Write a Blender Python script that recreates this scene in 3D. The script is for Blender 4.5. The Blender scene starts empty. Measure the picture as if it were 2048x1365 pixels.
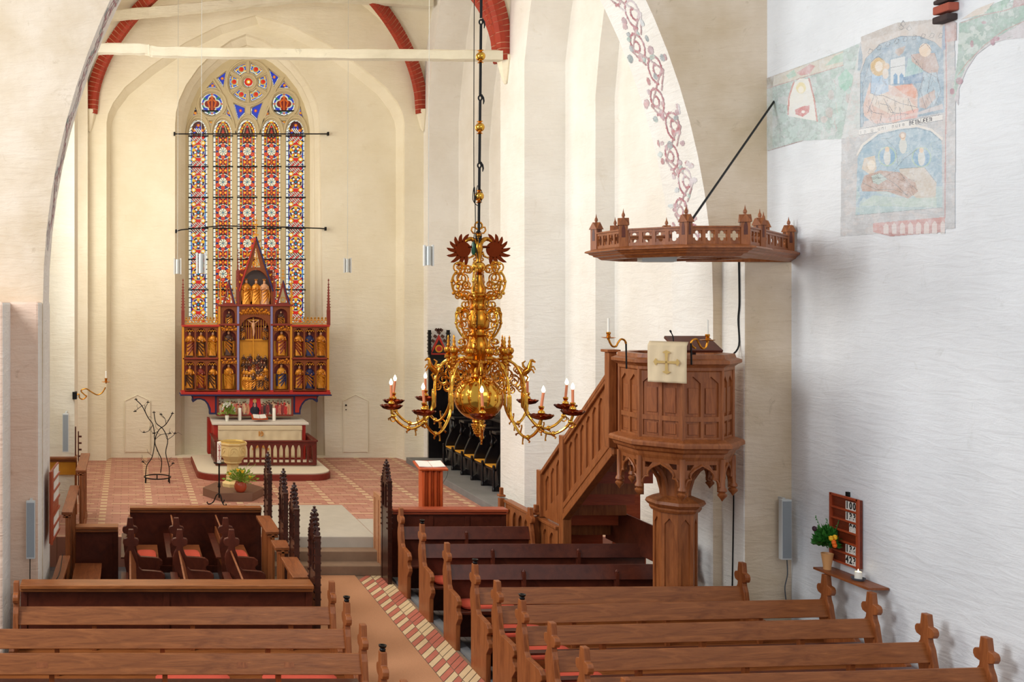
import bpy, math, random
import numpy as np
from mathutils import Vector, Matrix
from mathutils.geometry import tessellate_polygon
R = math.radians
PI = math.pi
SC = bpy.context.scene
COL = SC.collection
# ------------------------------------------------------------------ camera
F, PX, PY, H = 1950.0, 257.0, 604.0, 4.0
cam_d = bpy.data.cameras.new('camera')
cam = bpy.data.objects.new('camera', cam_d); COL.objects.link(cam)
cam.location = (0, 0, H); cam.rotation_euler = (R(90), 0, 0)
cam_d.sensor_width = 36; cam_d.lens = F / 2048 * 36
cam_d.shift_x = (1024 - PX) / 2048; cam_d.shift_y = -(682.5 - PY) / 2048
cam_d.clip_start = .1; cam_d.clip_end = 200
SC.camera = cam
# ------------------------------------------------------------------ light
SC.view_settings.view_transform = 'Standard'; SC.view_settings.look = 'None'
SC.view_settings.gamma = 1; SC.view_settings.use_curve_mapping = False
SC.view_settings.exposure = 0.08
w = bpy.data.worlds.new('daylight'); SC.world = w; w.use_nodes = True
w.node_tree.nodes['Background'].inputs[0].default_value = (.86, .93, 1, 1)
w.node_tree.nodes['Background'].inputs[1].default_value = .56
def area(name, loc, aim, sx, sy, power, col):
    d = bpy.data.lights.new(name, 'AREA'); d.shape = 'RECTANGLE'; d.size = sx; d.size_y = sy
    d.energy = power; d.color = col
    o = bpy.data.objects.new(name, d); COL.objects.link(o); o.location = loc
    o.rotation_euler = (Vector(aim) - Vector(loc)).to_track_quat('-Z', 'Y').to_euler()
    return o
area('nave_window_light', (-5.5, 6.0, 7.5), (7, 9, 1.5), 2.6, 4.0, 680, (.93, .97, 1))
area('nave_west_fill', (5.5, -3.0, 8.5), (1.5, 12, 1), 5, 3, 200, (1, .95, .89))  # added fill behind the camera, brightens the left reveal and camera-facing walls
area('north_window_light', (-1.5, 13.8, 6.4), (6, 14.2, 5.4), 2.4, 5.0, 205, (.88, .95, 1))
area('north_window_light', (-1.5, 18.9, 6.4), (6, 19.2, 5.0), 2.6, 5.0, 170, (1, .96, .86))
area('chancel_vault_fill', (2.9, 13.0, 9.6), (2.9, 20.5, 3), 2.6, 1.2, 70, (1, .86, .62))  # unseen warm area light added under the vault to brighten the chancel
# ------------------------------------------------------------------ helpers
def at(px, py, Y): return Vector(((px - PX) / F * Y, Y, H + (PY - py) / F * Y))
def atz(px, py, Z):
    Y = (H - Z) * F / (py - PY); return Vector(((px - PX) / F * Y, Y, Z))
ORG = {}
def V(*a): return Vector(a)
class MB:
    def __init__(s): s.v = []; s.f = []; s.m = []; s.mi = 0; s.c = None
    def add(s, vs, fs):
        n = len(s.v); s.v += [tuple(p) for p in vs]; s.f += [tuple(i + n for i in f) for f in fs]
        s.m += [s.mi] * len(fs); return s
    def box(s, x0, x1, y0, y1, z0, z1, M=None):
        p = [(x, y, z) for z in (z0, z1) for y in (y0, y1) for x in (x0, x1)]
        if M is not None: p = [M @ Vector(q) for q in p]
        return s.add(p, [(0, 2, 3, 1), (4, 5, 7, 6), (0, 1, 5, 4), (2, 6, 7, 3), (0, 4, 6, 2), (1, 3, 7, 5)])
    def cbox(s, c, sx, sy, sz, rz=0, rx=0, ry=0):
        M = Matrix.Translation(c) @ Matrix.Rotation(rz, 4, 'Z') @ Matrix.Rotation(ry, 4, 'Y') @ Matrix.Rotation(rx, 4, 'X')
        return s.box(-sx/2, sx/2, -sy/2, sy/2, -sz/2, sz/2, M)
    def bar(s, a, b, w_, h_=None, up=(0, 0, 1)):
        a = Vector(a); b = Vector(b); h_ = h_ or w_
        d = (b - a); L = d.length; d.normalize(); u = Vector(up)
        if abs(d.dot(u)) > .98: u = Vector((0, 1, 0))
        r = d.cross(u).normalized(); u = r.cross(d)
        M = Matrix((r, d, u)).transposed().to_4x4(); M.translation = a
        return s.box(-w_/2, w_/2, 0, L, -h_/2, h_/2, M)
    def tube(s, pts, r, n=8, cap=True, closed=False):
        pts = [Vector(p) for p in pts]; N = len(pts)
        rs = r if isinstance(r, (list, tuple)) else [r] * N
        ref = None; vs = []
        for i, p in enumerate(pts):
            if closed: d = pts[(i + 1) % N] - pts[i - 1]
            else: d = pts[min(i + 1, N - 1)] - pts[max(i - 1, 0)]
            if d.length < 1e-9: d = Vector((0, 0, 1))
            d.normalize()
            if ref is None:
                ref = Vector((0, 0, 1)) if abs(d.z) < .9 else Vector((1, 0, 0))
            ref = (ref - d * ref.dot(d))
            if ref.length < 1e-6: ref = d.orthogonal()
            ref.normalize(); b = d.cross(ref)
            for k in range(n):
                a = 2 * PI * k / n
                vs.append(p + (ref * math.cos(a) + b * math.sin(a)) * rs[i])
        fs = []
        for i in range(N if closed else N - 1):
            j = (i + 1) % N
            for k in range(n):
                k2 = (k + 1) % n
                fs.append((i*n+k, i*n+k2, j*n+k2, j*n+k))
        if cap and not closed: fs += [tuple(range(n))[::-1], tuple((N-1)*n + k for k in range(n))]
        return s.add(vs, fs)
    def lathe(s, prof, c=(0, 0, 0), n=20, a0=0, sq=1.0, M=None):
        vs = []; c = Vector(c)
        for (r, z) in prof:
            for k in range(n):
                a = a0 + 2 * PI * k / n
                q = Vector((max(r, 1e-4) * math.cos(a), max(r, 1e-4) * math.sin(a) * sq, z))
                vs.append(c + (M @ q if M else q))
        fs = []
        for i in range(len(prof) - 1):
            for k in range(n):
                k2 = (k + 1) % n; fs.append((i*n+k, i*n+k2, (i+1)*n+k2, (i+1)*n+k))
        N = len(prof); fs += [tuple(range(n))[::-1], tuple((N-1)*n + k for k in range(n))]
        return s.add(vs, fs)
    def sphere(s, c, r, n=12, sz=1):
        return s.lathe([(r * math.sin(PI * i / (n//2+2)), -r * sz * math.cos(PI * i / (n//2+2))) for i in range(n//2 + 3)], c, n)
    def prism(s, outer, holes, fr, d):
        """polygon (list of 2d) with holes; fr(u,v)->3d point, d = extrusion vector"""
        loops = [outer] + list(holes); d = Vector(d)
        tris = tessellate_polygon([[Vector((p[0], p[1], 0)) for p in L] for L in loops])
        flat = [p for L in loops for p in L]
        A = [Vector(fr(*p)) for p in flat]; B = [q + d for q in A]; n = len(flat)
        fs = [tuple(t) for t in tris] + [(t[2]+n, t[1]+n, t[0]+n) for t in tris]
        k = 0
        for L in loops:
            m = len(L)
            for i in range(m): fs.append((k+i, k+(i+1) % m, n+k+(i+1) % m, n+k+i))
            k += m
        return s.add(A + B, fs)
    def loft(s, A, B, closed=True):
        n = len(A); fs = [(i, (i+1) % n, n+(i+1) % n, n+i) for i in range(n if closed else n - 1)]
        return s.add(list(A) + list(B), fs)
    def xf(s, M):
        s.v = [tuple(M @ Vector(p)) for p in s.v]; return s
    def build(s, name, mat, parent=None, smooth=False, local=False, bevel=0, recalc=True):
        me = bpy.data.meshes.new(name)
        o = Vector((0, 0, 0))
        if parent is not None and not local: o = ORG.get(parent.name, o)
        me.from_pydata([tuple(Vector(p) - o) for p in s.v], [], s.f)
        mats = mat if isinstance(mat, (list, tuple)) else [mat]
        for m in mats: me.materials.append(m)
        me.polygons.foreach_set('material_index', s.m)
        if recalc:
            import bmesh
            bm = bmesh.new(); bm.from_mesh(me); bmesh.ops.recalc_face_normals(bm, faces=bm.faces); bm.to_mesh(me); bm.free()
        if s.c is not None:
            at_ = me.color_attributes.new('Col', 'FLOAT_COLOR', 'POINT')
            at_.data.foreach_set('color', np.asarray(s.c, dtype=np.float32).ravel())
        if smooth:
            me.polygons.foreach_set('use_smooth', [True] * len(me.polygons))
            try: me.set_sharp_from_angle(angle=R(45))
            except Exception: pass
        ob = bpy.data.objects.new(name, me); COL.objects.link(ob)
        if parent is not None: ob.parent = parent; ORG[ob.name] = o
        if bevel:
            b = ob.modifiers.new('bevel', 'BEVEL'); b.width = bevel; b.segments = 2; b.limit_method = 'ANGLE'
        return ob
def tag(o, label=None, cat=None, group=None, kind=None):
    if label: o['label'] = label
    if cat: o['category'] = cat
    if group: o['group'] = group
    if kind: o['kind'] = kind
    return o
def thing(name, label, cat, loc=(0, 0, 0), rz=0, group=None):
    o = bpy.data.objects.new(name, None); COL.objects.link(o); o.location = loc; o.rotation_euler = (0, 0, rz)
    o.empty_display_size = .1
    ORG[o.name] = Vector(loc); return tag(o, label, cat, group)
def copy_tree(o, parent=None):
    c = o.copy(); COL.objects.link(c)
    if parent is not None: c.parent = parent
    for ch in list(o.children): copy_tree(ch, c)
    return c
def arc(cx, cy, r, a0, a1, n=10):
    return [(cx + r * math.cos(R(a0 + (a1 - a0) * i / n)), cy + r * math.sin(R(a0 + (a1 - a0) * i / n))) for i in range(n + 1)]
def parch(cx, hw, z0, zs, rise, n=10, p=1.7):
    """closed outline of an opening with pointed top"""
    pts = [(cx - hw, z0), (cx + hw, z0)]
    right = []
    for i in range(n + 1):
        t = 1 - i / n
        right.append((cx + hw * t, zs + rise * (1 - t ** p) ** (1 / 1.25)))
    pts += right + [(2 * cx - x, z) for x, z in right[::-1][1:]]
    return pts
def smooth_path(pts, n=6):
    pts = [Vector(p) for p in pts]; out = []
    for i in range(len(pts) - 1):
        p0 = pts[max(i-1, 0)]; p1 = pts[i]; p2 = pts[i+1]; p3 = pts[min(i+2, len(pts)-1)]
        for k in range(n):
            t = k / n
            out.append(.5 * ((2*p1) + (p2-p0)*t + (2*p0-5*p1+4*p2-p3)*t*t + (3*p1-p0-3*p2+p3)*t**3))
    return out + [pts[-1]]
def spiral(c, r0, turns, n=22, a0=0, sgn=1, r1=.15):
    """2d inward spiral"""
    return [(c[0] + r0 * (1 - (1 - r1) * i / n) * math.cos(a0 + sgn * 2*PI*turns*i/n), c[1] + r0 * (1 - (1 - r1) * i / n) * math.sin(a0 + sgn * 2*PI*turns*i/n)) for i in range(n + 1)]
# ------------------------------------------------------------------ materials
class NT:
    def __init__(s, name):
        s.mat = bpy.data.materials.new(name); s.mat.use_nodes = True; s.t = s.mat.node_tree
        s.b = s.t.nodes['Principled BSDF']; s.pos = None
    def n(s, typ, **kw):
        x = s.t.nodes.new(typ)
        for k, v in kw.items(): setattr(x, k, v)
        return x
    def l(s, a, b): s.t.links.new(a, b)
    def coord(s, scale=(1, 1, 1), kind='world'):
        mp = s.n('ShaderNodeMapping'); mp.inputs['Scale'].default_value = scale
        if kind == 'world': s.l(s.n('ShaderNodeNewGeometry').outputs['Position'], mp.inputs['Vector'])
        else: s.l(s.n('ShaderNodeTexCoord').outputs['Object'], mp.inputs['Vector'])
        return mp.outputs[0]
    def noise(s, vec, scale, detail=3, rough=.55, dist=0):
        x = s.n('ShaderNodeTexNoise'); s.l(vec, x.inputs['Vector']); x.inputs['Scale'].default_value = scale
        x.inputs['Detail'].default_value = detail; x.inputs['Roughness'].default_value = rough
        x.inputs['Distortion'].default_value = dist; return x.outputs[0]
    def ramp(s, fac, stops):
        x = s.n('ShaderNodeValToRGB'); s.l(fac, x.inputs[0]); e = x.color_ramp.elements
        while len(e) < len(stops): e.new(.5)
        for i, (p, c) in enumerate(stops): e[i].position = p; e[i].color = (*c, 1) if len(c) == 3 else c
        return x.outputs[0]
    def mix(s, fac, a, b):
        x = s.n('ShaderNodeMix', data_type='RGBA')
        if isinstance(fac, (int, float)): x.inputs[0].default_value = fac
        else: s.l(fac, x.inputs[0])
        for v, i in ((a, 6), (b, 7)):
            if isinstance(v, tuple): x.inputs[i].default_value = (*v, 1)
            else: s.l(v, x.inputs[i])
        return x.outputs[2]
    def math(s, op, a, b=None, c=None):
        x = s.n('ShaderNodeMath', operation=op)
        for i, v in enumerate((a, b, c)):
            if v is None: continue
            if isinstance(v, (int, float)): x.inputs[i].default_value = v
            else: s.l(v, x.inputs[i])
        return x.outputs[0]
    def bump(s, h, strength, dist=.02):
        x = s.n('ShaderNodeBump'); x.inputs['Strength'].default_value = strength; x.inputs['Distance'].default_value = dist
        s.l(h, x.inputs['Height']); s.l(x.outputs[0], s.b.inputs['Normal'])
    def fin(s, col, rough=.6, metal=0, spec=None):
        if isinstance(col, tuple): s.b.inputs['Base Color'].default_value = (*col, 1)
        else: s.l(col, s.b.inputs['Base Color'])
        s.b.inputs['Roughness'].default_value = rough; s.b.inputs['Metallic'].default_value = metal
        if spec is not None: s.b.inputs['Specular IOR Level'].default_value = spec
        return s.mat
def lin(r, g, b):
    f = lambda c: (c/255/12.92 if c/255 <= .04045 else ((c/255 + .055)/1.055) ** 2.4)
    return (f(r), f(g), f(b))
def plaster_nodes(t, c1, c2, stain, st_amt=.25, strokes=.35):
    v = t.coord((1, 1, 1)); vs = t.coord((1.2, 1.2, 6))
    n1 = t.noise(v, 1.1, 4, .6); n2 = t.noise(vs, 2.2, 4, .6, .6)
    n3 = t.noise(v, 14, 3, .7); vor = t.noise(v, 3.3, 6, .75, 1.0)
    col = t.mix(t.ramp(n1, [(.35, (0, 0, 0)), (.68, (1, 1, 1))]), c1, c2)
    sm = t.ramp(vor, [(.60, (0, 0, 0)), (.74, (1, 1, 1))])
    col = t.mix(t.math('MULTIPLY', sm, st_amt), col, stain)
    h = t.math('ADD', t.math('MULTIPLY', n2, 1.0), t.math('MULTIPLY', n3, .25))
    t.bump(h, strokes, .05)
    return col
def plaster(name, c1, c2, stain, amt=.25, strokes=.35):
    t = NT(name); return t.fin(plaster_nodes(t, lin(*c1), lin(*c2), lin(*stain), amt, strokes), .9, spec=.15)
def wood(name, c1, c2, scale=(1, 8, 8), rough=.42, grain=.5, kind='obj', spec=.4):
    t = NT(name); v = t.coord(scale, kind)
    n = t.noise(v, 2.2, 5, .6, 1.2); n2 = t.noise(v, 9, 4, .6, .4)
    col = t.mix(t.ramp(n, [(.30, (0, 0, 0)), (.72, (1, 1, 1))]), lin(*c1), lin(*c2))
    col = t.mix(t.math('MULTIPLY', t.ramp(n2, [(.5, (0, 0, 0)), (.75, (1, 1, 1))]), grain), col, tuple(x * .5 for x in lin(*c1)))
    t.bump(n2, .12, .01); return t.fin(col, rough, spec=spec)
def flat(name, c, rough=.6, metal=0, var=.12, sc=12, bump=.08, spec=None):
    t = NT(name); v = t.coord((1, 1, 1), 'obj'); n = t.noise(v, sc, 3)
    c = lin(*c); col = t.mix(n, tuple(x * (1 - var) for x in c), tuple(min(1, x * (1 + var)) for x in c))
    if bump: t.bump(n, bump, .01)
    return t.fin(col, rough, metal, spec)
def emis(name, c, s):
    t = NT(name); t.b.inputs['Base Color'].default_value = (*c, 1); t.b.inputs['Emission Color'].default_value = (*c, 1)
    t.b.inputs['Emission Strength'].default_value = s; n = t.noise(t.coord((1, 1, 1)), 2, 2)
    t.l(t.mix(n, c, tuple(x * .97 for x in c)), t.b.inputs['Emission Color']); return t.mat
M = {}
M['plaster'] = plaster('whitewash', (243, 240, 234), (234, 229, 220), (205, 192, 168), .3)
M['plaster_e'] = plaster('cream_whitewash', (244, 236, 214), (236, 226, 200), (214, 196, 160), .25, .3)
M['plaster_c'] = plaster('chancel_whitewash', (243, 236, 218), (234, 224, 202), (206, 190, 158), .3, .3)
M['plaster_p'] = plaster('shaded_ochre_whitewash', (238, 210, 188), (224, 186, 160), (172, 130, 98), .55, .4)  # shade of the left pier front put into the ochre tone
M['plaster_a'] = plaster('shaded_grey_whitewash', (228, 210, 188), (208, 186, 156), (160, 138, 104), .55, .35)  # shade of camera-facing arch and pier fronts put into the colour
M['plaster_n'] = plaster('nave_whitewash', (236, 238, 240), (226, 228, 230), (196, 196, 190), .35, .3)
M['wood'] = wood('brown_oak', (168, 100, 52), (120, 64, 28), (1, 9, 9), .36, .6)
M['wood_y'] = wood('brown_oak_lengthwise', (156, 88, 46), (114, 58, 26), (9, 1, 9))
M['wood_z'] = wood('brown_oak_upright', (166, 96, 50), (122, 62, 28), (9, 9, 1))
M['wood_lt'] = wood('pale_oak', (188, 132, 92), (164, 108, 70), (1, 9, 9))
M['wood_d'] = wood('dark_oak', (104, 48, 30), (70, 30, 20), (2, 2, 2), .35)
M['wood_r'] = wood('red_oak', (184, 86, 52), (150, 62, 36), (1, 9, 9), .35)
M['wood_p'] = wood('pulpit_oak', (166, 98, 52), (122, 64, 30), (8, 8, 1), .4)
M['lectern'] = wood('orange_wood', (205, 92, 42), (176, 66, 28), (10, 10, 1), .35)
M['black'] = wood('blackened_oak', (30, 26, 27), (16, 13, 14), (6, 6, 1), .25, .3)
M['poppy'] = wood('dark_carved_oak', (70, 34, 24), (38, 18, 13), (5, 5, 5), .28, .4)
M['brass'] = flat('polished_brass', (228, 168, 66), .14, 1, .08, 4, 0)
M['brass_d'] = flat('aged_brass', (196, 130, 44), .26, 1, .3, 9, .1)
M['copper'] = flat('dark_reflecting_brass', (120, 46, 20), .2, 1, .25, 9, 0)
M['iron'] = flat('black_iron', (24, 22, 22), .45, .6)
M['gold'] = flat('gilding', (206, 132, 40), .36, .55, .45, 34, .3)
M['frame'] = flat('brown_gilt_frame', (132, 66, 22), .45, .3, .35, 24, .2)
M['gold_y'] = flat('yellow_gilding', (214, 146, 40), .5, .35, .15, 9, .1)
M['red'] = flat('vermilion_paint', (176, 38, 22), .5, 0, .15, 6)
M['red_d'] = flat('dark_red_paint', (128, 40, 22), .5, 0, .2, 8)
M['blue'] = flat('dark_blue_paint', (30, 34, 84), .5, 0, .2, 8)
M['bluel'] = flat('grey_blue_paint', (128, 126, 172), .55, 0, .1, 8)
M['skin'] = flat('painted_flesh', (206, 152, 112), .6, 0, .15, 30)
M['brownp'] = flat('brown_paint', (70, 36, 20), .55, 0, .3, 20)
M['white'] = flat('white_wax', (246, 240, 226), .4, 0, .02, 5, 0)
M['candle'] = flat('orange_candle_sleeve', (224, 130, 84), .5, 0, .1, 9)
M['flame'] = emis('candle_bulb_glow', (1, .80, .45), 14)
M['cushion'] = flat('coral_cushion', (212, 82, 56), .9, 0, .08, 30, .1)
M['yellow_c'] = flat('yellow_cushion', (226, 158, 40), .9, 0, .08, 30, .1)
M['cream_c'] = flat('cream_cloth', (228, 206, 168), .9, 0, .05, 9, .15)
M['carpet_c'] = flat('cream_carpet', (222, 208, 184), .95, 0, .05, 20, .15)
M['carpet'] = flat('tan_coir_runner', (192, 136, 96), .95, 0, .12, 60, .3)
M['stone'] = flat('grey_sandstone', (186, 176, 160), .8, 0, .1, 6, .2)
M['stone_d'] = flat('brown_sandstone', (140, 112, 88), .85, 0, .2, 8, .3)
M['stone_g'] = flat('grey_flagstone', (124, 122, 120), .8, 0, .25, 3, .3)
M['slab'] = flat('pale_altar_stone', (224, 214, 200), .8, 0, .06, 6, .15)
M['plinth'] = flat('brown_step', (122, 86, 66), .6, 0, .15, 6, .1)
M['basin'] = flat('pale_brass_rim', (214, 186, 112), .4, .7, .1, 6, 0)
M['canvasw'] = flat('white_painted_board', (226, 220, 212), .6, 0, .05, 6, 0)
M['font'] = flat('buff_limestone', (226, 196, 134), .8, 0, .1, 9, .2)
M['trac'] = flat('buff_tracery_stone', (206, 190, 152), .85, 0, .07, 5, .15)
M['speaker'] = flat('grey_speaker_cloth', (150, 156, 160), .7, 0, .05, 50)
M['speaker_f'] = flat('white_speaker_case', (206, 208, 206), .5, 0, .04, 5)
M['terra'] = flat('terracotta_glaze', (168, 66, 34), .3, 0, .15, 8)
M['vase'] = flat('buff_ceramic', (216, 160, 104), .45, 0, .08, 8)
M['leaf'] = flat('green_leaves', (52, 120, 40), .5, 0, .4, 20, .1)
M['leaf_y'] = flat('yellow_green_leaves', (128, 156, 48), .5, 0, .35, 20, .1)
M['pink'] = flat('pink_petals', (232, 120, 140), .6); M['yel'] = flat('yellow_petals', (248, 190, 40), .6)
M['orange'] = flat('orange_petals', (244, 110, 24), .6); M['dkpet'] = flat('dark_purple_petals', (56, 24, 40), .6)
M['wpet'] = flat('white_petals', (240, 238, 226), .6)
M['paper'] = flat('white_paper', (240, 236, 226), .8); M['ink'] = flat('black_ink', (22, 20, 20), .6)
M['gmetal'] = flat('grey_steel_tube', (190, 194, 192), .4, .3, .05)
M['dgrey'] = flat('dark_grey_dish', (84, 90, 98), .5)
M['green'] = flat('dark_green_bottle', (24, 70, 40), .3)
# ------------------------------------------------------------------ structure
def struct(name, mb, mat, **k): return tag(mb.build(name, mat, **k), kind='structure')
XL, XR = -.9, 6.6
ZC = .45; YE = 21.8; SPR = 8.0
XZ = lambda y: (lambda u, v: (u, y, v))
# nave floor
t = NT('nave_flagstones'); v = t.coord((1, 1, 1)); br = t.n('ShaderNodeTexBrick'); t.l(v, br.inputs[0])
br.inputs['Scale'].default_value = 1; br.inputs['Brick Width'].default_value = .8; br.inputs['Row Height'].default_value = .5
br.inputs['Mortar Size'].default_value = .008; br.inputs['Color1'].default_value = (*lin(120, 112, 108), 1); br.inputs['Color2'].default_value = (*lin(96, 88, 88), 1)
br.inputs['Mortar'].default_value = (*lin(60, 56, 54), 1)
M['nave_floor'] = t.fin(t.mix(t.math('MULTIPLY', t.noise(v, 4, 4), .5), br.outputs[0], lin(70, 64, 62)), .7)
struct('floor_nave', MB().box(-4, 7.5, -1, 14.75, -.1, 0), M['nave_floor'])
# chancel floor: red bricks with a cream grid
t = NT('chancel_bricks'); v = t.coord((1, 1, 1)); br = t.n('ShaderNodeTexBrick'); t.l(v, br.inputs[0])
br.inputs['Scale'].default_value = 1; br.inputs['Brick Width'].default_value = .27; br.inputs['Row Height'].default_value = .13
br.inputs['Mortar Size'].default_value = .006; br.inputs['Color1'].default_value = (*lin(198, 142, 122), 1); br.inputs['Color2'].default_value = (*lin(178, 116, 98), 1)
br.inputs['Mortar'].default_value = (*lin(136, 84, 64), 1)
sp = t.n('ShaderNodeSeparateXYZ'); t.l(v, sp.inputs[0]); x, y = sp.outputs[0], sp.outputs[1]
fr = lambda a, off, per: t.math('FRACT', t.math('DIVIDE', t.math('ADD', a, off), per))
colm = t.math('MULTIPLY', t.math('LESS_THAN', fr(x, .49+8, .80), .14), t.math('LESS_THAN', fr(y, .03, .26), .52))
rowm = t.math('MULTIPLY', t.math('LESS_THAN', fr(y, .05, .78), .065), t.math('LESS_THAN', fr(x, .30+8, .80), .62))
rowm2 = t.math('MULTIPLY', t.math('LESS_THAN', fr(y, .44, .78), .055), t.math('LESS_THAN', fr(x, 8.72, .80), .42))
cm = t.math('MAXIMUM', t.math('MAXIMUM', colm, rowm), rowm2)
c = t.mix(cm, br.outputs[0], lin(222, 194, 152))
c = t.mix(t.math('MULTIPLY', t.noise(v, 1.3, 4, .7), .45), c, lin(190, 140, 116))
t.bump(br.outputs[1], -.2, .01)
M['brickfloor'] = t.fin(c, .55)
struct('floor_chancel', MB().box(XL-1, XR+1.2, 14.7, 23.0, .0, ZC), M['brickfloor'])
# east wall, front layer with the blind arch
def pxpoly(pts, Y): return [((x - PX)/F*Y, H + (PY - y)/F*Y) for x, y in pts]
lefta = [(213, 246), (216, 228), (226, 206), (250, 174), (300, 133), (370, 85), (440, 50), (490, 36), (512, 30)]
ba = pxpoly([(213, 912)] + lefta + [(1022 - x, y) for x, y in lefta[::-1][1:]] + [(809, 912)], YE)
ba = [(x, max(z, ZC) if i not in (0, len(ba)-1) else ZC - .02) for i, (x, z) in enumerate(ba)]
mb = MB().prism([(XL-.1, ZC-.3), (XR+.1, ZC-.3), (XR+.1, 13.5), (XL-.1, 13.5)], [ba], XZ(YE), (0, .10, 0))
in1 = [(x + (.09 if x < 2.9 else -.09), z - (.1 if z > SPR else 0)) for x, z in ba]
mb.loft([V(x, YE+.10, z) for x, z in ba], [V(x, YE+.38, z) for x, z in in1])
struct('wall_east', mb, M['plaster_e'])
# second layer with the window niche, splayed
l2 = [(350, 250), (352, 225), (358, 200), (372, 170), (396, 136), (430, 102), (462, 80), (492, 68)]
o2 = pxpoly([(350, 912)] + l2 + [(990 - x, y) for x, y in l2[::-1][1:]] + [(650, 912)], 22.2)
o2 = [(x, max(z, ZC)) for x, z in o2]
l3 = [(372, 262), (376, 235), (384, 208), (398, 178), (420, 150), (446, 128), (470, 115), (495, 108)]
i2 = pxpoly([(371, 890)] + l3 + [(991 - x, y) for x, y in l3[::-1][1:]] + [(620, 890)], 22.75)
i2 = [(x, max(z, ZC)) for x, z in i2]
i2[0] = (i2[0][0], ZC); i2[-1] = (i2[-1][0], ZC)
mid = [((a[0]*.45+b[0]*.55), (a[1]*.45+b[1]*.55)) for a, b in zip(o2, i2)]
mb = MB().prism([(-.7, ZC-.3), (6.4, ZC-.3), (6.4, 12), (-.7, 12)], [o2], XZ(22.18), (0, .04, 0))
mb.loft([V(x, 22.2, z) for x, z in o2], [V(x, 22.30, z) for x, z in [(p[0]*.94+q[0]*.06, p[1]*.94+q[1]*.06) for p, q in zip(o2, i2)]])
mb.loft([V(x, 22.30, z) for x, z in [(p[0]*.94+q[0]*.06, p[1]*.94+q[1]*.06) for p, q in zip(o2, i2)]], [V(x, 22.48, z) for x, z in mid])
mb.loft([V(x, 22.48, z) for x, z in mid], [V(x, 22.56, z) for x, z in mid])
mb.loft([V(x, 22.56, z) for x, z in mid], [V(x, 22.76, z) for x, z in i2])
struct('wall_east_recess', mb, M['plaster_e'])
# window: tracery plates and painted panes
YT = 22.72
def circ(cx, cy, r, n=28): return [(cx + r*math.cos(2*PI*i/n), cy + r*math.sin(2*PI*i/n)) for i in range(n)]
def lancet(cx, hw, yb=645, ys=268, yt=239, n=8):
    L = [(cx - hw, yb)] + [(cx - hw * (1 - (i/n)) ** 1.0 * (1 if i == 0 else 1), ys - (ys - yt) * math.sin(i/n*PI/2)**.9 if i else ys) for i in range(n+1)]
    L = [(cx - hw, yb)]
    for i in range(n + 1):
        tt = i / n; L.append((cx - hw * math.cos(tt*PI/2)**.85 if i < n else cx, ys - (ys - yt) * math.sin(tt*PI/2)**1.15))
    return L + [(2*cx - x, y) for x, y in L[::-1][1:]]
def sector(cx, cy, r0, r1, a0, a1, n=8):
    return [(cx + r1*math.cos(R(a0+(a1-a0)*i/n)), cy - r1*math.sin(R(a0+(a1-a0)*i/n))) for i in range(n+1)] + \
           [(cx + r0*math.cos(R(a1-(a1-a0)*i/3-0)), cy - r0*math.sin(R(a1-(a1-a0)*i/3))) for i in range(4)]
TR = [[(434.6,156),(452,142.8),(447,172.7)], [(538,137),(559,153.5),(548,172)], [(425.4,163.5),(434.6,175.2),(414.7,175.2)],
 [(568.6,162.3),(580,175.5),(558,174.7)], [(467.5,205.8),(490.5,214.6),(490.5,226),(476.5,239.5)], [(525.6,204.6),(503,215),(502,228),(514.3,239.5)],
 [(457,212),(463.3,236.5),(452,229.5)], [(535.5,213.3),(539,229.5),(526.8,239)], [(391,215.8),(394.8,228),(385.3,235.7)],
 [(601.5,213.3),(606.5,236),(596.5,229.5)], [(419,242),(425,241.5),(422,249.5)], [(564,241.5),(573,241.5),(568,247.5)]]
LX = [396.7, 446, 494.5, 543, 591.5]
def grow(poly, d):
    cx = sum(p[0] for p in poly)/len(poly); cy = sum(p[1] for p in poly)/len(poly); out = []
    for x, y in poly:
        L = math.hypot(x-cx, y-cy) or 1; out.append((x + (x-cx)/L*d, y + (y-cy)/L*d))
    return out
def holes(d):
    hs = [lancet(cx, 18.6 + d, 645, 268, 239 - d*1.3) for cx in LX]
    hs += [circ(497, 164, 9.5 + d, 20)]
    for k in range(6):
        a = 30 + 60*k; hs.append(sector(497, 164, 21 - d, 38 + d, a + 9 - d*1.2, a + 51 + d*1.2))
    hs += [circ(424, 208, 22.5 + d), circ(568, 208, 22.5 + d)]
    hs += [grow(p, d) for p in TR]
    return hs
out = pxpoly([(371, 700)] + l3 + [(991 - x, y) for x, y in l3[::-1][1:]] + [(620, 700)], YT)
outb = pxpoly([(360, 662), (360, 90), (632, 90), (632, 662)], YT)
struct('wall_east_below_window', MB().box(.9, 4.6, YT, YT+.3, ZC-.1, 3.34), M['plaster_e'])
mb = MB()
mb.prism(outb, [pxpoly(h, YT) for h in holes(0)], XZ(YT + .07), (0, .07, 0))
mb.prism(outb, [pxpoly(h, YT) for h in holes(2.0)], XZ(YT + .02), (0, .06, 0))
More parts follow.
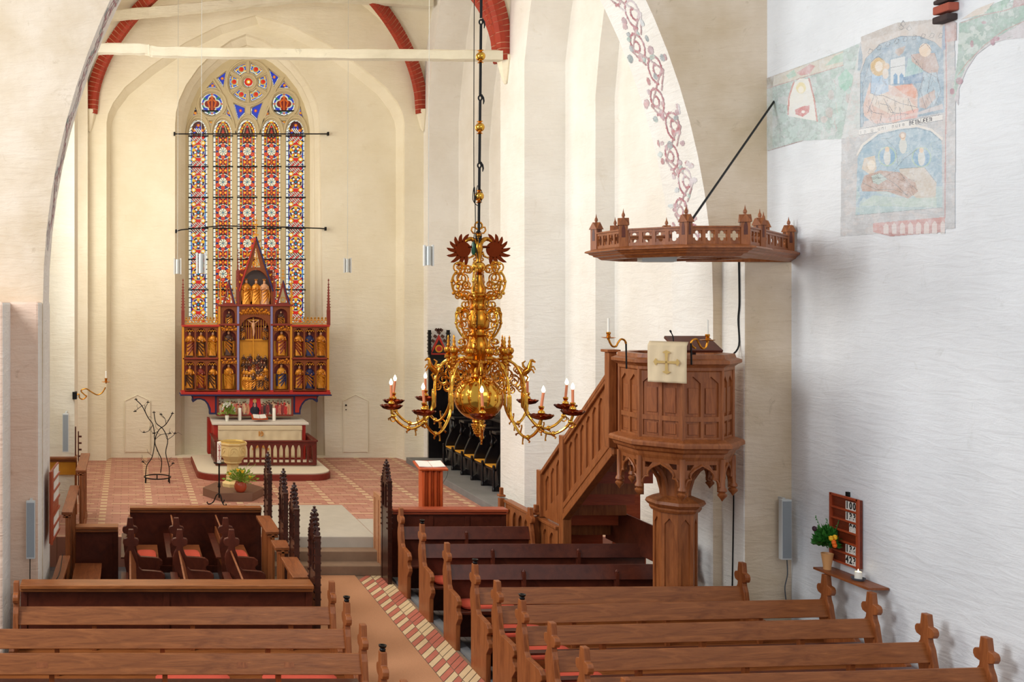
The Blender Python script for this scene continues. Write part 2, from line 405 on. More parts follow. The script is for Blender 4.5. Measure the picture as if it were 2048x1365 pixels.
# raised roll mouldings on the tracery
def roll(pts, r=.026, closed=True): mb.tube([(x, YT + .01, z) for x, z in pxpoly(pts, YT)], r, 6, closed=closed)
roll(circ(497, 164, 44, 40)); roll(circ(424, 208, 28, 30)); roll(circ(568, 208, 28, 30)); roll(circ(497, 164, 15, 20), .02)
for cx in LX: roll(lancet(cx, 23.4, 640, 270, 230)[1:-1], .022, False)
for a in range(6):
    an = R(30 + 60*a); roll([(497 + 17*math.cos(an), 164 + 17*math.sin(an)), (497 + 42*math.cos(an), 164 + 42*math.sin(an))], .02, False)
roll([(472, 268), (466, 240), (452, 205), (440, 180), (426, 158)], .022, False); roll([(519, 268), (527, 240), (541, 205), (552, 178), (567, 155)], .022, False)
win = thing('window_1', None, None, (2.78, YT, 2.9)); win['kind'] = 'structure'
mb.build('tracery', M['trac'], win, smooth=True)
# ---- python-painted canvases (colour stays on the glass / plaster itself)
class Canvas:
    def __init__(s, x0, y0, x1, y1, q=1.0):
        s.x0, s.y0, s.q = x0, y0, q; s.w = int((x1-x0)/q); s.h = int((y1-y0)/q)
        s.a = np.zeros((s.h, s.w, 4)); s.Y, s.X = np.mgrid[0:s.h, 0:s.w]
        s.X = s.x0 + (s.X + .5)*q; s.Y = s.y0 + (s.Y + .5)*q
    def put(s, m, c, al=1.0):
        c = np.array(lin(*c)); A = (m * al)[..., None] if not isinstance(m, bool) else al
        s.a[..., :3] = s.a[..., :3]*(1-A) + c*A; s.a[..., 3:] = np.maximum(s.a[..., 3:], A) if al >= 0 else s.a[..., 3:]
    def poly(s, pts):
        m = np.zeros(s.X.shape, bool); n = len(pts)
        for i in range(n):
            x1, y1 = pts[i]; x2, y2 = pts[(i+1) % n]
            if y1 == y2: continue
            c = ((y1 > s.Y) != (y2 > s.Y)) & (s.X < (x2-x1)*(s.Y-y1)/(y2-y1) + x1); m ^= c
        return m
    def ell(s, cx, cy, rx, ry=None): return ((s.X-cx)/rx)**2 + ((s.Y-cy)/(ry or rx))**2 < 1
    def line(s, pts, w_=1.0):
        m = np.zeros(s.X.shape, bool)
        for (x1, y1), (x2, y2) in zip(pts[:-1], pts[1:]):
            dx, dy = x2-x1, y2-y1; L = dx*dx+dy*dy or 1e-9
            tt = np.clip(((s.X-x1)*dx + (s.Y-y1)*dy)/L, 0, 1)
            m |= (s.X-x1-tt*dx)**2 + (s.Y-y1-tt*dy)**2 < (w_/2)**2
        return m
    def noise(s, sc, seed=0):
        rg = np.random.RandomState(seed); tot = 0; amp = 1; out = 0
        for o in range(4):
            gw = int(s.w*s.q/sc)+3; gh = int(s.h*s.q/sc)+3; g = rg.rand(gh, gw)
            fx = (s.X-s.x0)/sc; fy = (s.Y-s.y0)/sc; ix = fx.astype(int); iy = fy.astype(int); fx = fx-ix; fy = fy-iy
            fx = fx*fx*(3-2*fx); fy = fy*fy*(3-2*fy)
            out = out + amp*((g[iy, ix]*(1-fx)+g[iy, ix+1]*fx)*(1-fy) + (g[iy+1, ix]*(1-fx)+g[iy+1, ix+1]*fx)*fy)
            tot += amp; amp *= .55; sc *= .5
        return out/tot
    def mesh(s, name, fn, mat, parent=None, thr=.02, clip=None, recalc=False):
        """one small quad per cell"""
        keep = s.a[..., 3] > thr
        if clip is not None: keep &= clip
        iy, ix = np.nonzero(keep); n = len(ix)
        mb_ = MB(); vid = {}; vs = []; cs = []; fs = []
        for j, i in zip(iy.tolist(), ix.tolist()):
            k = len(vs); c = s.a[j, i]
            x = s.x0 + i*s.q; y = s.y0 + j*s.q
            vs += [fn(x, y), fn(x, y+s.q), fn(x+s.q, y+s.q), fn(x+s.q, y)]; cs += [c]*4; fs.append((k, k+1, k+2, k+3))
        mb_.v = vs; mb_.f = fs; mb_.m = [0]*len(fs); mb_.c = np.array(cs)
        return mb_.build(name, mat, parent, recalc=recalc)
def attr_mat(name, emit=0, rough=.6, plast=False, metal=0, spec=.3):
    t = NT(name); a = t.n('ShaderNodeVertexColor', layer_name='Col')
    n = t.noise(t.coord((1, 1, 1)), 20, 3)
    col = t.mix(t.math('MULTIPLY', n, .12), a.outputs[0], (.02, .02, .02))
    if plast:
        pc = plaster_nodes(t, lin(236, 238, 240), lin(226, 228, 230), lin(196, 196, 190), .35, .3)
        wn = t.noise(t.coord((1, 1, 1)), 9, 5, .75)
        fade = t.math('MULTIPLY', a.outputs[1], t.ramp(wn, [(.30, (.45, .45, .45)), (.58, (1, 1, 1))]))
        col = t.mix(fade, pc, a.outputs[0])
    if emit:
        t.b.inputs['Emission Strength'].default_value = emit; t.l(col, t.b.inputs['Emission Color']); col = t.mix(.85, col, (0.01, .01, .01))
    return t.fin(col, rough, metal, spec)
M['glass'] = attr_mat('stained_glass_lit', .82, .3)
BL, RD, YW, WH, OR, TL, DK = (26, 60, 190), (214, 30, 24), (248, 190, 30), (244, 246, 232), (214, 96, 20), (30, 130, 160), (14, 10, 10)
def paint_lancet(cx, outer, seed):
    c = Canvas(cx-20, 238, cx+20, 645, 1.0); c.a[..., :3] = lin(*DK); c.a[..., 3] = 1
    rg = random.Random(seed); U = c.X - cx; per = 61.3
    P = ((c.Y - 272) % per); side = np.abs(U)
    bead = (c.Y + seed) % 9.5 > 1.2
    c.put((side > 15.4) & bead, WH)
    if outer:
        nb = c.noise(14, seed)
        c.put((side > 12.8) & (side < 14.6) & bead, (18, 44, 150)); c.put((side > 12.2) & (side < 14.6) & bead & (nb > .55), (30, 140, 220))
        c.put(side < 12.2, RD)
    else:
        c.put((side > 11) & (side < 14.6) & (((c.Y) % 6.6) > 1.6), OR); c.put((side > 11.4) & (side < 14.2) & ((c.Y % 6.6) > 2.4) & ((c.Y % 13.2) > 6.6), YW)
        c.put(side < 10.4, (60, 24, 14)); c.put((side > 9.2) & (side < 10.2), (210, 200, 170))
    for k in range(-1, 7):
        y0 = 272 + per*k; cy = y0 + 31
        if outer:
            for (yy, off) in ((y0 + 3, 0), (y0 + 51, 1)):          # pale lattice
                for j in range(-2, 3):
                    c.put(c.line([(cx + j*5 - 6, yy), (cx + j*5 + 5, yy + 11)], 1.7), (214, 212, 190)); c.put(c.line([(cx + j*5 + 6, yy), (cx + j*5 - 5, yy + 11)], 1.6), RD if j % 2 else (200, 206, 190))
                    c.put(c.line([(cx + j*5 - 6, yy-1.4), (cx + j*5 + 5, yy + 9.6)], .8), DK)
            for sx in (-1, 1):
                for yy in (y0 + 14.5, y0 + 47):
                    c.put(c.ell(cx + sx*9.5, yy, 4.8), DK); c.put(c.ell(cx + sx*9.5, yy, 4.3), YW); c.put(c.ell(cx + sx*9.5, yy, 2.2), WH)
            c.put(c.ell(cx, cy, 13.2), (196, 196, 170)); c.put(c.ell(cx, cy, 11.8), (70, 24, 16)); c.put(c.ell(cx, cy, 11) & (((c.X+c.Y) % 9) < 2), BL)
            for a in range(5):
                an = -PI/2 + a*2*PI/5; c.put(c.ell(cx + 9.5*math.cos(an), cy + 9.5*math.sin(an), 3.0), YW)
                c.put(c.line([(cx, cy), (cx + 6.5*math.cos(an), cy + 6.5*math.sin(an))], 2.4), OR)
                an += PI/5; c.put(c.ell(cx + 6.6*math.cos(an), cy + 6.6*math.sin(an), 2.0), WH)
            c.put(c.ell(cx, cy, 3.4), DK); c.put(c.ell(cx, cy, 2.2), TL)
        else:
            for s_ in (-1, 1):                                     # red and orange cross motif between medallions
                for (yy) in (y0 + 8, y0 + 52.5):
                    c.put(c.poly([(cx + s_*1, yy), (cx + s_*8, yy-6.5), (cx + s_*8, yy+6.5)]), RD)
                    c.put(c.ell(cx + s_*5, yy, 2.1), YW); c.put(c.ell(cx, yy + s_*3, 1.8, 2.6), OR)
                c.put(c.line([(cx + s_*2, y0 + 59), (cx + s_*9, y0 + 62)], 1.6), (226, 220, 196)); c.put(c.ell(cx + s_*5, y0 + 60, 2.2), OR)
                c.put(c.line([(cx + s_*2, y0 + 2), (cx + s_*9, y0 - 1)], 1.2), (226, 220, 196))
            c.put(c.ell(cx, cy, 16.2) & ~c.ell(cx, cy, 14.9) & (side < 12.5), WH)
            c.put(c.ell(cx, cy, 14.8) & (side < 14), (36, 20, 26))
            for a in range(6):
                an = PI/2 + a*PI/3; c.put(c.ell(cx + 12*math.cos(an), cy + 12*math.sin(an), 4.1), OR); c.put(c.ell(cx + 12*math.cos(an), cy + 12*math.sin(an), 2.9), RD)
                c.put(c.ell(cx + 12*math.cos(an), cy + 12*math.sin(an), .9), (240, 150, 120))
                an += PI/6; c.put(c.ell(cx + 12.4*math.cos(an), cy + 12.4*math.sin(an), 1.8), (20, 50, 150))
            c.put(c.ell(cx, cy, 9.3), OR); c.put(c.ell(cx, cy, 8.2), (238, 236, 208))
            for a in range(8):
                an = a*PI/4; c.put(c.line([(cx + 1*math.cos(an), cy + 1*math.sin(an)), (cx + 5*math.cos(an+.35), cy + 5*math.sin(an+.35)), (cx + 8.2*math.cos(an+.2), cy + 8.2*math.sin(an+.2))], .9), (70, 60, 40))
            c.put(c.ell(cx, cy, 1.3), TL)
    # head of the light
    top = c.Y < 270
    c.put(top & (side < 11.6), (70, 18, 14)); 
    if outer:
        c.put(top & c.line([(cx-9, 268), (cx, 248), (cx+9, 268)], 3), BL)
        for p in ((0, 251), (-8, 261), (8, 261)): c.put(c.ell(cx+p[0], p[1], 3.0), OR); c.put(c.ell(cx+p[0], p[1], 1.5), YW)
        for j in (-4, 0, 4): c.put(c.line([(cx+j-3, 258), (cx+j+3, 266)], 1.5), WH)
    else:
        for i in range(8):
            tt = i/7; 
            for s_ in (-1, 1): c.put(c.ell(cx + s_*(13 - 12*tt**1.6), 268 - 24*tt**.9, 1.9), YW if i % 2 else OR)
        for s_ in (-1, 1): c.put(c.line([(cx + s_*8, 269), (cx + s_*5, 256), (cx, 247)], 1.2), (200, 190, 140))
        c.put(c.ell(cx, 254, 2.2), RD); c.put(c.poly([(cx-4, 269), (cx, 258), (cx+4, 269)]), (190, 50, 24))
    hd = lancet(cx, 18.6, 660, 268, 239); inn = lancet(cx, 15.6, 660, 270, 243)
    rim = c.poly(hd) & ~c.poly(inn) & top
    c.put(rim, WH); c.put(rim & (((c.X*.7 + c.Y) % 6) < 1.1), DK)
    return c
def glassmap(x, y): q = at(x, y, YT + .105); return (q.x, q.y, q.z)
for i, cx in enumerate(LX):
    c = paint_lancet(cx, i in (0, 4), i*7+3); c.mesh('pane', M['glass'], win, clip=c.poly(lancet(cx, 19.2, 660, 268, 238)))  if False else c.mesh('pane', glassmap, M['glass'], win, clip=c.poly(lancet(cx, 19.4, 660, 268, 237.5)))
def small(poly, fn):
    xs = [p[0] for p in poly]; ys = [p[1] for p in poly]
    c = Canvas(min(xs)-2, min(ys)-2, max(xs)+2, max(ys)+2, .8); c.a[..., :3] = lin(*DK); c.a[..., 3] = 1
    fn(c, sum(xs)/len(xs), sum(ys)/len(ys)); 
    c.mesh('pane', glassmap, M['glass'], win, clip=c.poly(grow(poly, 1.2)))
def f_tri(poly, bc=BL, cc=OR):
    def fn(c, x, y):
        c.put(c.poly(poly), WH); c.put(c.poly(grow(poly, -1.4)), DK); c.put(c.poly(grow(poly, -2.2)), bc); c.put(c.ell(x, y, 3), cc); c.put(c.ell(x, y, 1.4), YW)
    small(poly, fn)
for k, p in enumerate(TR): f_tri(p, BL, RD if k in (4, 5) else OR)
def f_rose(c, x, y):
    c.put(c.ell(x, y, 9.5), WH); c.put(c.ell(x, y, 8.2), RD); c.put(c.ell(x, y, 4), YW); c.put(c.ell(x, y, 2), WH)
small(circ(497, 164, 9.5, 20), f_rose)
for k in range(6):
    a = 30 + 60*k; sp_ = sector(497, 164, 21, 38, a + 9, a + 51)
    def f_s(c, x, y, a=a, sp_=sp_):
        r = np.hypot(c.X-497, c.Y-164); an = R(a+30)
        c.put(c.poly(sp_), WH); c.put(c.poly(grow(sp_, -1.5)), BL); c.put(c.poly(grow(sp_, -1.5)) & (r < 35) & (r > 32), YW); c.put(c.poly(grow(sp_, -1.5)) & (r < 24.5), YW)
        px_, py_ = 497 + 29*math.cos(an), 164 - 29*math.sin(an)
        c.put(c.ell(px_, py_, 7), (170, 200, 170)); c.put(c.ell(px_, py_, 5.2), OR); c.put(c.ell(px_+1, py_-1, 3.4), RD)
    small(sp_, f_s)
for cx in (424, 568):
    def f_c(c, x, y, cx=cx):
        r = np.hypot(c.X-cx, c.Y-208); th = np.arctan2(c.Y-208, c.X-cx)
        c.put(r < 22.5, WH); c.put((r < 22.5) & ((th*10) % 6.28 < .7), DK); c.put(r < 20, BL); c.put((r < 20) & ((th*7) % 6.28 < 2), (40, 120, 90))
        for a in range(4):
            an = a*PI/2; c.put(c.ell(cx+9*math.cos(an), 208+9*math.sin(an), 8.6), (216, 222, 196)); 
        for a in range(4):
            an = a*PI/2; c.put(c.ell(cx+8*math.cos(an), 208+8*math.sin(an), 6.6), (130, 20, 12)); c.put(c.ell(cx+19*math.cos(an), 208+19*math.sin(an), 2.4), (200, 110, 80))
        c.put(c.ell(cx, 208, 9), (120, 20, 14))
        c.put(c.line([(cx, 197), (cx, 222)], 2.6), OR); c.put(c.ell(cx, 195, 3), OR)
        c.put(c.line([(cx-3, 200), (cx-8, 204), (cx-5, 215)], 3), OR); c.put(c.line([(cx+3, 200), (cx+8, 204), (cx+5, 215)], 3), OR)
    small(circ(cx, 208, 22.5, 28), f_c)
mb = MB()
for cx in LX:
    for y in (272, 333.5, 395, 457, 519, 580):
        a = at(cx-20, y, YT+.04); b = at(cx+20, y, YT+.04); mb.bar(a, b, .02, .03)
mb.box(*[f for f in (1.35, 2.1)], YT+.06, YT+.1, 8.45, 8.48); mb.box(3.2, 3.95, YT+.06, YT+.1, 8.45, 8.48)
mb.build('saddle_bars', M['iron'], win)
# tie rods in front of the window
for (pts, lab) in (([(349, 268), (656, 268)], 'black iron rod across the window near the lancet heads'), ([(352, 463), (362, 460), (440, 452), (552, 454), (640, 457), (651, 458)], 'black iron rod across the window just above the altarpiece spire')):
    mb = MB(); P = [at(x, y, 22.1) for x, y in pts]; mb.tube(P, .014, 6)
    for p in (P[0], P[-1]): mb.cbox(p, .04, .08, .08)
    o = tag(mb.build('iron_tie_rod', M['iron']), lab, 'rod', 'iron rods across the east window')
# blank rendered panels / little doors on the east recess wall
for i, (x0, x1, yt, yb, lab) in enumerate(((250, 300, 790, 905, 1), (686, 735, 790, 905, 2))):
    def q(px, py): return ((px-PX)/F*22.17, H+(PY-py)/F*22.17)
    pts = [(x0, yb), (x0, yt+12), ((x0+x1)/2, yt), (x1, yt+12), (x1, yb)]; mb = MB()
    P = [q(*p) for p in pts]; mb.prism(P, [], XZ(22.155), (0, .03, 0))
    d = thing('door_%d' % lab, None, None, (P[0][0], 22.15, P[0][1])); d['kind'] = 'structure'
    mb.build('door_leaf', M['plaster_e'], d, bevel=.008)
    fr_ = MB(); fr_.tube([(x, 22.15, z) for x, z in P], .014, 6); fr_.build('door_frame', M['plaster_e'], d)
    if i: h = MB(); h.sphere((P[0][0]+.06, 22.13, 1.65), .022); h.sphere((P[0][0]+.06, 22.13, 1.55), .014); h.build('door_handle', M['iron'], d)
# side walls of the chancel with niches
N1 = (17.3, 21.5); N2 = (12.3, 16.25)
def pniche(y0, y1, z0, zs=SPR, rise=3.4): return parch((y0+y1)/2, (y1-y0)/2, z0, zs, rise, 12, 1.9)
for side, X, s_ in (('north', XL, -1), ('south', XR, 1)):
    YZ = lambda x: (lambda u, v: (x, u, v))
    n1 = pniche(*N1, ZC-.05); n2 = pniche(11.35, 16.25, ZC-.05)
    cut = [p for p in n2[1:] if p[0] > 12.32]
    outer = [(cut[0][0], ZC-.5), (22.6, ZC-.5), (22.6, 13.5), (12.3, 13.5), (12.3, cut[-1][1]-.01)] + cut[::-1]
    mb = MB().prism(outer, [n1], YZ(X), (s_*.02, 0, 0))
    Xb = X + s_*.68
    mb.loft([V(X+s_*.02, a, b) for a, b in n1], [V(Xb, a, b) for a, b in n1])
    mb.loft([V(X+s_*.02, a, b) for a, b in cut], [V(Xb, a, b) for a, b in cut], False)
    e1 = parch(18.9, 1.6, 2.9 if s_ < 0 else 2.0, 7.2, 3.0, 10, 1.9); e2 = parch(13.8, 1.4, 2.9 if s_ < 0 else .0, 7.2, 3.0, 10, 1.9)
    mb.prism([(11.9, ZC-.6), (22.0, ZC-.6), (22.0, 13), (11.9, 13)], [e1, e2], YZ(Xb), (s_*.02, 0, 0))
    for ee in (e1, e2): mb.loft([V(Xb+s_*.02, a, b) for a, b in ee], [V(Xb+s_*.3, a, b) for a, b in ee])
    if s_ < 0: mb.prism(parch(13.8, 1.4, .9, 2.9, .001, 4), [], YZ(Xb+s_*.28), (s_*.05, 0, 0))
    struct('wall_' + side, mb, M['plaster_c'] if s_ < 0 else M['plaster'])
    if s_ > 0:
        for ee in (e1, e2): mb2_ = MB().prism(ee, [], YZ(Xb+.3), (.03, 0, 0)); struct('wall_south_recess', mb2_, M['plaster'])
        continue
    wm = emis('daylit_window_glass', (1, .97, .90) if s_ > 0 else (1, .95, .84), 1.0 if s_ > 0 else 1.0)
    for k, ee in enumerate((e1, parch(13.8, 1.4, 2.9, 7.2, 3.0, 10, 1.9))):
        g = thing('window_%d' % (2 + k + (2 if s_ > 0 else 0)), None, None, (Xb+s_*.3, ee[0][0], ee[0][1])); g['kind'] = 'structure'
        MB().prism(ee, [], YZ(Xb+s_*.3), (s_*.02, 0, 0)).build('pane', wm, g)
# chancel vault: two groin bays
def hprof(tt, rise): tt = max(0, min(1, tt)); return rise*math.sqrt(max(0, 1-(1-tt)**1.6))
def vault(x0, x1, y0, y1, n=36):
    mb = MB(); vs = []; cx, cy = (x0+x1)/2, (y0+y1)/2
    for j in range(n+1):
        for i in range(n+1):
            x = x0+(x1-x0)*i/n; y = y0+(y1-y0)*j/n
            z = 8.26 + max(hprof(1-abs(x-cx)/((x1-x0)/2), 3.3), hprof(1-abs(y-cy)/((y1-y0)/2), 3.3)); vs.append((x, y, z))
    fs = [(j*(n+1)+i, j*(n+1)+i+1, (j+1)*(n+1)+i+1, (j+1)*(n+1)+i) for j in range(n) for i in range(n)]
    return mb.add(vs, fs)
mb = vault(XL, XR, 17.0, YE+.05); mb2 = vault(XL, XR, 12.2, 17.0); mb.add(mb2.v, mb2.f)
struct('ceiling_vault', mb, M['plaster_e'], smooth=True)
t = NT('rib_brick'); M['rib'] = t.fin(t.mix(t.noise(t.coord((1, 1, 1)), 6, 3), lin(178, 60, 28), lin(140, 40, 20)), .7)
M['mortar'] = flat('pale_mortar', (222, 186, 150), .9)
def rib(p0, p1, rise, x_lab, wd=.17):
    """curved brick rib: p0 springing, p1 crown (plan), bricks with pale joints"""
    mb = MB(); n = 26; seg = []
    for i in range(n*4+1):
        tt = i/(n*4); seg.append(Vector((p0[0]+(p1[0]-p0[0])*tt, p0[1]+(p1[1]-p0[1])*tt, 8.26 - .06 + hprof(tt, rise))))
    # resample by arclength
    L = [0]
    for a, b in zip(seg[:-1], seg[1:]): L.append(L[-1]+(b-a).length)
    def pt(l):
        l = min(l, L[-1]-1e-6); k = int(np.searchsorted(L, l, 'right'))-1; f = (l-L[k])/(L[k+1]-L[k]); return seg[k].lerp(seg[k+1], f)
    l = 0
    hd = Vector((p1[0]-p0[0], p1[1]-p0[1], 0)).normalized()
    side_ = hd.cross(Vector((0, 0, 1)))
    while l < L[-1]-.1:
        for (d, mi, wv) in ((.088, 0, wd), (.012, 1, wd-.012)):
            a, b = pt(l), pt(l+d+.001); l += d; mb.mi = mi
            dr = (b-a).normalized(); up = side_.cross(dr)
            if up.z < 0: up = -up
            vs = []
            for q in (a, b):
                for (sx, su) in ((-.5, .1), (-.5, -.09), (-.28, -.16), (.28, -.16), (.5, -.09), (.5, .1)): vs.append(q + side_*sx*wv + up*su*(wv/.17))
            mb.add(vs, [tuple(range(6)), tuple(range(11, 5, -1))] + [(k, (k+1) % 6, 6+(k+1) % 6, 6+k) for k in range(6)])
    return mb
cxv = (XL+XR)/2
k = 1
for (p0, p1, rz) in (((XL+.05, YE-.05), (cxv, 19.4), 3.3), ((XR-.05, YE-.05), (cxv, 19.4), 3.3), ((XL+.05, 17.05), (cxv, 19.4), 3.3), ((XR-.05, 17.05), (cxv, 19.4), 3.3),
        ((XL+.05, 16.95), (cxv, 14.6), 3.3), ((XR-.05, 16.95), (cxv, 14.6), 3.3), ((XL+.02, 17.0), (cxv, 17.0), 3.35), ((XR-.02, 17.0), (cxv, 17.0), 3.35)):
    struct('trim_%d' % k, rib(p0, p1, rz, ''), [M['rib'], M['mortar']]); k += 1
# corbels under the ribs
for (x, y, s_) in ((XL, YE, 1), (XR, YE, -1), (XL, 17.0, 1), (XR, 17.0, -1)):
    mb = MB(); mb.lathe([(.02, -.42), (.05, -.36), (.10, -.2), (.14, -.05), (.16, 0), (.16, .06)], (x + s_*.03, y - (.05 if y > 20 else 0), 8.22), 8)
    struct('trim_%d' % k, mb, M['plaster_e']); k += 1
# chancel arch
def archx(z):
    """half width of the arch opening at height z"""
    c_, Rr = 4.8, 8.62
    return math.sqrt(max(0, Rr**2 - max(0, z-4.0)**2)) - c_
AX = 2.93; ZT = 4.0 + math.sqrt(8.62**2-4.8**2)
zs_ = [4.0 + (ZT-4.0)*math.sin(PI/2*i/26) for i in range(27)]
right = [(AX + archx(z)*1.03, z) for z in zs_]
openp = [(AX-archx(4)*1.03, ZC-1), (AX+archx(4)*1.03, ZC-1)] + right + [(2*AX-x, z) for x, z in right[::-1][1:]]
Y0A, Y1A = 11.45, 12.3
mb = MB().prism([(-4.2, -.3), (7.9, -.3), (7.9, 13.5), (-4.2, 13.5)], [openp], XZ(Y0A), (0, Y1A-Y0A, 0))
n_ = len(openp); mb.m[-n_:] = [1]*n_  # opening faces painted lighter, as the lit side of the same wall
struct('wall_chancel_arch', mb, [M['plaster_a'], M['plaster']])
# lower piers, stepping forward
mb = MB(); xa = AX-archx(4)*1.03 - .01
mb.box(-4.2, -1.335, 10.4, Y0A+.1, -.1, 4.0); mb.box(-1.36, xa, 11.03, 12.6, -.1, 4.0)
mb.m[11] = 1; mb.m[5] = 1; o = struct('wall_left_pier', mb, [M['plaster_p'], M['plaster']], bevel=.03)  # right-hand faces get a whiter copy for the light on them
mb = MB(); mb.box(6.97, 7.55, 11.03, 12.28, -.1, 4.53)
mb.m[4] = 1; struct('wall_right_pier', mb, [M['plaster_a'], M['plaster']], bevel=.02)  # chancel-side face whiter for its light, front keeps the painted shade
# nave right wall
struct('wall_right', MB().box(7.5, 7.9, 0, 11.6, -.1, 12), M['plaster_n'])
# tie beams
def beam(pts, wdt, lab):
    mb = MB(); rg = random.Random(3); P = smooth_path(pts, 8); vs = []; 
    for i, p in enumerate(P):
        j = lambda: rg.uniform(-.008, .008)
        vs += [p+V(0, -wdt/2+j(), -wdt/2+j()), p+V(0, -wdt/2+j(), wdt/2*.8+j()), p+V(0, -wdt/2*.7, wdt/2+j()), p+V(0, wdt/2+j(), wdt/2+j()), p+V(0, wdt/2+j(), -wdt/2+j())]
    n = len(P); fs = [(i*5+k, i*5+(k+1) % 5, (i+1)*5+(k+1) % 5, (i+1)*5+k) for i in range(n-1) for k in range(5)] + [tuple(range(5)), tuple((n-1)*5+k for k in range(5))][::1]
    mb.add(vs, fs); return tag(mb.build('tie_beam', M['beam']), lab, 'beam', 'whitewashed tie beams of the chancel')
M['beam'] = plaster('whitewashed_timber', (232, 226, 206), (214, 206, 184), (150, 142, 120), .6, .3)
beam([at(196, 98, 16.9), at(290, 99, 16.9), at(330, 104, 16.9), at(600, 108, 16.9), at(850, 110, 16.9), at(1002, 112, 16.9)], .17, 'long whitewashed timber beam crossing below the vault, nearer and lower one')
beam([at(214, 33, 20.9), at(285, 26, 20.9), at(400, 15, 20.9), at(540, 0, 20.9), at(640, -7, 20.9), at(740, -2, 20.9), at(864, 6, 20.9)], .2, 'bowed whitewashed timber beam at the top, behind the longer beam')
# aisle strips, steps and landing
struct('trim_30', MB().box(2.02, 3.78, 0, 14.2, 0, .004), M['stone_d'])
mb = MB(); yy = 4.0; kk = 0; sl = .30
while yy < 14.0:
    for (x0, x1, mi) in ((3.31, 3.52, kk % 2), (3.53, 3.74, 1 - kk % 2 if kk % 3 else kk % 2)):
        mb.mi = mi; a = .10
        y_ = yy + (x0-3.31)*sl/.2
        mb.add([(x0, y_, .008), (x1, y_+sl, .008), (x1, y_+sl+a*1.15, .008), (x0, y_+a*1.15, .008)], [(0, 1, 2, 3)])
    kk += 1; yy += .13
for k2 in range(90):
    mb.mi = k2 % 2; y_ = 4+k2*.11; mb.add([(2.06, y_, .008), (2.28, y_+.12, .008), (2.28, y_+.21, .008), (2.06, y_+.09, .008)], [(0, 1, 2, 3)])
struct('floor_aisle_tiles', mb, [flat('red_clay_tile', (196, 110, 88), .6, 0, .2, 5), flat('cream_clay_tile', (228, 196, 150), .6, 0, .15, 5)])
tag(MB().box(2.32, 3.29, 0, 14.18, .008, .02).build('carpet_runner', M['carpet']), 'tan coir runner lying along the aisle', 'carpet')
for (y0, y1, z1) in ((14.2, 14.5, .15), (14.45, 14.75, .30), (14.68, 16.98, .462)):
    o = struct('trim_3%d' % int(z1*20), MB().box(2.03, 3.72, y0, y1, .0, z1), M['stone'] if z1 > .4 else M['stone_d'], bevel=.012)
struct('trim_38', MB().box(3.80, 3.9, 0, 14.15, 0, .03), M['stone_g'])
struct('trim_39', MB().box(3.73, 4.3, 14.69, 15.9, .3, .458), M['stone'])
struct('trim_40', MB().box(6.12, 7.27, 15.9, 21.5, .4, .57), M['stone_g'], bevel=.01)
# ------------------------------------------------------------------ pews
PROF = [(-.05, 0), (-.05, .60), (-.075, .70), (-.085, .80), (-.07, .86), (-.045, .90), (-.04, .935), (-.085, .95), (-.10, .98), (-.10, 1.01), (-.085, 1.035), (-.045, 1.045),
        (-.032, 1.15), (.032, 1.15), (.045, 1.045), (.085, 1.035), (.10, 1.01), (.10, .98), (.085, .95), (.04, .935), (.045, .90), (.07, .84), (.085, .76),
        (.10, .68), (.14, .64), (.30, .63), (.38, .62), (.425, .585), (.43, .54), (.39, .50), (.40, .46), (.44, .43), (.45, .39), (.42, .35), (.38, .30), (.37, 0)]
def end_mb(x, th=.055, scale=1.0):
    return MB().prism([(d, z*scale) for d, z in PROF], [], lambda d, z: (x, -d, z), (th, 0, 0))
def cap_mb(x):
    return MB().lathe([(.0, 1.15), (.022, 1.15), (.026, 1.165), (.018, 1.175), (.030, 1.185), (.034, 1.20), (.02, 1.20), (.018, 1.19), (0, 1.19)], (x, 0, 0), 10)
def pew(loc, L, rz, label, group, m=('wood', 'wood_y'), cap=False, solid=False, ends=(1, 1), seatcol=None):
    t = thing('church_pew', label, 'pew', loc, rz, group)
    if ends[0]: end_mb(0).build('end_panel', M[m[1]], t, local=True, bevel=.006)
    if ends[1]: end_mb(L-.055).build('end_panel', M[m[1]], t, local=True, bevel=.006)
    if cap: cap_mb(.028).build('candle_socket', M['iron'], t, local=True, smooth=True)
    a, b = .05, L-.05
    MB().add([(a, .00, .89), (b, .00, .89), (b, -.065, .725), (a, -.065, .725), (a, .022, .885), (b, .022, .885), (b, -.043, .715), (a, -.043, .715)],
             [(0, 1, 2, 3), (4, 7, 6, 5), (0, 4, 5, 1), (3, 2, 6, 7), (0, 3, 7, 4), (1, 5, 6, 2)]).build('back_plank', M[m[0]], t, local=True, bevel=.004)
    if solid:
        MB().box(a, b, .0, .022, .42, .72).build('lower_back_panel', M[m[0]], t, local=True)
        x = .9
        while x < L-.4:
            mb = MB(); mb.box(x, x+.035, -.075, .0, .60, .80); mb.lathe([(0, .80), (.022, .80), (.022, .82), (0, .845)], (x+.018, -.05, 0), 8)
            mb.build('stile', M[m[0]], t, local=True); x += 1.1
    else:
        x = .8
        while x < L-.3:
            MB().box(x, x+.045, -.03, .02, .05, .74).build('stile', M[m[1]], t, local=True); x += 1.0
        MB().box(a, b, .0, .02, .44, .56).build('lower_rail', M[m[0]], t, local=True)
    MB().box(a, b, -.40, .0, .42, .45).build('seat', M[m[0]], t, local=True, bevel=.005)
    MB().box(a, b, -.05, -.02, .05, .42).build('seat_riser', M['wood_d'], t, local=True)
    MB().box(a, b, .03, .12, .60, .62).build('book_shelf', M['wood_d'], t, local=True)
    return t
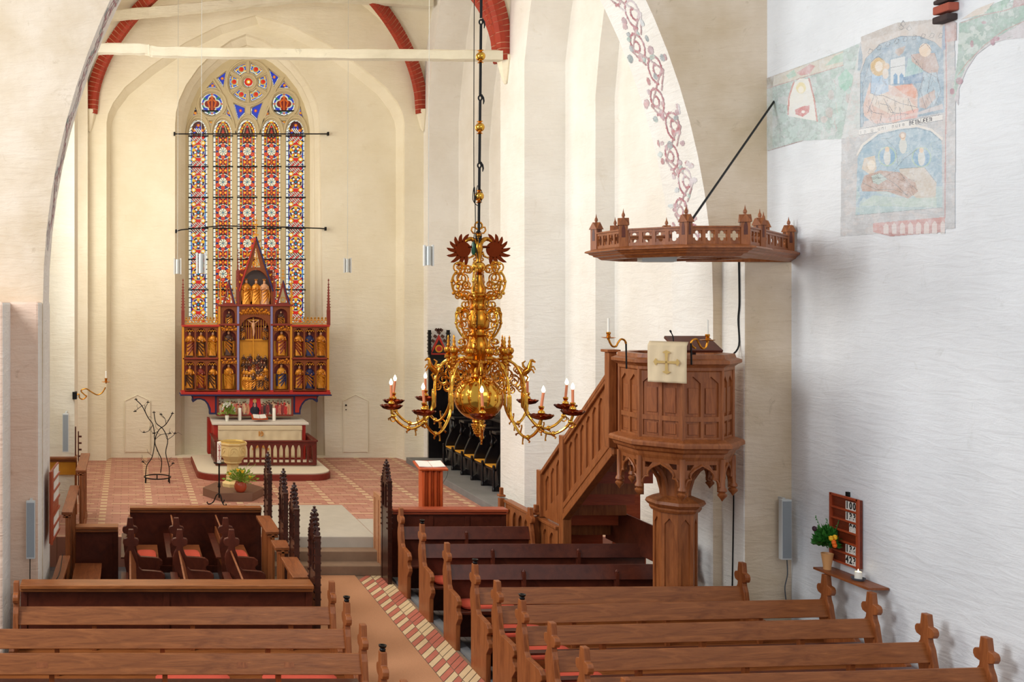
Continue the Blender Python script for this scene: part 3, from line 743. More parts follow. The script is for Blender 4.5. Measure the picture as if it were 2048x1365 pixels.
def cushion(loc, rz, label, L=.62, W=.33, group='coral seat cushions on the pews'):
    mb = MB(); n = 10; pts = []
    for i in range(28):
        a = 2*PI*i/28; e = 5; cx_ = abs(math.cos(a))**(2/e)*math.copysign(1, math.cos(a)); sy_ = abs(math.sin(a))**(2/e)*math.copysign(1, math.sin(a)); pts.append((cx_*L/2, sy_*W/2))
    rings = [(.93, 0), (1, .012), (1, .03), (.93, .045), (.6, .052)]
    vs = [(x*s_, y*s_, z) for s_, z in rings for x, y in pts]; N = 28
    fs = [(k*N+i, k*N+(i+1) % N, (k+1)*N+(i+1) % N, (k+1)*N+i) for k in range(4) for i in range(N)] + [tuple(range(N))[::-1], tuple(4*N+i for i in range(N))]
    o = mb.add(vs, fs).build('seat_cushion', M['cushion'], smooth=True); o.location = loc; o.rotation_euler = (0, 0, rz)
    return tag(o, label, 'cushion', group)
ORDN = ['first', 'second', 'third', 'fourth', 'fifth', 'sixth', 'seventh', 'eighth']
# right block: rows facing the camera, shade of the front rows put in as dark wood
RB = [('b', 13.48, 5.0, .5, True, 0, 'shade-darkened pew right of the aisle, farthest of its block, behind the reddish front rail'),
      ('c', 12.51, 6.70, .5, True, 1, 'shade-darkened pew in the second row from the chancel, right of the aisle'),
      ('d', 11.53, 6.70, .5, True, 0, 'shade-darkened pew in the third row from the chancel, right of the aisle'),
      ('e', 10.60, 6.75, 1.2, False, 1, 'brown pew passing right in front of the pulpit column'),
      ('f', 9.96, 7.33, 3.7, False, 0, 'brown pew whose wall end stands under the left end of the flower shelf'),
      ('g', 9.33, 7.33, 3.8, False, 1, 'brown pew whose wall end stands under the right end of the flower shelf'),
      ('h', 8.67, 7.33, 3.8, False, 0, 'brown pew right of the aisle, second whole back from the bottom edge'),
      ('i', 8.05, 7.33, 3.8, False, 0, 'brown pew right of the aisle whose back is cut by the bottom edge'),
      ('j', 7.38, 7.33, 3.8, False, 0, 'nearest pew right of the aisle, only its aisle end showing')]
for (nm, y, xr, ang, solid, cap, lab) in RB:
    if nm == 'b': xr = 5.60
    m = ('wood_r' if nm == 'a' else 'wood_d', 'wood_z') if solid else ('wood', 'wood_z')  # solid rows take dark oak in place of the shade on them
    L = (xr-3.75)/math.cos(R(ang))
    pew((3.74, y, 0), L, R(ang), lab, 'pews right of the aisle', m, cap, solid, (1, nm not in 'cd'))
    if nm in 'cdfgh' or nm == 'e':
        cushion((4.16, y-.20+.03, .452), R(ang), 'coral cushion at the aisle end of the ' + {'c': 'second', 'd': 'third', 'e': 'fourth', 'f': 'fifth', 'g': 'sixth', 'h': 'seventh'}[nm] + ' pew from the chancel, right side')
for (y, xl, cap, lab) in ((9.94, -1.17, 0, 'brown pew left of the aisle, farthest of the long rows, behind it the stall panel'),
                     (9.26, -1.5, 1, 'second long pew left of the aisle, its end topped by a black candle socket'),
                     (8.62, -1.5, 0, 'third long pew left of the aisle, with small patched plugs in its plank'),
                     (7.95, -1.5, 1, 'brown pew left of the aisle whose back is cut by the bottom edge'),
                     (7.33, -1.5, 0, 'nearest pew left of the aisle, only the tip of its end showing')):
    t = pew((xl, y, 0), 2.10-xl, 0, lab, 'long pews left of the aisle', ('wood', 'wood_z'), False, False)
    if y == 8.62:
        for pa, pb_ in ((73, 96), (473, 494), (568, 588)):
            xa_, xb_ = (pa-PX)/F*8.6-xl, (pb_-PX)/F*8.6-xl
            MB().add([(xa_, -.0285, .822), (xb_, -.0285, .822), (xb_, -.0465, .778), (xa_, -.0465, .778), (xa_, -.02, .822), (xb_, -.02, .822), (xb_, -.04, .778), (xa_, -.04, .778)], [(0, 1, 2, 3), (4, 7, 6, 5), (0, 4, 5, 1), (3, 2, 6, 7), (0, 3, 7, 4), (1, 5, 6, 2)]).build('patch', M['wood_z'], t, local=True)
    if cap: cap_mb(2.10-xl-.028).build('candle_socket', M['iron'], t, local=True, smooth=True)
for i, (x, y) in enumerate(((1.6, 9.06), (.6, 9.06), (1.1, 8.42))):
    cushion((x, y, .452), 0, ['coral cushion near the aisle end of the second long pew, left block', 'coral cushion mid way along the second long pew, left block', 'coral cushion on the third long pew, left block'][i], .7)
# side-facing short pews inside the stall enclosure
for k, x in enumerate((.03, .64, 1.29)):
    o_ = ['leftmost', 'middle', 'rightmost'][k]
    pew((x, 10.62, 0), 1.62, R(90), 'short pew turned sideways in the enclosure, nearer row, ' + o_ + ' of three', 'sideways pews in the stall enclosure', ('wood_y', 'wood_d'), False, False, (0, 1))
    pew((x-.01, 12.84, 0), 1.45, R(90), 'short pew turned sideways in the stall enclosure, farther row, ' + o_ + ' of three', 'sideways pews in the stall enclosure', ('wood_y', 'wood_d'), False, True, (1, 0))
    cushion((x+.21, 13.35, .452), R(90), 'coral cushion on the ' + o_ + ' sideways pew of the farther row in the enclosure', .9, .30)
# ------------------------------------------------------------------ panelling of the stall enclosure
def panel_run(mb, a, b, z0, z1, th=.04, n=3, fr=.07):
    """framed boards between plan points a and b"""
    a = Vector((*a, 0)); b = Vector((*b, 0)); d = b-a; L = d.length; d.normalize(); nrm = Vector((d.y, -d.x, 0))
    hs = []
    for i in range(n):
        u0 = fr + (L-fr)*i/n; u1 = (L-fr)*(i+1)/n; hs.append([(u0, z0+fr), (u1, z0+fr), (u1, z1-fr), (u0, z1-fr)])
    mb.prism([(0, z0), (L, z0), (L, z1), (0, z1)], hs, lambda u, v: a + d*u + Vector((0, 0, v)) + nrm*th/2, -nrm*th)
    mb.prism([(0.01, z0+.01), (L-.01, z0+.01), (L-.01, z1-.01), (.01, z1-.01)], [], lambda u, v: a + d*u + Vector((0, 0, v)) + nrm*th*.15, -nrm*th*.4)
    return mb
def desk(label, a, b, ztop, z0=0, mat='wood_d', topm='wood', tw=.16, n=3, tilt=0, group=None, name='stall_screen'):
    t = thing(name, label, 'stall front', (a[0], a[1], z0), 0, group)
    panel_run(MB(), a, b, z0, ztop-.04, n=n).build('panelling', M[mat], t, bevel=.004)
    A = V(*a, ztop-.02); B = V(*b, ztop-.02)
    mb = MB().bar(A, B, tw, .04); mb.bar(A-V(0, 0, .045), B-V(0, 0, .045), tw*.7, .03); mb.build('top_rail', M[topm], t, bevel=.006)
    MB().bar(V(*a, z0+.05), V(*b, z0+.05), .07, .1).build('plinth', M[mat], t)
    return t
desk('long brown panelled stall front across the left block, behind the first long pew', (-1.15, 10.42), (1.96, 10.42), 1.0, 0, 'wood_d', 'wood', .24, 2, group='stall fronts around the enclosure')
desk('dark panelled stall front at the foot of the chancel floor, closing the enclosure', (.02, 14.42), (1.96, 14.42), .97, 0, 'wood_d', 'wood', .16, 3, group='stall fronts around the enclosure')
desk('short dark stall front left of the enclosure, below the iron candle tree', (-.72, 13.3), (-.14, 13.3), .95, 0, 'wood_d', 'wood', .2, 1, group='stall fronts around the enclosure')
for i, (ya, yb, lab) in enumerate(((14.0, 13.0, 'farthest'), (12.56, 12.17, 'middle'), (11.73, 10.86, 'nearest'))):
    desk('brown stall side with a ledge along the aisle, ' + lab + ' of three', (1.93, yb), (1.93, ya), .93, 0, 'wood_z', 'wood_y', .20, 2 if i != 1 else 1, group='stall sides along the aisle')
desk('left side stall front with grey-brown sloping top beside the pier', (-.80, 12.65), (-.80, 14.5), 1.27, 0, 'wood_z', 'wood_y', .14, 5, group='left side stall fronts')
desk('left side stall front on the chancel floor, taller and farther than its neighbour', (-.71, 14.45), (-.71, 16.1), 1.5, ZC, 'wood_z', 'wood_y', .15, 3, group='left side stall fronts')
t = desk('stall desk with a bright orange panel in the left chancel niche', (-1.35, 16.3), (-.86, 16.3), 1.42, ZC, 'wood_z', 'wood', .3, 1, group='left side stall fronts')
MB().box(-1.33, -.88, 16.22, 16.26, 1.12, 1.33).build('front_board', M['gold_y'], t)
MB().box(-.93, -.88, 16.35, 16.42, ZC, 1.9).build('post', M['wood_d'], t)
b_ = thing('chair', 'small dark wooden chair back seen past the left chancel pilaster', 'chair', (-1.1, 17.9, ZC))
for z in (1.0, 1.12, 1.24, 1.36): MB().box(-1.3, -.86, 17.88, 17.92, z+ZC-.3, z+ZC-.27).build('slat', M['wood_d'], b_)
for x in (-1.3, -.95): MB().box(x, x+.04, 17.87, 17.93, ZC, 1.62).build('leg', M['wood_d'], b_)
MB().box(-1.3, -.9, 17.5, 17.92, ZC+.42, ZC+.45).build('seat', M['wood_d'], b_)
b_ = thing('bench', 'plain dark bench inside the stall enclosure against its left side', 'bench', (-.53, 11.9, 0))
MB().box(-.72, -.36, 10.7, 13.2, .43, .46).build('seat', M['wood_y'], b_)
for y in (10.9, 12.0, 13.1): MB().box(-.70, -.38, y-.02, y+.02, 0, .43).build('leg', M['wood_d'], b_)
desk('low dark side panel along the pier behind the bench', (-.86, 10.6), (-.82, 12.6), .72, 0, 'wood_d', 'wood_y', .14, 2, group='left side stall fronts')
# carved stall ends with crockets
def poppyhead(loc, h, label, hw=.17, group='carved stall ends'):
    t = thing('carved_stall_end', label, 'stall end', loc, 0, group); x, y, z0 = loc
    YZ = lambda u, v: (x-.025, y+u, z0+v)
    hs = [parch(c_, hw*.36, h*.62, h*.78, h*.04, 4) for c_ in (-hw*.45, hw*.45)]
    MB().prism([(-hw, 0), (hw, 0), (hw, h*.80), (.02, h*.97), (-.02, h*.97), (-hw, h*.80)], hs, YZ, (.05, 0, 0)).build('end_panel', M['poppy'], t, bevel=.004)
    for s_ in (-1, 1):
        mb = MB(); mb.cbox((x, y+s_*hw, z0+h*.42), .06, .06, h*.84); mb.lathe([(.045, 0), (.05, .02), (.028, .03), (.01, .11), (0, .14)], (x, y+s_*hw, z0+h*.84), 4, PI/4)
        mb.build('post', M['poppy'], t)
    mb = MB(); rg = random.Random(int(y*10))
    for s_ in (-1, 1):
        for i in range(7):
            u = i/6.5; yy = y+s_*(hw*(1-u)+.01); zz = z0 + h*.80 + (h*.17)*u
            for sx in (-1, 1): mb.cbox((x+sx*.020, yy, zz+.012), .026, .036, .024, rg.uniform(0, 1), rg.uniform(0, 1)); mb.sphere((x+sx*.030, yy, zz+.02), .011, 6)
        for i in range(8):
            zz = z0 + h*(.46+.045*i)
            mb.cbox((x-.030, y+s_*hw, zz), .016, .024, .018, .5, .4); mb.cbox((x+.030, y+s_*hw, zz), .016, .024, .018, .3, .6)
    mb.build('crockets', M['poppy'], t)
    mb = MB(); mb.lathe([(0, 0), (.02, 0), (.025, .015), (.012, .03), (.035, .045), (.03, .06), (.012, .075), (.02, .09), (0, .10)], (x, y, z0+h*.96), 8)
    mb.build('finial', M['poppy'], t)
    return t
for (y, h, lab) in ((14.20, 1.79, 'dark carved stall end with crockets, farthest of the left row, beside the font pot'),
                    (12.78, 1.79, 'dark carved stall end with crockets, second of the left row from the chancel'),
                    (11.95, 1.76, 'dark carved stall end with crockets, third of the left row from the chancel'),
                    (10.65, 1.74, 'dark carved stall end with crockets, nearest of the left row, at the enclosure corner')):
    poppyhead((2.03, y, 0), h, lab)
poppyhead((3.69, 13.95, 0), 1.72, 'dark carved stall end with crockets right of the chancel steps', .16)
MB().box(3.66, 3.74, 13.62, 14.6, 0, .0)
t = thing('stall_screen', 'narrow brown traceried panel standing right of the chancel steps', 'stall front', (3.72, 14.3, 0))
panel_run(MB(), (3.70, 14.16), (3.70, 14.66), 0, 1.15, n=2).build('panelling', M['wood_lt'], t)
# front rail right with reddish wood
desk('reddish front rail right of the steps, before the lectern', (3.80, 14.08), (5.45, 14.08), 1.02, 0, 'wood_d', 'wood_r', .2, 3)
# fence with blind tracery left of the pulpit stairs
t = thing('tracery_fence', 'low brown fence with blind gothic arches beside the pulpit stairs', 'fence', (5.72, 13.1, 0))
d0, d1 = 12.95, 14.75
hs = [parch(12.95+.12+.21*i+.06, .075, .55, .80, .09, 5) for i in range(8)]
MB().prism([(d0, 0), (d1, 0), (d1, .97), (d0, .97)], hs, lambda u, v: (5.70, u, v), (.03, 0, 0)).build('tracery', M['wood_p'], t, bevel=.003)
MB().box(5.73, 5.75, d0, d1, 0, .97).build('back_board', M['wood_p'], t)
MB().box(5.67, 5.79, d0, d1, .97, 1.01).build('top_rail', M['wood_p'], t, bevel=.006)
for y in (14.8, 13.55):
    mb = MB(); mb.box(5.62, 5.70, y-.04, y+.04, 0, 1.02); mb.cbox((5.66, y, 1.06), .10, .10, .03); mb.cbox((5.66, y, 1.12), .05, .05, .12); mb.build('post', M['wood_z'], t, bevel=.008)
# ------------------------------------------------------------------ pulpit
def octo(s, cx=5.82, cy=10.38, a0=None):
    r = s*1.3066; return [Vector((cx + r*math.cos(R(22.5+45*k)), cy + r*math.sin(R(22.5+45*k)), 0)) for k in range(8)]
def oring(mb, prof, cx=5.82, cy=10.38):
    """prof list of (side length s, z) -> octagonal moulding"""
    rr = [[p + Vector((0, 0, z)) for p in octo(s, cx, cy)] for s, z in prof]
    for a, b in zip(rr[:-1], rr[1:]): mb.loft(a, b)
    return mb
def facet(s, k, cx=5.82, cy=10.38):
    o = octo(s, cx, cy); a, b = o[k], o[(k+1) % 8]; d = (b-a); L = d.length; d.normalize(); n = Vector((d.y, -d.x, 0)); return a, d, n, L
WPU = M['wood_p']
PS = 1.055
pu = thing('pulpit', 'octagonal brown oak pulpit with gothic panels on a slender pier column', 'pulpit', (5.82, 10.38, 0))
mb = MB()
for k in range(8):
    a, d, n, L = facet(.405, k); fr2 = lambda u, v: a + d*u + Vector((0, 0, v))
    w2 = (L-.10)/2
    hs = []
    for i in (0, 1):
        u0 = .035 + i*(w2+.03); hs.append([(u0, 2.83), (u0+w2, 2.83), (u0+w2, 3.17), (u0+w2*.5, 3.24), (u0, 3.17)]); hs.append([(u0, 2.62), (u0+w2, 2.62), (u0+w2, 2.78), (u0, 2.78)])
    mb.prism([(0, 2.56), (L, 2.56), (L, 3.30), (0, 3.30)], hs, fr2, -n*.02)
mb.build('panel_frame', WPU, pu, bevel=.004)
mb = MB()
for k in range(8):
    a, d, n, L = facet(.39, k)
    mb.prism([(0, 2.56), (L, 2.56), (L, 3.30), (0, 3.30)], [], lambda u, v: a + d*u + Vector((0, 0, v)), -n*.02)
    for i in (0, 1):
        w2 = (L-.10)/2; u0 = .06 + i*(w2+.03)
        mb.prism([(u0, 2.86), (u0+w2-.045, 2.86), (u0+w2-.045, 3.12), (u0, 3.12)], [], lambda u, v: a + d*u + Vector((0, 0, v)) + n*.010, -n*.012)
        mb.prism([(u0, 2.645), (u0+w2-.045, 2.645), (u0+w2-.045, 2.755), (u0, 2.755)], [], lambda u, v: a + d*u + Vector((0, 0, v)) + n*.010, -n*.012)
mb.build('panels', M['wood_z'], pu, bevel=.003)
mb = MB(); [mb.tube([p + Vector((0, 0, 2.56)), p + Vector((0, 0, 3.30))], .02, 6) for p in octo(.405)]; mb.build('corner_posts', WPU, pu, smooth=True)
mb = oring(MB(), [(.40, 3.28), (.42, 3.30), (.42, 3.33), (.44, 3.35), (.47, 3.37), (.47, 3.40), (.43, 3.42), (.42, 3.46), (.34, 3.46), (.34, 3.30)]); mb.build('rim_cornice', WPU, pu, bevel=.003)
mb = oring(MB(), [(.33, 2.60), (.405, 2.60), (.48, 2.57), (.49, 2.55), (.49, 2.52), (.46, 2.50), (.45, 2.47), (.425, 2.45), (.42, 2.42), (.405, 2.38), (.40, 2.34), (.1, 2.34)]); mb.build('base_cornice', WPU, pu, bevel=.003)
MB().prism([(p.x, p.y) for p in octo(.34)], [], lambda u, v: (u, v, 2.55), (0, 0, .03)).build('floor_board', WPU, pu)
mb = MB(); mb2 = MB()
for k in range(8):                                        # hanging gothic arcade
    a, d, n, L = facet(.40, k)
    fr2 = lambda u, v: a + d*u + Vector((0, 0, v)); hw = L/2-.028
    op = [(.028, 2.02), (.028, 2.12), (.035, 2.16), (.055, 2.19), (.085, 2.195), (.075, 2.22), (.085, 2.25), (.12, 2.29), (L/2, 2.335)]
    poly = [(0, 2.345), (0, 2.06), (.028, 2.06)] + op[1:] + [(L-x, z) for x, z in op[::-1][1:-1]] + [(L-.028, 2.06), (L, 2.06), (L, 2.345)]
    poly = [(0, 2.40), (0, 2.06), (.028, 2.06)] + op[1:] + [(L-x, z) for x, z in op[::-1][1:-1]] + [(L-.028, 2.06), (L, 2.06), (L, 2.40)]
    hs = [[(.05, 2.285), (.085, 2.285), (.13, 2.35), (.05, 2.35)], [(L-.05, 2.285), (L-.05, 2.35), (L-.13, 2.35), (L-.085, 2.285)]]
    mb.prism(poly, hs, fr2, -n*.03)
    tp = [(x, z) for x, z in op[1:]] + [(L-x, z) for x, z in op[::-1][1:-1]]
    mb2.tube([fr2(x, z) + n*.008 for x, z in tp], .012, 6)
for p in octo(.405):
    mb2.lathe([(.028, 2.40), (.028, 2.12), (.04, 2.10), (.045, 2.08), (.028, 2.06), (.045, 2.045), (.045, 2.03), (.02, 2.0), (0, 1.97)], (p.x, p.y, 0), 8)
mb.build('hanging_arcade', WPU, pu); mb2.build('arcade_pendants', WPU, pu, smooth=True)
mb = MB()
for k in range(8):                                        # curved brackets from column to body
    an = R(22.5+45*k); pts = [(.12, 1.86), (.13, 2.0), (.16, 2.12), (.22, 2.22), (.32, 2.30), (.42, 2.36)]
    mb.tube([(5.82+r*math.cos(an), 10.38+r*math.sin(an), z) for r, z in pts], .025, 6)
mb.build('brackets', WPU, pu, smooth=True)
mb = oring(MB(), [(.02, 2.36), (.11, 2.3), (.11, 1.95), (.15, 1.93), (.21, 1.90), (.22, 1.87), (.205, 1.845), (.19, 1.83), (.19, 1.81), (.175, 1.78)]); mb.build('capital', WPU, pu, bevel=.003)
mb = MB()
for k in range(8):
    a, d, n, L = facet(.162, k); mb.prism([(0, .30), (L, .30), (L, 1.79), (0, 1.79)], [[(.035, .36), (L-.035, .36), (L-.035, 1.66), (L/2, 1.72), (.035, 1.66)]], lambda u, v: a + d*u + Vector((0, 0, v)), -n*.02)
oring(mb, [(.148, .25), (.148, 1.8)]); mb.build('column_shaft', WPU, pu, bevel=.003)
oring(MB(), [(.0, .21), (.19, .21), (.19, .27), (.175, .30), (.17, .32), (.02, .32)]).build('column_base', WPU, pu)
mb = MB(); mb.box(5.33, 5.42, 10.82, 10.92, 2.38, 3.44); mb.box(5.30, 5.45, 10.79, 10.95, 3.44, 3.47); mb.build('door_post', WPU, pu, bevel=.006)
MB().box(6.3, 6.36, 10.75, 10.83, 2.3, 3.42).build('door_post', WPU, pu, bevel=.006)
# book rest
mb = MB(); mb.cbox((5.86, 10.12, 3.56), .46, .30, .03, 0, R(28)); mb.box(5.84, 5.88, 10.1, 10.14, 3.4, 3.55); mb.build('book_rest', M['wood_d'], pu, bevel=.004)
pu.location = (6.14, 10.951, -.22); pu.scale = (PS, PS, PS)
# stair
st = thing('pulpit_staircase', 'brown oak staircase with traceried slanting balustrade rising to the pulpit from behind', 'staircase', (6.0, 12.84, 0))
xs = 5.74; hr = [(11.55, 3.20), (12.84, 2.16)]; sl = (2.16-3.20)/(12.84-11.55)
zt = lambda y: 3.20 + (y-11.55)*sl
YZs = lambda u, v: (xs, u, v)
Yb = 13.62
hs = []
for i in range(7):
    c_ = 11.70+.16*i; z1 = zt(c_)-.12; z0 = z1-.62
    hs.append([(c_-.055, z0+.045), (c_+.055, z0-.045), (c_+.055, z1-.09), (c_, z1), (c_-.055, z1-.01)])
MB().prism([(11.55, zt(11.55)-.03), (11.55, zt(11.55)-.90), (12.84, zt(12.84)-.90), (12.84, zt(12.84)-.03)], hs, YZs, (.035, 0, 0)).build('balustrade', WPU, st, bevel=.004)
MB().prism([(11.56, zt(11.55)-.04), (11.56, zt(11.55)-.89), (12.83, zt(12.84)-.89), (12.83, zt(12.84)-.04)], [], lambda u, v: (xs+.022, u, v), (.012, 0, 0)).build('back_board', M['wood_z'], st)
mb = MB(); mb.bar((xs+.01, 11.5, zt(11.5)), (xs+.01, 12.84, zt(12.84)), .10, .05); mb.bar((xs+.0, 11.5, zt(11.5)-.05), (xs, 12.84, zt(12.84)-.05), .07, .04); mb.build('handrail', WPU, st, bevel=.008)
mb = MB(); 
for o_, w_ in ((-.88, .09), (-.95, .07), (-1.03, .10)): mb.bar((xs, 11.5, zt(11.5)+o_), (xs, 12.9, zt(12.9)+o_), w_, .06)
mb.build('string_board', WPU, st, bevel=.006)
for y, z1, z0 in ((12.84, 2.24, 0), (13.55, 1.66, 1.015), (11.50, 3.3, 2.2)): MB().box(xs-.05, xs+.07, y-.06, y+.06, z0, z1).build('newel_post', WPU, st, bevel=.01)
hs = []
for i in range(3):
    c_ = 13.03+.17*i; z1 = zt(c_)-.12; hs.append([(c_-.055, z1-.42), (c_+.055, z1-.5), (c_+.055, z1-.09), (c_, z1), (c_-.055, z1-.01)])
MB().prism([(12.88, zt(12.88)-.03), (12.88, 1.03), (13.5, 1.03), (13.5, zt(13.5)-.03)], hs, YZs, (.035, 0, 0)).build('balustrade', WPU, st, bevel=.004)
MB().prism([(12.88, zt(12.88)-.05), (12.88, 1.03), (13.5, 1.03), (13.5, zt(13.5)-.05)], [], lambda u, v: (xs+.022, u, v), (.012, 0, 0)).build('back_board', M['wood_z'], st)
mb = MB(); mb.bar((xs+.01, 12.88, zt(12.88)), (xs+.01, 13.6, zt(13.6)), .10, .05); mb.build('handrail', WPU, st, bevel=.008)
for i in range(13):
    z = 2.45-.18*i; y = 11.55+.215*i
    if z < .1: break
    mb = MB(); mb.box(xs+.04, 6.55, y-.02, y+.235, z-.035, z); mb.box(xs+.04, 6.55, y-.02, y, z-.18+.0, z-.03); mb.build('tread', M['wood_r'] if i % 2 else WPU, st)
MB().box(5.74, 6.5, 11.40, 11.58, 2.30, 2.35).build('landing', WPU, st)
MB().box(6.555, 6.575, 11.55, 13.4, .75, 1.2).build('wall_string', M['wood_d'], st)
o = thing('storage_bench', 'reddish panelled bench with a cream seat edge under the pulpit stairs', 'bench', (6.3, 12.9, 0))
MB().box(6.12, 6.9, 12.95, 13.3, .62, .70).build('seat', M['stone'], o, bevel=.01)
MB().box(6.16, 6.9, 13.0, 13.28, 0, .62).build('front', M['wood_r'], o)
MB().prism([(6.585, .7), (6.95, .7), (6.95, 1.6), (6.86, 1.6)], [], XZ(13.24), (0, .04, 0)).build('back_panel', M['wood_r'], o)
# ------------------------------------------------------------------ sounding board
sb = thing('sounding_board', 'octagonal brown openwork canopy with quatrefoils and spiked posts above the pulpit', 'pulpit canopy', (5.78, 10.3, 4.4))
CX, CY, SS = 5.78, 10.30, .58
def quatre(cx, cz, r, n=7):
    pts = []
    for q in range(4):
        ca = 90*q; ox = cx + r*.62*math.cos(R(ca)); oz = cz + r*.62*math.sin(R(ca))
        pts += [(ox + r*.46*math.cos(R(ca-115+230*i/n)), oz + r*.46*math.sin(R(ca-115+230*i/n))) for i in range(n+1)]
    return pts
def rail_run(a, b, nq, parts):
    a = Vector((*a, 0)); b = Vector((*b, 0)); d = b-a; L = d.length; d.normalize(); n = Vector((d.y, -d.x, 0)); e = .045
    w2 = (L-2*e)/nq
    hs = []; tr = []
    for i in range(nq):
        c_ = e + w2*(i+.5); h = .052; ww = w2*.5-.016; hs.append([(c_-ww, 4.60), (c_+ww, 4.60), (c_+ww, 4.705), (c_-ww, 4.705)])
        tr.append((c_, ww))
    parts[0].prism([(0, 4.565), (L, 4.565), (L, 4.735), (0, 4.735)], hs, lambda u, v: a + d*u + Vector((0, 0, v)) + n*.014, -n*.028)
    for c_, ww in tr:
        parts[1].prism([(c_-ww-.004, 4.596), (c_+ww+.004, 4.596), (c_+ww+.004, 4.709), (c_-ww-.004, 4.709)], [quatre(c_, 4.6525, .046)], lambda u, v: a + d*u + Vector((0, 0, v)) + n*.004, -n*.01)
    parts[0].bar(a + Vector((0, 0, 4.74)), b + Vector((0, 0, 4.74)), .05, .016)
    parts[0].build('rail', WPU, sb); parts[1].build('quatrefoil_band', M['wood_p'], sb)
oc = octo(SS, CX, CY); P0, P1 = MB(), MB()
# indices: k=0 at 22.5deg ... visible facets: 3->4 left, 4->5, 5->6 front, 6->7
pl = [(p.x, p.y) for p in oc]
for i in (2, 3, 4, 5, 6, 1): rail_run(pl[i], pl[(i+1) % 8], 4, (MB(), MB()))
rail_run((pl[7][0], pl[7][1]-.02), (7.42, 10.98), 4, (MB(), MB()))
def wing(off): q = .7071*off; return [Vector((6.48+off*.4, 10.07-off, 0)), Vector((7.49, 10.98-off*1.2, 0)), Vector((7.49, 11.02, 0)), Vector((6.3, 11.02, 0))]
mb = MB(); oring(mb, [(.50, 4.57), (.60, 4.57), (.665, 4.545), (.67, 4.53), (.64, 4.52), (.635, 4.51), (.61, 4.50), (.60, 4.485), (.57, 4.475), (.555, 4.46), (.54, 4.45), (.49, 4.45), (.49, 4.475)], CX, CY)
rr = [[p + Vector((0, 0, z)) for p in wing(o_)] for o_, z in ((0, 4.57), (.03, 4.57), (.09, 4.545), (.09, 4.53), (.05, 4.51), (.03, 4.485), (.0, 4.475), (-.05, 4.45))]
for A, B in zip(rr[:-1], rr[1:]): mb.loft(A, B)
mb.build('cornice', WPU, sb, bevel=.002)
MB().prism(pl, [], lambda u, v: (CX+(u-CX)*.9, CY+(v-CY)*.9, 4.475), (0, 0, .02)).build('underside', M['canvasw'], sb)
mb = MB()
for k in range(8):
    a = R(22.5+45*k); mb.bar((CX, CY, 4.47), (CX+.62*math.cos(a), CY+.62*math.sin(a), 4.47), .03, .02)
mb.build('underside_ribs', WPU, sb)
for i, p in enumerate([V(*q, 0) for q in pl] + [V(7.42, 10.96, 0), V(6.72, 10.32, 0)]):
    if i in (0, 7): 
        if i == 0: continue
    a = 0 if i > 7 else R(22.5+45*i) + PI/4
    mb = MB(); Mx = Matrix.Translation((p.x, p.y, 0)) @ Matrix.Rotation(a, 4, 'Z')
    mb.box(-.04, .04, -.04, .04, 4.555, 4.79, Mx)
    for r_ in (0, PI/2):
        Mr = Mx @ Matrix.Rotation(r_, 4, 'Z')
        mb.add([Mr @ V(*q) for q in [(-.052, -.052, 4.785), (.052, -.052, 4.785), (0, -.052, 4.862), (-.052, .052, 4.785), (.052, .052, 4.785), (0, .052, 4.862)]], [(0, 1, 2), (3, 5, 4), (0, 2, 5, 3), (1, 4, 5, 2), (0, 3, 4, 1)])
    mb.lathe([(.014, 4.855), (.012, 4.875), (.018, 4.88), (.016, 4.90), (.008, 4.915), (.0, 4.96)], (p.x, p.y, 0), 8)
    pst = mb.build('corner_post', WPU, sb)
    mb = MB()
    for r_ in range(4):
        Mr = Mx @ Matrix.Rotation(r_*PI/2, 4, 'Z'); mb.prism(parch(0, .017, 4.66, 4.74, .05, 5), [], lambda u, v: Mr @ V(u, -.0415, v), Mr.to_3x3() @ V(0, .001, 0))
    q = mb.build('blind_arch', M['wood_d'], pst, local=True); ORG[q.name] = V(0, 0, 0)
    me = q.data
    for v_ in me.vertices: v_.co = v_.co - ORG[sb.name]
    q.matrix_parent_inverse = Matrix.Identity(4)
o = thing('canopy_light', 'grey flat lamp box fixed under the canopy over the pulpit', 'lamp', (5.5, 9.95, 4.38))
MB().box(5.31, 5.67, 10.08, 10.18, 4.415, 4.466).build('case', M['gmetal'], o, bevel=.004)
MB().box(5.33, 5.65, 10.10, 10.16, 4.410, 4.416).build('lens', M['white'], o)
A_ = V(5.45, 9.75, 4.6); B_ = at(1551, 199, 11.35)
t = thing('canopy_stay', 'long thin iron stay running from the canopy up to the wall', 'rod', tuple(B_))
MB().tube([V(5.55, 9.95, 4.55), B_], .012, 6).build('rod', M['iron'], t); MB().cbox(B_+V(0, .05, 0), .07, .1, .09).build('wall_bracket', M['brownp'], t)
cb = MB(); cb.tube(smooth_path([V(6.96, 11.12, 4.47), V(6.96, 11.11, 4.0), V(6.96, 11.13, 3.8), V(6.955, 11.11, 3.5), V(6.86, 11.1, 3.38)], 5), .010, 6)
tag(cb.build('cable', M['iron'], smooth=True), 'black cable hanging from the canopy down to the pulpit rim', 'cable')
cb = MB(); cb.tube([V(6.963, 11.23, 2.32), V(6.963, 11.22, 1.7), V(6.963, 11.25, .6)], .007, 6)
tag(cb.build('cable', M['iron'], smooth=True), 'thin black cable on the wall below the pulpit', 'cable')
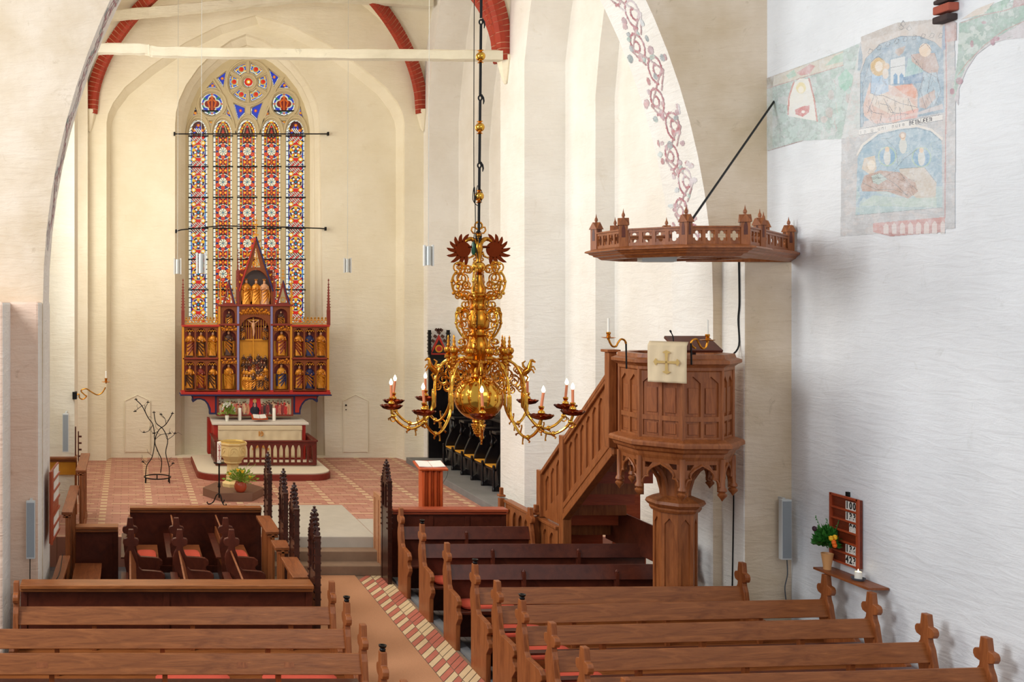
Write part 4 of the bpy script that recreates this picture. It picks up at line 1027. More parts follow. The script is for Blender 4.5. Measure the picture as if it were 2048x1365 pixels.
# pulpit cloth
t = thing('pulpit_cloth', 'cream cloth with a woven gold cross hanging over the pulpit rim', 'pulpit cloth', (5.42, 9.85, 3.1))
a, d, n, L = facet(.49*PS, 4, 6.14, 10.951)
nu, nv = 14, 20; vs = []
off = Vector((.10, 0, 0)); u0 = .17; 
for j in range(nv+1):
    for i in range(nu+1):
        u = u0 + .38*i/nu; z = 3.575-.44*j/nv; wv = .006*math.sin(i*1.3+j*.2); vs.append(a + d*u + n*(.02+wv + (.0 if j > 2 else -.03*(2-j))) + Vector((0, 0, z)))
fs = [(j*(nu+1)+i, j*(nu+1)+i+1, (j+1)*(nu+1)+i+1, (j+1)*(nu+1)+i) for j in range(nv) for i in range(nu)]
cl = MB().add(vs, fs).build('cloth', M['cream_c'], t, smooth=True); sm = cl.modifiers.new('s', 'SOLIDIFY'); sm.thickness = .004
mb = MB(); cr = a + d*(u0+.19) + n*.036 + Vector((0, 0, 3.355))
def crs(pts): mb.prism(pts, [], lambda u, v: cr + d*u + Vector((0, 0, v)), n*.003)
w2 = .015
for (ang) in range(4):
    c_, s_ = math.cos(ang*PI/2), math.sin(ang*PI/2); Lr = .125 if ang % 2 else .125
    pts = [(.0, -w2*.7), (Lr*.75, -w2), (Lr*.82, -.04), (Lr*.9, -.03), (Lr*1.03, 0), (Lr*.9, .03), (Lr*.82, .04), (Lr*.75, w2), (0, w2*.7)]
    crs([(x*c_-y*s_, x*s_+y*c_) for x, y in pts])
mb.build('cross', flat('woven_gold', (206, 172, 104), .8), t)
# candle brackets
def sconce(name, label, base, pts, cup, ch, group=None, mat='brass_d', up=None):
    t = thing(name, label, 'candle bracket', tuple(base), 0, group)
    MB().tube(smooth_path(pts, 6), .011, 8).build('scroll_arm', M[mat], t, smooth=True)
    if up: MB().tube([V(*up[0]), V(*up[1])], .010, 6).build('upright', M['iron'], t)
    c = V(*cup); MB().lathe([(0, -.02), (.012, -.02), (.015, 0), (.05, .0), (.075, .008), (.07, .012), (.02, .01), (.022, .03), (.014, .035), (.024, .05), (.022, .07), (.01, .07), (0, .05)], c, 16).build('drip_pan', M['brass_d'], t, smooth=True)
    MB().lathe([(.013, .05), (.012, .05+ch), (.004, .055+ch), (0, .055+ch)], c, 10).build('candle', M['white'], t, smooth=True)
    return t
def S(pts, Y): return [at(x, y, Y) for x, y in pts]
sconce('candle_bracket', 'brass scroll candle bracket with a white candle at the left end of the pulpit rim', at(1253, 715, 10.72), S([(1252, 688), (1249, 681), (1242, 679), (1236, 686), (1232, 693), (1225, 693), (1220, 686), (1218, 680)], 10.72), at(1217, 677, 10.72), .17, 'candle brackets on the pulpit', up=(at(1253, 738, 10.74), at(1252, 684, 10.72)))
sconce('candle_bracket', 'brass scroll candle bracket with a white candle at the right end of the pulpit rim', at(1382, 720, 10.34), S([(1391, 697), (1386, 694), (1382, 688), (1385, 681), (1393, 679), (1398, 688), (1404, 697), (1411, 695), (1415, 686)], 10.34), at(1415, 682, 10.34), .17, 'candle brackets on the pulpit', up=(at(1383, 730, 10.32), at(1382, 687, 10.32)))
lsc = sconce('candle_bracket', 'brass scroll candle bracket with a short candle on the left chancel pilaster', at(152, 792, 16.2), S([(152, 791), (158, 789), (159, 796), (166, 799), (173, 793), (169, 790), (162, 782), (172, 778), (182, 784), (194, 790), (204, 786), (211, 775)], 16.2), at(212, 765, 16.2), .13)
MB().box(-.93, -.86, 16.17, 16.36, 2.38, 2.50).build('wall_plate', M['iron'], lsc)
t = thing('microphone', 'thin black gooseneck microphone on the pulpit book rest', 'microphone', tuple(at(1347, 700, 10.45)))
MB().tube(smooth_path(S([(1348, 702), (1347, 686), (1346, 674), (1342, 665)], 10.45), 5), .006, 6).build('gooseneck', M['iron'], t)
MB().tube(S([(1342, 665), (1340, 661)], 10.45), .010, 8).build('capsule', M['iron'], t)
# ------------------------------------------------------------------ chandelier
cx0, cy0 = 3.285, 9.15
ch = thing('chandelier', 'large polished brass chandelier with ten lit candle arms and a double-headed eagle on top', 'chandelier', (cx0, cy0, 2.73))
CZ = lambda y: 4 - (y-604)*9.15/1950
def Lz(pr): return [(r, z) for r, z in pr]
c0 = (cx0, cy0, 0)
sph = [(.222*math.sin(PI*i/20), 3.10-.214*math.cos(PI*i/20)) for i in range(2, 19)]
MB().lathe(sph, c0, 40).build('globe', M['brass'], ch, smooth=True)
mb = MB().lathe([(0, 2.73), (.02, 2.735), (.034, 2.76), (.044, 2.80), (.05, 2.84), (.046, 2.86), (.06, 2.875), (.055, 2.89), (.07, 2.90), (.07, 2.915), (.02, 2.92)], c0, 20)
rg = random.Random(2)
for j in range(5):
    for i in range(12):
        a = 2*PI*(i+.5*(j % 2))/12; r = .035+.006*j; mb.sphere((cx0+r*math.cos(a), cy0+r*math.sin(a), 2.765+.02*j), .010, 5)
mb.build('pine_drop', M['brass_d'], ch, smooth=True)
mb = MB().lathe([(.06, 3.27), (.075, 3.29), (.07, 3.32), (.085, 3.33), (.085, 3.38), (.07, 3.40), (.10, 3.41), (.11, 3.43), (.10, 3.45), (.06, 3.46), (.075, 3.50), (.10, 3.53), (.105, 3.58), (.085, 3.64), (.07, 3.67), (.09, 3.69), (.075, 3.71),
        (.07, 3.74), (.095, 3.76), (.10, 3.80), (.10, 3.86), (.08, 3.90), (.075, 3.92), (.095, 3.93), (.075, 3.95), (.07, 4.0), (.085, 4.03), (.075, 4.05), (.10, 4.06), (.10, 4.075), (.07, 4.085), (.068, 4.12), (.05, 4.17), (.036, 4.22), (.034, 4.25), (.05, 4.26), (.03, 4.27)], c0, 24)
mb.build('baluster', M['brass_d'], ch, smooth=True)
mb = MB().lathe([(.063*math.sin(PI*i/14)+.001, 4.325-.058*math.cos(PI*i/14)) for i in range(15)], c0, 24); mb.build('upper_ball', M['brass'], ch, smooth=True)
def rad(pts, th, r, mb, n=6):
    """tube from (r, z) profile in the vertical plane of angle th"""
    c_, s_ = math.cos(th), math.sin(th)
    mb.tube([V(cx0+p[0]*c_ + (p[2]*-s_ if len(p) > 2 else 0), cy0+p[0]*s_ + (p[2]*c_ if len(p) > 2 else 0), p[1]) for p in pts], r, n)
def sp2(cx, cz, r0, turns, a0, sgn, n=20): return [(cx+(r0*(1-.85*i/n))*math.cos(a0+sgn*2*PI*turns*i/n), cz+(r0*(1-.85*i/n))*math.sin(a0+sgn*2*PI*turns*i/n)) for i in range(n+1)]
armprof = [(.08, 3.34), (.12, 3.42), (.19, 3.465), (.27, 3.455), (.34, 3.41), (.395, 3.31), (.415, 3.18), (.42, 3.08), (.44, 2.98), (.49, 2.90), (.56, 2.835), (.63, 2.81), (.70, 2.83), (.76, 2.875), (.80, 2.93), (.82, 2.985)]
sm_arm = [(p.x, p.y) for p in smooth_path([(a, b, 0) for a, b in armprof], 5)]
def arm(th, first):
    mb = MB(); rad(sm_arm, th, .0125, mb, 8)
    for (r, z) in ((.42, 3.10), (.42, 3.06), (.66, 2.815), (.80, 2.93)):
        mb.sphere((cx0+r*math.cos(th), cy0+r*math.sin(th), z), .022, 8)
    rad([(.42, 3.16), (.42, 3.14), (.42, 3.02), (.422, 3.0)], th, [.018, .022, .022, .014], mb, 8)
    a = mb.build('arm', M['brass'], ch, smooth=True)
    mb = MB()
    for (cx, cz, r0, tu, a0, sg) in ((.26, 3.33, .085, 1.6, 1.2, 1), (.33, 3.26, .06, 1.5, 2.2, -1), (.19, 3.30, .06, 1.4, .6, 1), (.36, 3.36, .05, 1.3, -1, 1), (.30, 3.19, .045, 1.4, 1.5, 1), (.22, 3.40, .045, 1.3, 3.4, -1), (.385, 3.2, .035, 1.2, 2.5, 1)):
        rad(sp2(cx, cz, r0, tu, a0, sg), th, .0062, mb, 5)
    for (r, z, dr, dz) in ((.52, 2.87, -.05, .05), (.56, 2.835, .02, .06), (.60, 2.82, -.01, -.06), (.63, 2.81, .05, -.03), (.55, 2.84, -.05, -.02), (.80, 2.93, .05, -.03)):
        rad([(r, z), (r+dr*.6, z+dz*.6), (r+dr, z+dz*.95), (r+dr*.8, z+dz*1.3)], th, [.008, .007, .006, .009], mb, 5)
    rad(sp2(.80, 2.90, .035, 1.2, 1.5, -1), th, .006, mb, 5)
    mb.build('scrollwork', M['brass_d'], a, smooth=True)
    c = (cx0+.82*math.cos(th), cy0+.82*math.sin(th), 0)
    mb = MB(); nn = 28; prof = [(0, 2.985), (.04, 2.988), (.075, 3.005), (.10, 3.03), (.103, 3.033), (.075, 3.012), (.04, 2.998), (0, 2.996)]
    vs = []
    for r, z in prof:
        for k in range(nn):
            an = 2*PI*k/nn; rr = r*(1+.04*(k % 2)*(r > .05)); vs.append((c[0]+rr*math.cos(an), c[1]+rr*math.sin(an), z - .006*(k % 2)*(r > .05)))
    mb.add(vs, [(i*nn+k, i*nn+(k+1) % nn, (i+1)*nn+(k+1) % nn, (i+1)*nn+k) for i in range(len(prof)-1) for k in range(nn)])
    mb.build('drip_pan', M['copper'], a, smooth=True)
    MB().lathe([(0, 2.99), (.012, 2.995), (.016, 3.01), (.01, 3.02), (.026, 3.035), (.03, 3.05), (.022, 3.065), (.012, 3.07), (.02, 3.08), (.024, 3.10), (.018, 3.105), (0, 3.105)], c, 14).build('candle_socket', M['brass'], a, smooth=True)
    rg2 = random.Random(int(th*100)); tl = V(rg2.uniform(-.02, .02), rg2.uniform(-.01, .01), .12)
    b0 = V(c[0], c[1], 3.10); MB().tube([b0, b0+tl], .012, 10).build('candle_sleeve', M['candle'], a, smooth=True)
    b1 = b0+tl; MB().lathe([(0, 0), (.009, .002), (.016, .018), (.014, .032), (.006, .05), (0, .06)], b1, 10).build('candle_bulb', M['flame'], a, smooth=True)
for k in range(10): arm(-PI/2 - R(17.5) + k*2*PI/10, k == 0)
for k in range(10):                                   # turned finials on top of the arms
    th = -PI/2 + R(.5) + k*2*PI/10; r = .27; c = (cx0+r*math.cos(th), cy0+r*math.sin(th), 0)
    MB().lathe([(0, 3.44), (.02, 3.45), (.02, 3.47), (.034, 3.48), (.034, 3.50), (.02, 3.51), (.034, 3.525), (.042, 3.545), (.034, 3.57), (.012, 3.58), (.016, 3.595), (.008, 3.61), (.014, 3.63), (.006, 3.65), (.009, 3.665), (0, 3.69)], c, 12).build('turned_finial', M['brass_d'], ch, smooth=True)
mb_sets = (((.17, 4.22, .075, 1.7, 1.0, -1), (.20, 4.14, .055, 1.5, 2.6, 1), (.11, 4.30, .05, 1.3, .2, 1), (.19, 4.33, .05, 1.3, -1.2, 1), (.13, 4.05, .05, 1.4, .9, 1), (.19, 4.05, .045, 1.3, -2.4, -1), (.12, 4.16, .045, 1.5, 3.6, 1)),
           ((.15, 3.87, .075, 1.8, 1.4, -1), (.17, 3.78, .045, 1.4, -1.5, 1), (.13, 3.98, .05, 1.3, 1.7, 1), (.12, 3.70, .05, 1.5, 1.2, 1), (.18, 3.93, .04, 1.3, 2.0, 1), (.16, 3.62, .045, 1.4, -1.2, -1), (.20, 3.54, .045, 1.5, 1.8, 1), (.14, 3.53, .045, 1.4, 3.0, -1)))
outl = ([(.09, 4.02), (.14, 4.06), (.19, 4.05), (.235, 4.11), (.25, 4.19), (.225, 4.26), (.18, 4.27), (.15, 4.33), (.17, 4.37), (.20, 4.36)],
        [(.08, 3.69), (.13, 3.66), (.18, 3.72), (.21, 3.80), (.20, 3.88), (.17, 3.93), (.12, 3.92), (.09, 3.86)])
for tier in (0, 1):
    for k in range(6):
        th = R(0 + 60*k); mb = MB()
        for s_ in mb_sets[tier]: rad(sp2(*s_), th, .0075, mb, 6)
        rad([(p.x, p.y) for p in smooth_path([(a, b, 0) for a, b in outl[tier]], 4)], th, .0105, mb, 6)
        for (r, z) in ((.25, 4.19), (.235, 4.08), (.20, 4.36), (.21, 4.28)) if tier == 0 else ((.21, 3.80), (.18, 3.62), (.20, 3.9)): mb.sphere((cx0+r*math.cos(th), cy0+r*math.sin(th), z), .016, 7)
        mb.build('scroll_bracket', M['brass_d'] if (k+tier) % 2 else M['brass'], ch, smooth=True)
for k in (0, 2, 4, 6, 8):                              # small prancing horse ornaments on alternate arms
    th = -PI/2 - R(17.5) + k*2*PI/10; r = .43; b = V(cx0+r*math.cos(th), cy0+r*math.sin(th), 3.30); u = V(math.cos(th), math.sin(th), 0); z = V(0, 0, 1); mb = MB()
    P = lambda a, c_: b + u*a + z*c_
    mb.tube([P(-.03, .03), P(-.01, .06), P(.02, .09), P(.03, .13), P(.035, .16)], [.02, .028, .026, .018, .012], 8)
    mb.tube([P(.03, .16), P(.05, .165), P(.075, .15)], [.014, .014, .007], 7)
    mb.tube([P(.02, .10), P(.06, .11), P(.075, .08)], [.010, .008, .006], 6); mb.tube([P(.015, .09), P(.05, .08), P(.065, .05)], [.010, .008, .006], 6)
    mb.tube([P(-.02, .04), P(.01, .01), P(-.01, -.04)], [.014, .010, .007], 6); mb.tube([P(-.035, .04), P(-.03, 0), P(-.04, -.05)], [.014, .010, .007], 6)
    mb.tube([P(-.04, .05), P(-.07, .08), P(-.08, .03)], [.008, .009, .004], 6); mb.tube([P(0, .08), P(-.03, .11), P(-.035, .14), P(-.01, .16)], [.010, .012, .010, .005], 6)
    mb.build('horse_ornament', M['brass_d'], ch, smooth=True)
# double-headed eagle
mb = MB(); E = lambda x, z, y=0: V(cx0+x, cy0+y, z)
mb.tube([E(0, 4.37), E(0, 4.41), E(0, 4.46), E(0, 4.50), E(0, 4.54), E(0, 4.57)], [.03, .022, .032, .042, .036, .02], 12)
for s_ in (-1, 1):
    mb.tube(smooth_path([E(s_*.015, 4.52), E(s_*.03, 4.565), E(s_*.065, 4.59), E(s_*.10, 4.583), E(s_*.125, 4.56)], 4), [.022]*8+[.02]*4+[.016]*3+[.010, .006], 8)
    mb.tube([E(s_*.02, 4.44), E(s_*.04, 4.46), E(s_*.05, 4.43), E(s_*.08, 4.415), E(s_*.10, 4.42)], [.02, .016, .012, .008, .005], 6)
    mb.tube([E(s_*.08, 4.415), E(s_*.095, 4.40)], .004, 5)
    mb.tube([(cx0+p[0], cy0, p[1]) for p in spiral((s_*.035, 4.40), .022, 1.2, 14, PI/2, s_)], .007, 6)
mb.build('eagle_body', M['brass_d'], ch, smooth=True)
for s_ in (-1, 1):
    mb = MB(); Cw = V(cx0+s_*.145, cy0, 4.49)
    mb.lathe([(0, -.008), (.072, -.008), (.076, 0), (.072, .008), (0, .008)], (0, 0, 0), 20).xf(Matrix.Translation(Cw) @ Matrix.Rotation(R(90), 4, 'X'))
    for i_ in range(9):
        an = R(-112+26*i_); L_ = .125+.012*math.sin(i_*.8); pts_ = []
        for u in range(8):
            t_ = u/7; rr_ = .03+L_*t_; aa = an+R(14)*t_*t_; w_ = (.024*(1-t_)**.35 if t_ < .999 else .002); pts_.append((rr_, aa, w_))
        up_ = [(r_*math.cos(a_)-w_*math.sin(a_), r_*math.sin(a_)+w_*math.cos(a_)) for r_, a_, w_ in pts_]; dn_ = [(r_*math.cos(a_)+w_*math.sin(a_), r_*math.sin(a_)-w_*math.cos(a_)) for r_, a_, w_ in pts_]
        mb.prism(up_+dn_[::-1], [], lambda u, v: (Cw.x+s_*u, cy0-.005, Cw.z+v), (0, .010, 0))
    mb.tube([E(s_*.03, 4.515), E(s_*.10, 4.515)], .012, 8)
    mb.build('eagle_wing', M['copper'], ch)
mb = MB(); mb.lathe([(.012, 4.56), (.012, 4.61), (.028, 4.62), (.024, 4.635), (.035, 4.64), (.01, 4.655), (.01, 4.69)], c0, 12)
for s_ in (-1, 1): mb.tube([(cx0+p[0], cy0, p[1]) for p in [(s_*.01, 4.64), (s_*.05, 4.645), (s_*.068, 4.67), (s_*.06, 4.70), (s_*.035, 4.70), (s_*.03, 4.685)]], .008, 6)
mb.tube([(cx0+.034*math.cos(2*PI*i/16), cy0, 4.715+.034*math.sin(2*PI*i/16)) for i in range(16)], .009, 6, closed=True)
mb.build('top_ring', M['brass_d'], ch, smooth=True)
# iron suspension rods with brass balls
yl = [(957, 505), (957, 325), (960, 190), (962, 38), (963, -60)]
tcol = lambda y: cx0 + (957+6*(505-y)/565-957)*9.15/1950
zz = CZ
mb = MB()
segs = [(470, 335), (325, 200), (190, 48), (36, -140)]
for y0, y1 in segs:
    a, b = V(tcol(y0), cy0, zz(y0)), V(tcol(y1), cy0, zz(y1)); mb.tube([a, b], .013, 8)
    d_ = b-a
for (y0) in (335, 200, 48):
    x = tcol(y0); z = zz(y0); mb.tube([(x+.016*math.cos(t_), cy0, z+.018+.022*math.sin(t_)) for t_ in [2*PI*i/12 for i in range(12)]], .008, 6, closed=True)
    mb.tube([(x+.01, cy0, z+.05), (x+.03, cy0, z+.02), (x+.035, cy0, z-.01), (x+.03, cy0, z-.04)], [.010, .009, .008, .004], 6)
for i, yy in enumerate((472, 485)):
    ax = (1, 0) if i % 2 == 0 else (0, 1)
    mb.tube([(cx0+.024*math.cos(t_)*ax[0], cy0+.024*math.cos(t_)*ax[1], zz(yy)-.0+.045*math.sin(t_)) for t_ in [2*PI*k_/14 for k_ in range(14)]], .009, 6, closed=True)
mb.tube([V(cx0, cy0, zz(490)), V(cx0, cy0, zz(503)), V(cx0+.01, cy0, zz(508))], .01, 6)
rod_ = mb.build('suspension_rod', M['iron'], ch, smooth=True)
for y in (113, 255, 393):
    x = tcol(y); z = zz(y)
    MB().lathe([(.02, -.062), (.03, -.058), (.018, -.05)] + [(.044*math.sin(PI*i/14), -.044*math.cos(PI*i/14)) for i in range(1, 14)] + [(.018, .05), (.03, .056), (.02, .06)], (x, cy0, z), 20).build('brass_ball', M['brass'], rod_, smooth=True)
MB().tube(smooth_path([V(cx0-.045, cy0-.02, zz(-140)), V(cx0-.05, cy0-.02, zz(370)), V(cx0-.02, cy0-.03, zz(372)), V(cx0+.03, cy0-.02, zz(390)), V(cx0-.01, cy0-.03, zz(412)), V(cx0-.06, cy0-.02, zz(400)), V(cx0-.045, cy0-.02, zz(375)), V(cx0-.04, cy0-.03, zz(450)), V(cx0-.05, cy0-.02, zz(480)), V(cx0-.02, cy0-.04, zz(520)), V(cx0-.045, cy0-.06, zz(600)), V(cx0-.05, cy0-.1, zz(640)), V(cx0-.08, cy0-.08, zz(720))], 5), .004, 5).build('cable', M['iron'], ch, smooth=True)
MB().lathe([(.008, 0), (.022, .03), (.024, .10), (.012, .14)], (cx0-.045, cy0, zz(512)), 10).build('cable_junction', M['green'], ch, smooth=True)
# ------------------------------------------------------------------ altar group
YF = 21.35
def q(px, py, Y=YF): return ((px-PX)/F*Y, H+(PY-py)/F*Y)
rt = thing('altarpiece', 'tall carved and gilded gothic altarpiece with red frame and many saints in niches', 'altarpiece', (q(510, 833)[0], YF+.25, 1.4))
def pb(x0, y0, x1, y1, ya, yb, Y=YF):
    a = q(x0, y1, Y); b = q(x1, y0, Y); return (a[0], b[0], ya, yb, a[1], b[1])
mb = MB()
for bx in ((365, 652, 657, 786), (438, 611, 582, 655), (476, 540, 548, 615)): mb.box(*pb(*bx, YF+.16, YF+.42))
mb.build('case', M['red_d'], rt)
def frame(x0, y0, x1, y1, holes_, name='niche_frame', mat='gold', yo=0.0, th=.03):
    mb_ = MB(); mb_.prism([q(x0, y1), q(x1, y1), q(x1, y0), q(x0, y0)], [[q(*p) for p in h] for h in holes_], XZ(YF+yo), (0, th, 0)); return mb_.build(name, M[mat], rt)
def rarch(x0, x1, yb, yt, n=8):   # round headed niche in px
    c = (x0+x1)/2; r = (x1-x0)/2; return [(x0, yb), (x1, yb)] + [(c+r*math.cos(PI*i/n), yt+r*.9-r*.9*math.sin(PI*i/n)) for i in range(n+1)]
def saint(mb_, px, pyb, pyt, rg, cols, Y, crown=False, lean=None):
    """carved robed figure: materials 0 robe, 1 mantle, 2 flesh, 3 hair / crown"""
    x, z0 = q(px, pyb, Y); _, z1 = q(px, pyt, Y); h = z1-z0; w_ = h*.155; ph = rg.uniform(0, 6); ln = rg.uniform(-.03, .03)*h if lean is None else lean*h
    n = 14; vs = []; prof = [(1.15, 0), (1.1, .08), (.95, .25), (.88, .42), (.8, .52), (.95, .62), (1.0, .72), (.85, .79), (.35, .83), (.3, .86)]
    for r, zz_ in prof:
        for k in range(n):
            a = 2*PI*k/n; f_ = 1+.16*math.cos(a*4+ph+zz_*3)*(1-zz_)+.05*math.sin(a*7+ph); vs.append((x+ln*zz_+w_*r*f_*math.cos(a), Y+w_*.62*r*f_*math.sin(a), z0+h*zz_))
    mb_.mi = cols[0]; mb_.add(vs, [(i*n+k, i*n+(k+1) % n, (i+1)*n+(k+1) % n, (i+1)*n+k) for i in range(len(prof)-1) for k in range(n)])
    mb_.mi = cols[1]; s_ = rg.choice((-1, 1))              # mantle folds
    for j in range(4):
        t0 = .62-.1*j; mb_.tube([(x+ln*.6+s_*w_*.9, Y-w_*.35, z0+h*(t0+.06)), (x+s_*w_*.1, Y-w_*.75, z0+h*(t0-.04-.03*j)), (x-s_*w_*(.75-.1*j), Y-w_*.5, z0+h*(t0-.12-.05*j))], h*.028, 5)
    mb_.tube([(x+ln-w_*.9, Y, z0+h*.74), (x-w_*1.15, Y-w_*.1, z0+h*.45), (x-w_*1.0, Y, z0+h*.12)], h*.04, 6); mb_.tube([(x+ln+w_*.9, Y, z0+h*.74), (x+w_*1.15, Y-w_*.1, z0+h*.4), (x+w_*.95, Y, z0+h*.1)], h*.04, 6)
    mb_.mi = cols[0]
    for sd in (-1, 1): mb_.tube([(x+ln+sd*w_*.85, Y, z0+h*.74), (x+ln+sd*w_*1.05, Y-w_*.4, z0+h*.60), (x+sd*w_*.3, Y-w_*.95, z0+h*(.62+rg.uniform(-.04, .06)))], h*.036, 6)
    mb_.mi = 2; mb_.sphere((x+ln*1.0, Y-w_*.1, z0+h*.905), h*.055, 8, 1.25)
    mb_.sphere((x+w_*.25, Y-w_*1.0, z0+h*.63), h*.026, 5)
    mb_.mi = 3; mb_.sphere((x+ln, Y+w_*.12, z0+h*.92), h*.068, 8, 1.2)
    if crown:
        mb_.mi = cols[1]; mb_.lathe([(h*.045, h*.955), (h*.06, h*1.0), (h*.05, h*1.0), (h*.04, h*.955)], (x+ln, Y, z0), 8)
        for k in range(6): a = k*PI/3; mb_.sphere((x+ln+h*.058*math.cos(a), Y+h*.058*math.sin(a), z0+h*1.015), h*.014, 4)
FM = lambda robe, mantle: [M[robe], M[mantle], M['skin'], M['brownp']]
rg = random.Random(11)
PAL = [('gold', 'gold'), ('gold', 'brownp'), ('brownp', 'gold'), ('gold', 'red_d'), ('gold_y', 'blue'), ('red_d', 'gold'), ('blue', 'gold'), ('gold', 'gold_y')]
rt_i = 0
def figure(px, yb, yt, Y, pal=None, crown=False):
    m_ = MB(); saint(m_, px, yb, yt, rg, (0, 1), Y, crown); return m_.build('carved_figure', FM(*(pal or rg.choice(PAL))), rt, smooth=True)
for (xa, xb) in ((368, 436), (586, 654)):
    for (yt, yb) in ((657, 714), (724, 779)):
        w3 = (xb-xa)/3; hs = [rarch(xa+w3*i+1.6, xa+w3*(i+1)-1.6, yb, yt) for i in range(3)]
        frame(xa-1, yt-3, xb+1, yb+3, hs, mat='frame')
        for i in range(3):
            figure(xa+w3*(i+.5), yb-.5, yt+6, YF+.09)
            a = MB(); cx_ = xa+w3*(i+.5)
            for s_ in (-1, 0, 1): a.tube([(*q(cx_+s_*5-3, yt+7)[:1], YF+.01, q(0, yt+7)[1]), (q(cx_+s_*5, 0)[0], YF+.01, q(0, yt+3)[1]), (q(cx_+s_*5+3, 0)[0], YF+.01, q(0, yt+7)[1])], .010, 5)
            a.build('canopy_tracery', M['gold_y'], rt)
            MB().box(*pb(cx_-8.5, yt+26, cx_+8.5, yb, YF+.145, YF+.158)).build('back_panel', M['gold_y'], rt)
            MB().box(*pb(cx_-7, yb-2, cx_+7, yb+1, YF+.0, YF+.14)).build('plinth', M['brownp'], rt)
for (xa, xb) in ((441, 475), (545, 580)):
    for (yt, yb) in ((657, 713), (723, 780)):
        frame(xa, yt-4, xb, yb+3, [rarch(xa+3, xb-3, yb, yt+5)], mat='frame'); c_ = (xa+xb)/2
        MB().box(*pb(xa+3, yt+26, xb-3, yb, YF+.145, YF+.158)).build('back_panel', M['gold_y'], rt)
        figure(c_, yb-2, yt+4, YF+.08, crown=True)
        a = MB()
        for i in range(9):
            u = i/8; xx = xa+3+(xb-xa-6)*u; a.sphere((q(xx, 0)[0], YF-.01, q(0, yt-1+3*math.sin(i*2.4)+rg.uniform(-1, 1))[1]), .028, 6)
            a.tube([(q(xx, 0)[0], YF, q(0, yt+1)[1]), (q(xx+2, 0)[0], YF-.02, q(0, yt+5)[1])], .012, 5)
        a.build('leafy_canopy', M['gold'], rt, smooth=True)
    frame(xa, 613, xb, 650, [rarch(xa+5, xb-5, 647, 618)], mat='frame')
    m_ = MB(); saint(m_, (xa+xb)/2, 655, 622, rg, (0, 1), YF+.08); m_.build('carved_bust', FM('brownp', 'gold'), rt, smooth=True)
# centre niche: crucifixion crowd
cen = rarch(480, 538, 780, 634, 12)
frame(477, 613, 541, 784, [cen], mat='frame'); 
a = MB()
for i in range(22): xx = 480+58*i/21; a.sphere((q(xx, 0)[0], YF-.012, q(0, 620+3*math.sin(i*1.9)+6*(abs(i-10.5)/10.5)**2)[1]), .03, 6)
for i in range(16): xx = 482+54*i/15; a.tube([(q(xx, 0)[0], YF-.01, q(0, 628)[1]), (q(xx+2, 0)[0], YF-.03, q(0, 624)[1]), (q(xx+4, 0)[0], YF-.01, q(0, 629)[1])], .012, 5)
a.build('leafy_canopy', M['gold'], rt, smooth=True)
mb = MB(); mb.box(*pb(480, 679, 538, 781, YF+.145, YF+.158)); mb.box(*pb(480, 679, 538, 682, YF+.1, YF+.15)); mb.build('back_panel', M['gold_y'], rt)
mb = MB()
for i in range(11): mb.tube([(q(484+5*i, 0)[0], YF+.14, q(0, 640)[1]), (q(484+5*i, 0)[0], YF+.14, q(0, 679)[1])], .010, 5)
mb.build('pipe_tracery', M['gold_y'], rt)
mb = MB(); xc, zc = q(507.5, 648); mb.box(xc-.012, xc+.012, YF+.08, YF+.10, q(0, 735)[1], q(0, 636)[1]); mb.box(xc-.13, xc+.13, YF+.08, YF+.10, q(0, 642)[1], q(0, 639.5)[1]); mb.build('cross', M['gold_y'], rt)
mb = MB(); mb.mi = 0
z_ = lambda y: q(0, y)[1]
mb.tube([(xc, YF+.05, z_(645)), (xc, YF+.05, z_(650)), (xc, YF+.05, z_(656)), (xc+.01, YF+.04, z_(664)), (xc, YF+.05, z_(673))], [.02, .045, .03, .026, .014], 8); mb.sphere((xc, YF+.04, z_(642)), .026, 8)
for s_ in (-1, 1): mb.tube([(xc+s_*.03, YF+.05, z_(647)), (xc+s_*.12, YF+.06, z_(641))], .012, 6)
mb.build('crucified_figure', M['skin'], rt, smooth=True)
for s_ in (-1, 1):
    m_ = MB(); saint(m_, 507.5+s_*23, 680, 652, rg, (0, 1), YF+.06); m_.build('carved_figure', FM('brownp', 'gold'), rt, smooth=True)
rows = [(712, 735, 7, .12), (722, 748, 8, .09), (736, 764, 8, .06), (748, 780, 7, .02)]
for (yt, yb, n, yo) in rows:
    for i in range(n):
        px = 484+50*(i+.5)/n+rg.uniform(-1.5, 1.5); dy = rg.uniform(-4, 3)
        m_ = MB(); saint(m_, px, yb+dy if yb < 779 else 780, yt+dy, rg, (0, 1), YF+yo); m_.build('carved_figure', FM(*rg.choice([('brownp', 'gold'), ('gold', 'gold'), ('brownp', 'red_d'), ('gold', 'brownp'), ('gold_y', 'gold')] if yt > 730 else [('brownp', 'brownp'), ('brownp', 'gold'), ('brownp', 'red_d')])), rt, smooth=True)
MB().box(*pb(483, 777, 535, 781, YF+.0, YF+.12)).build('ground', M['leaf'], rt)
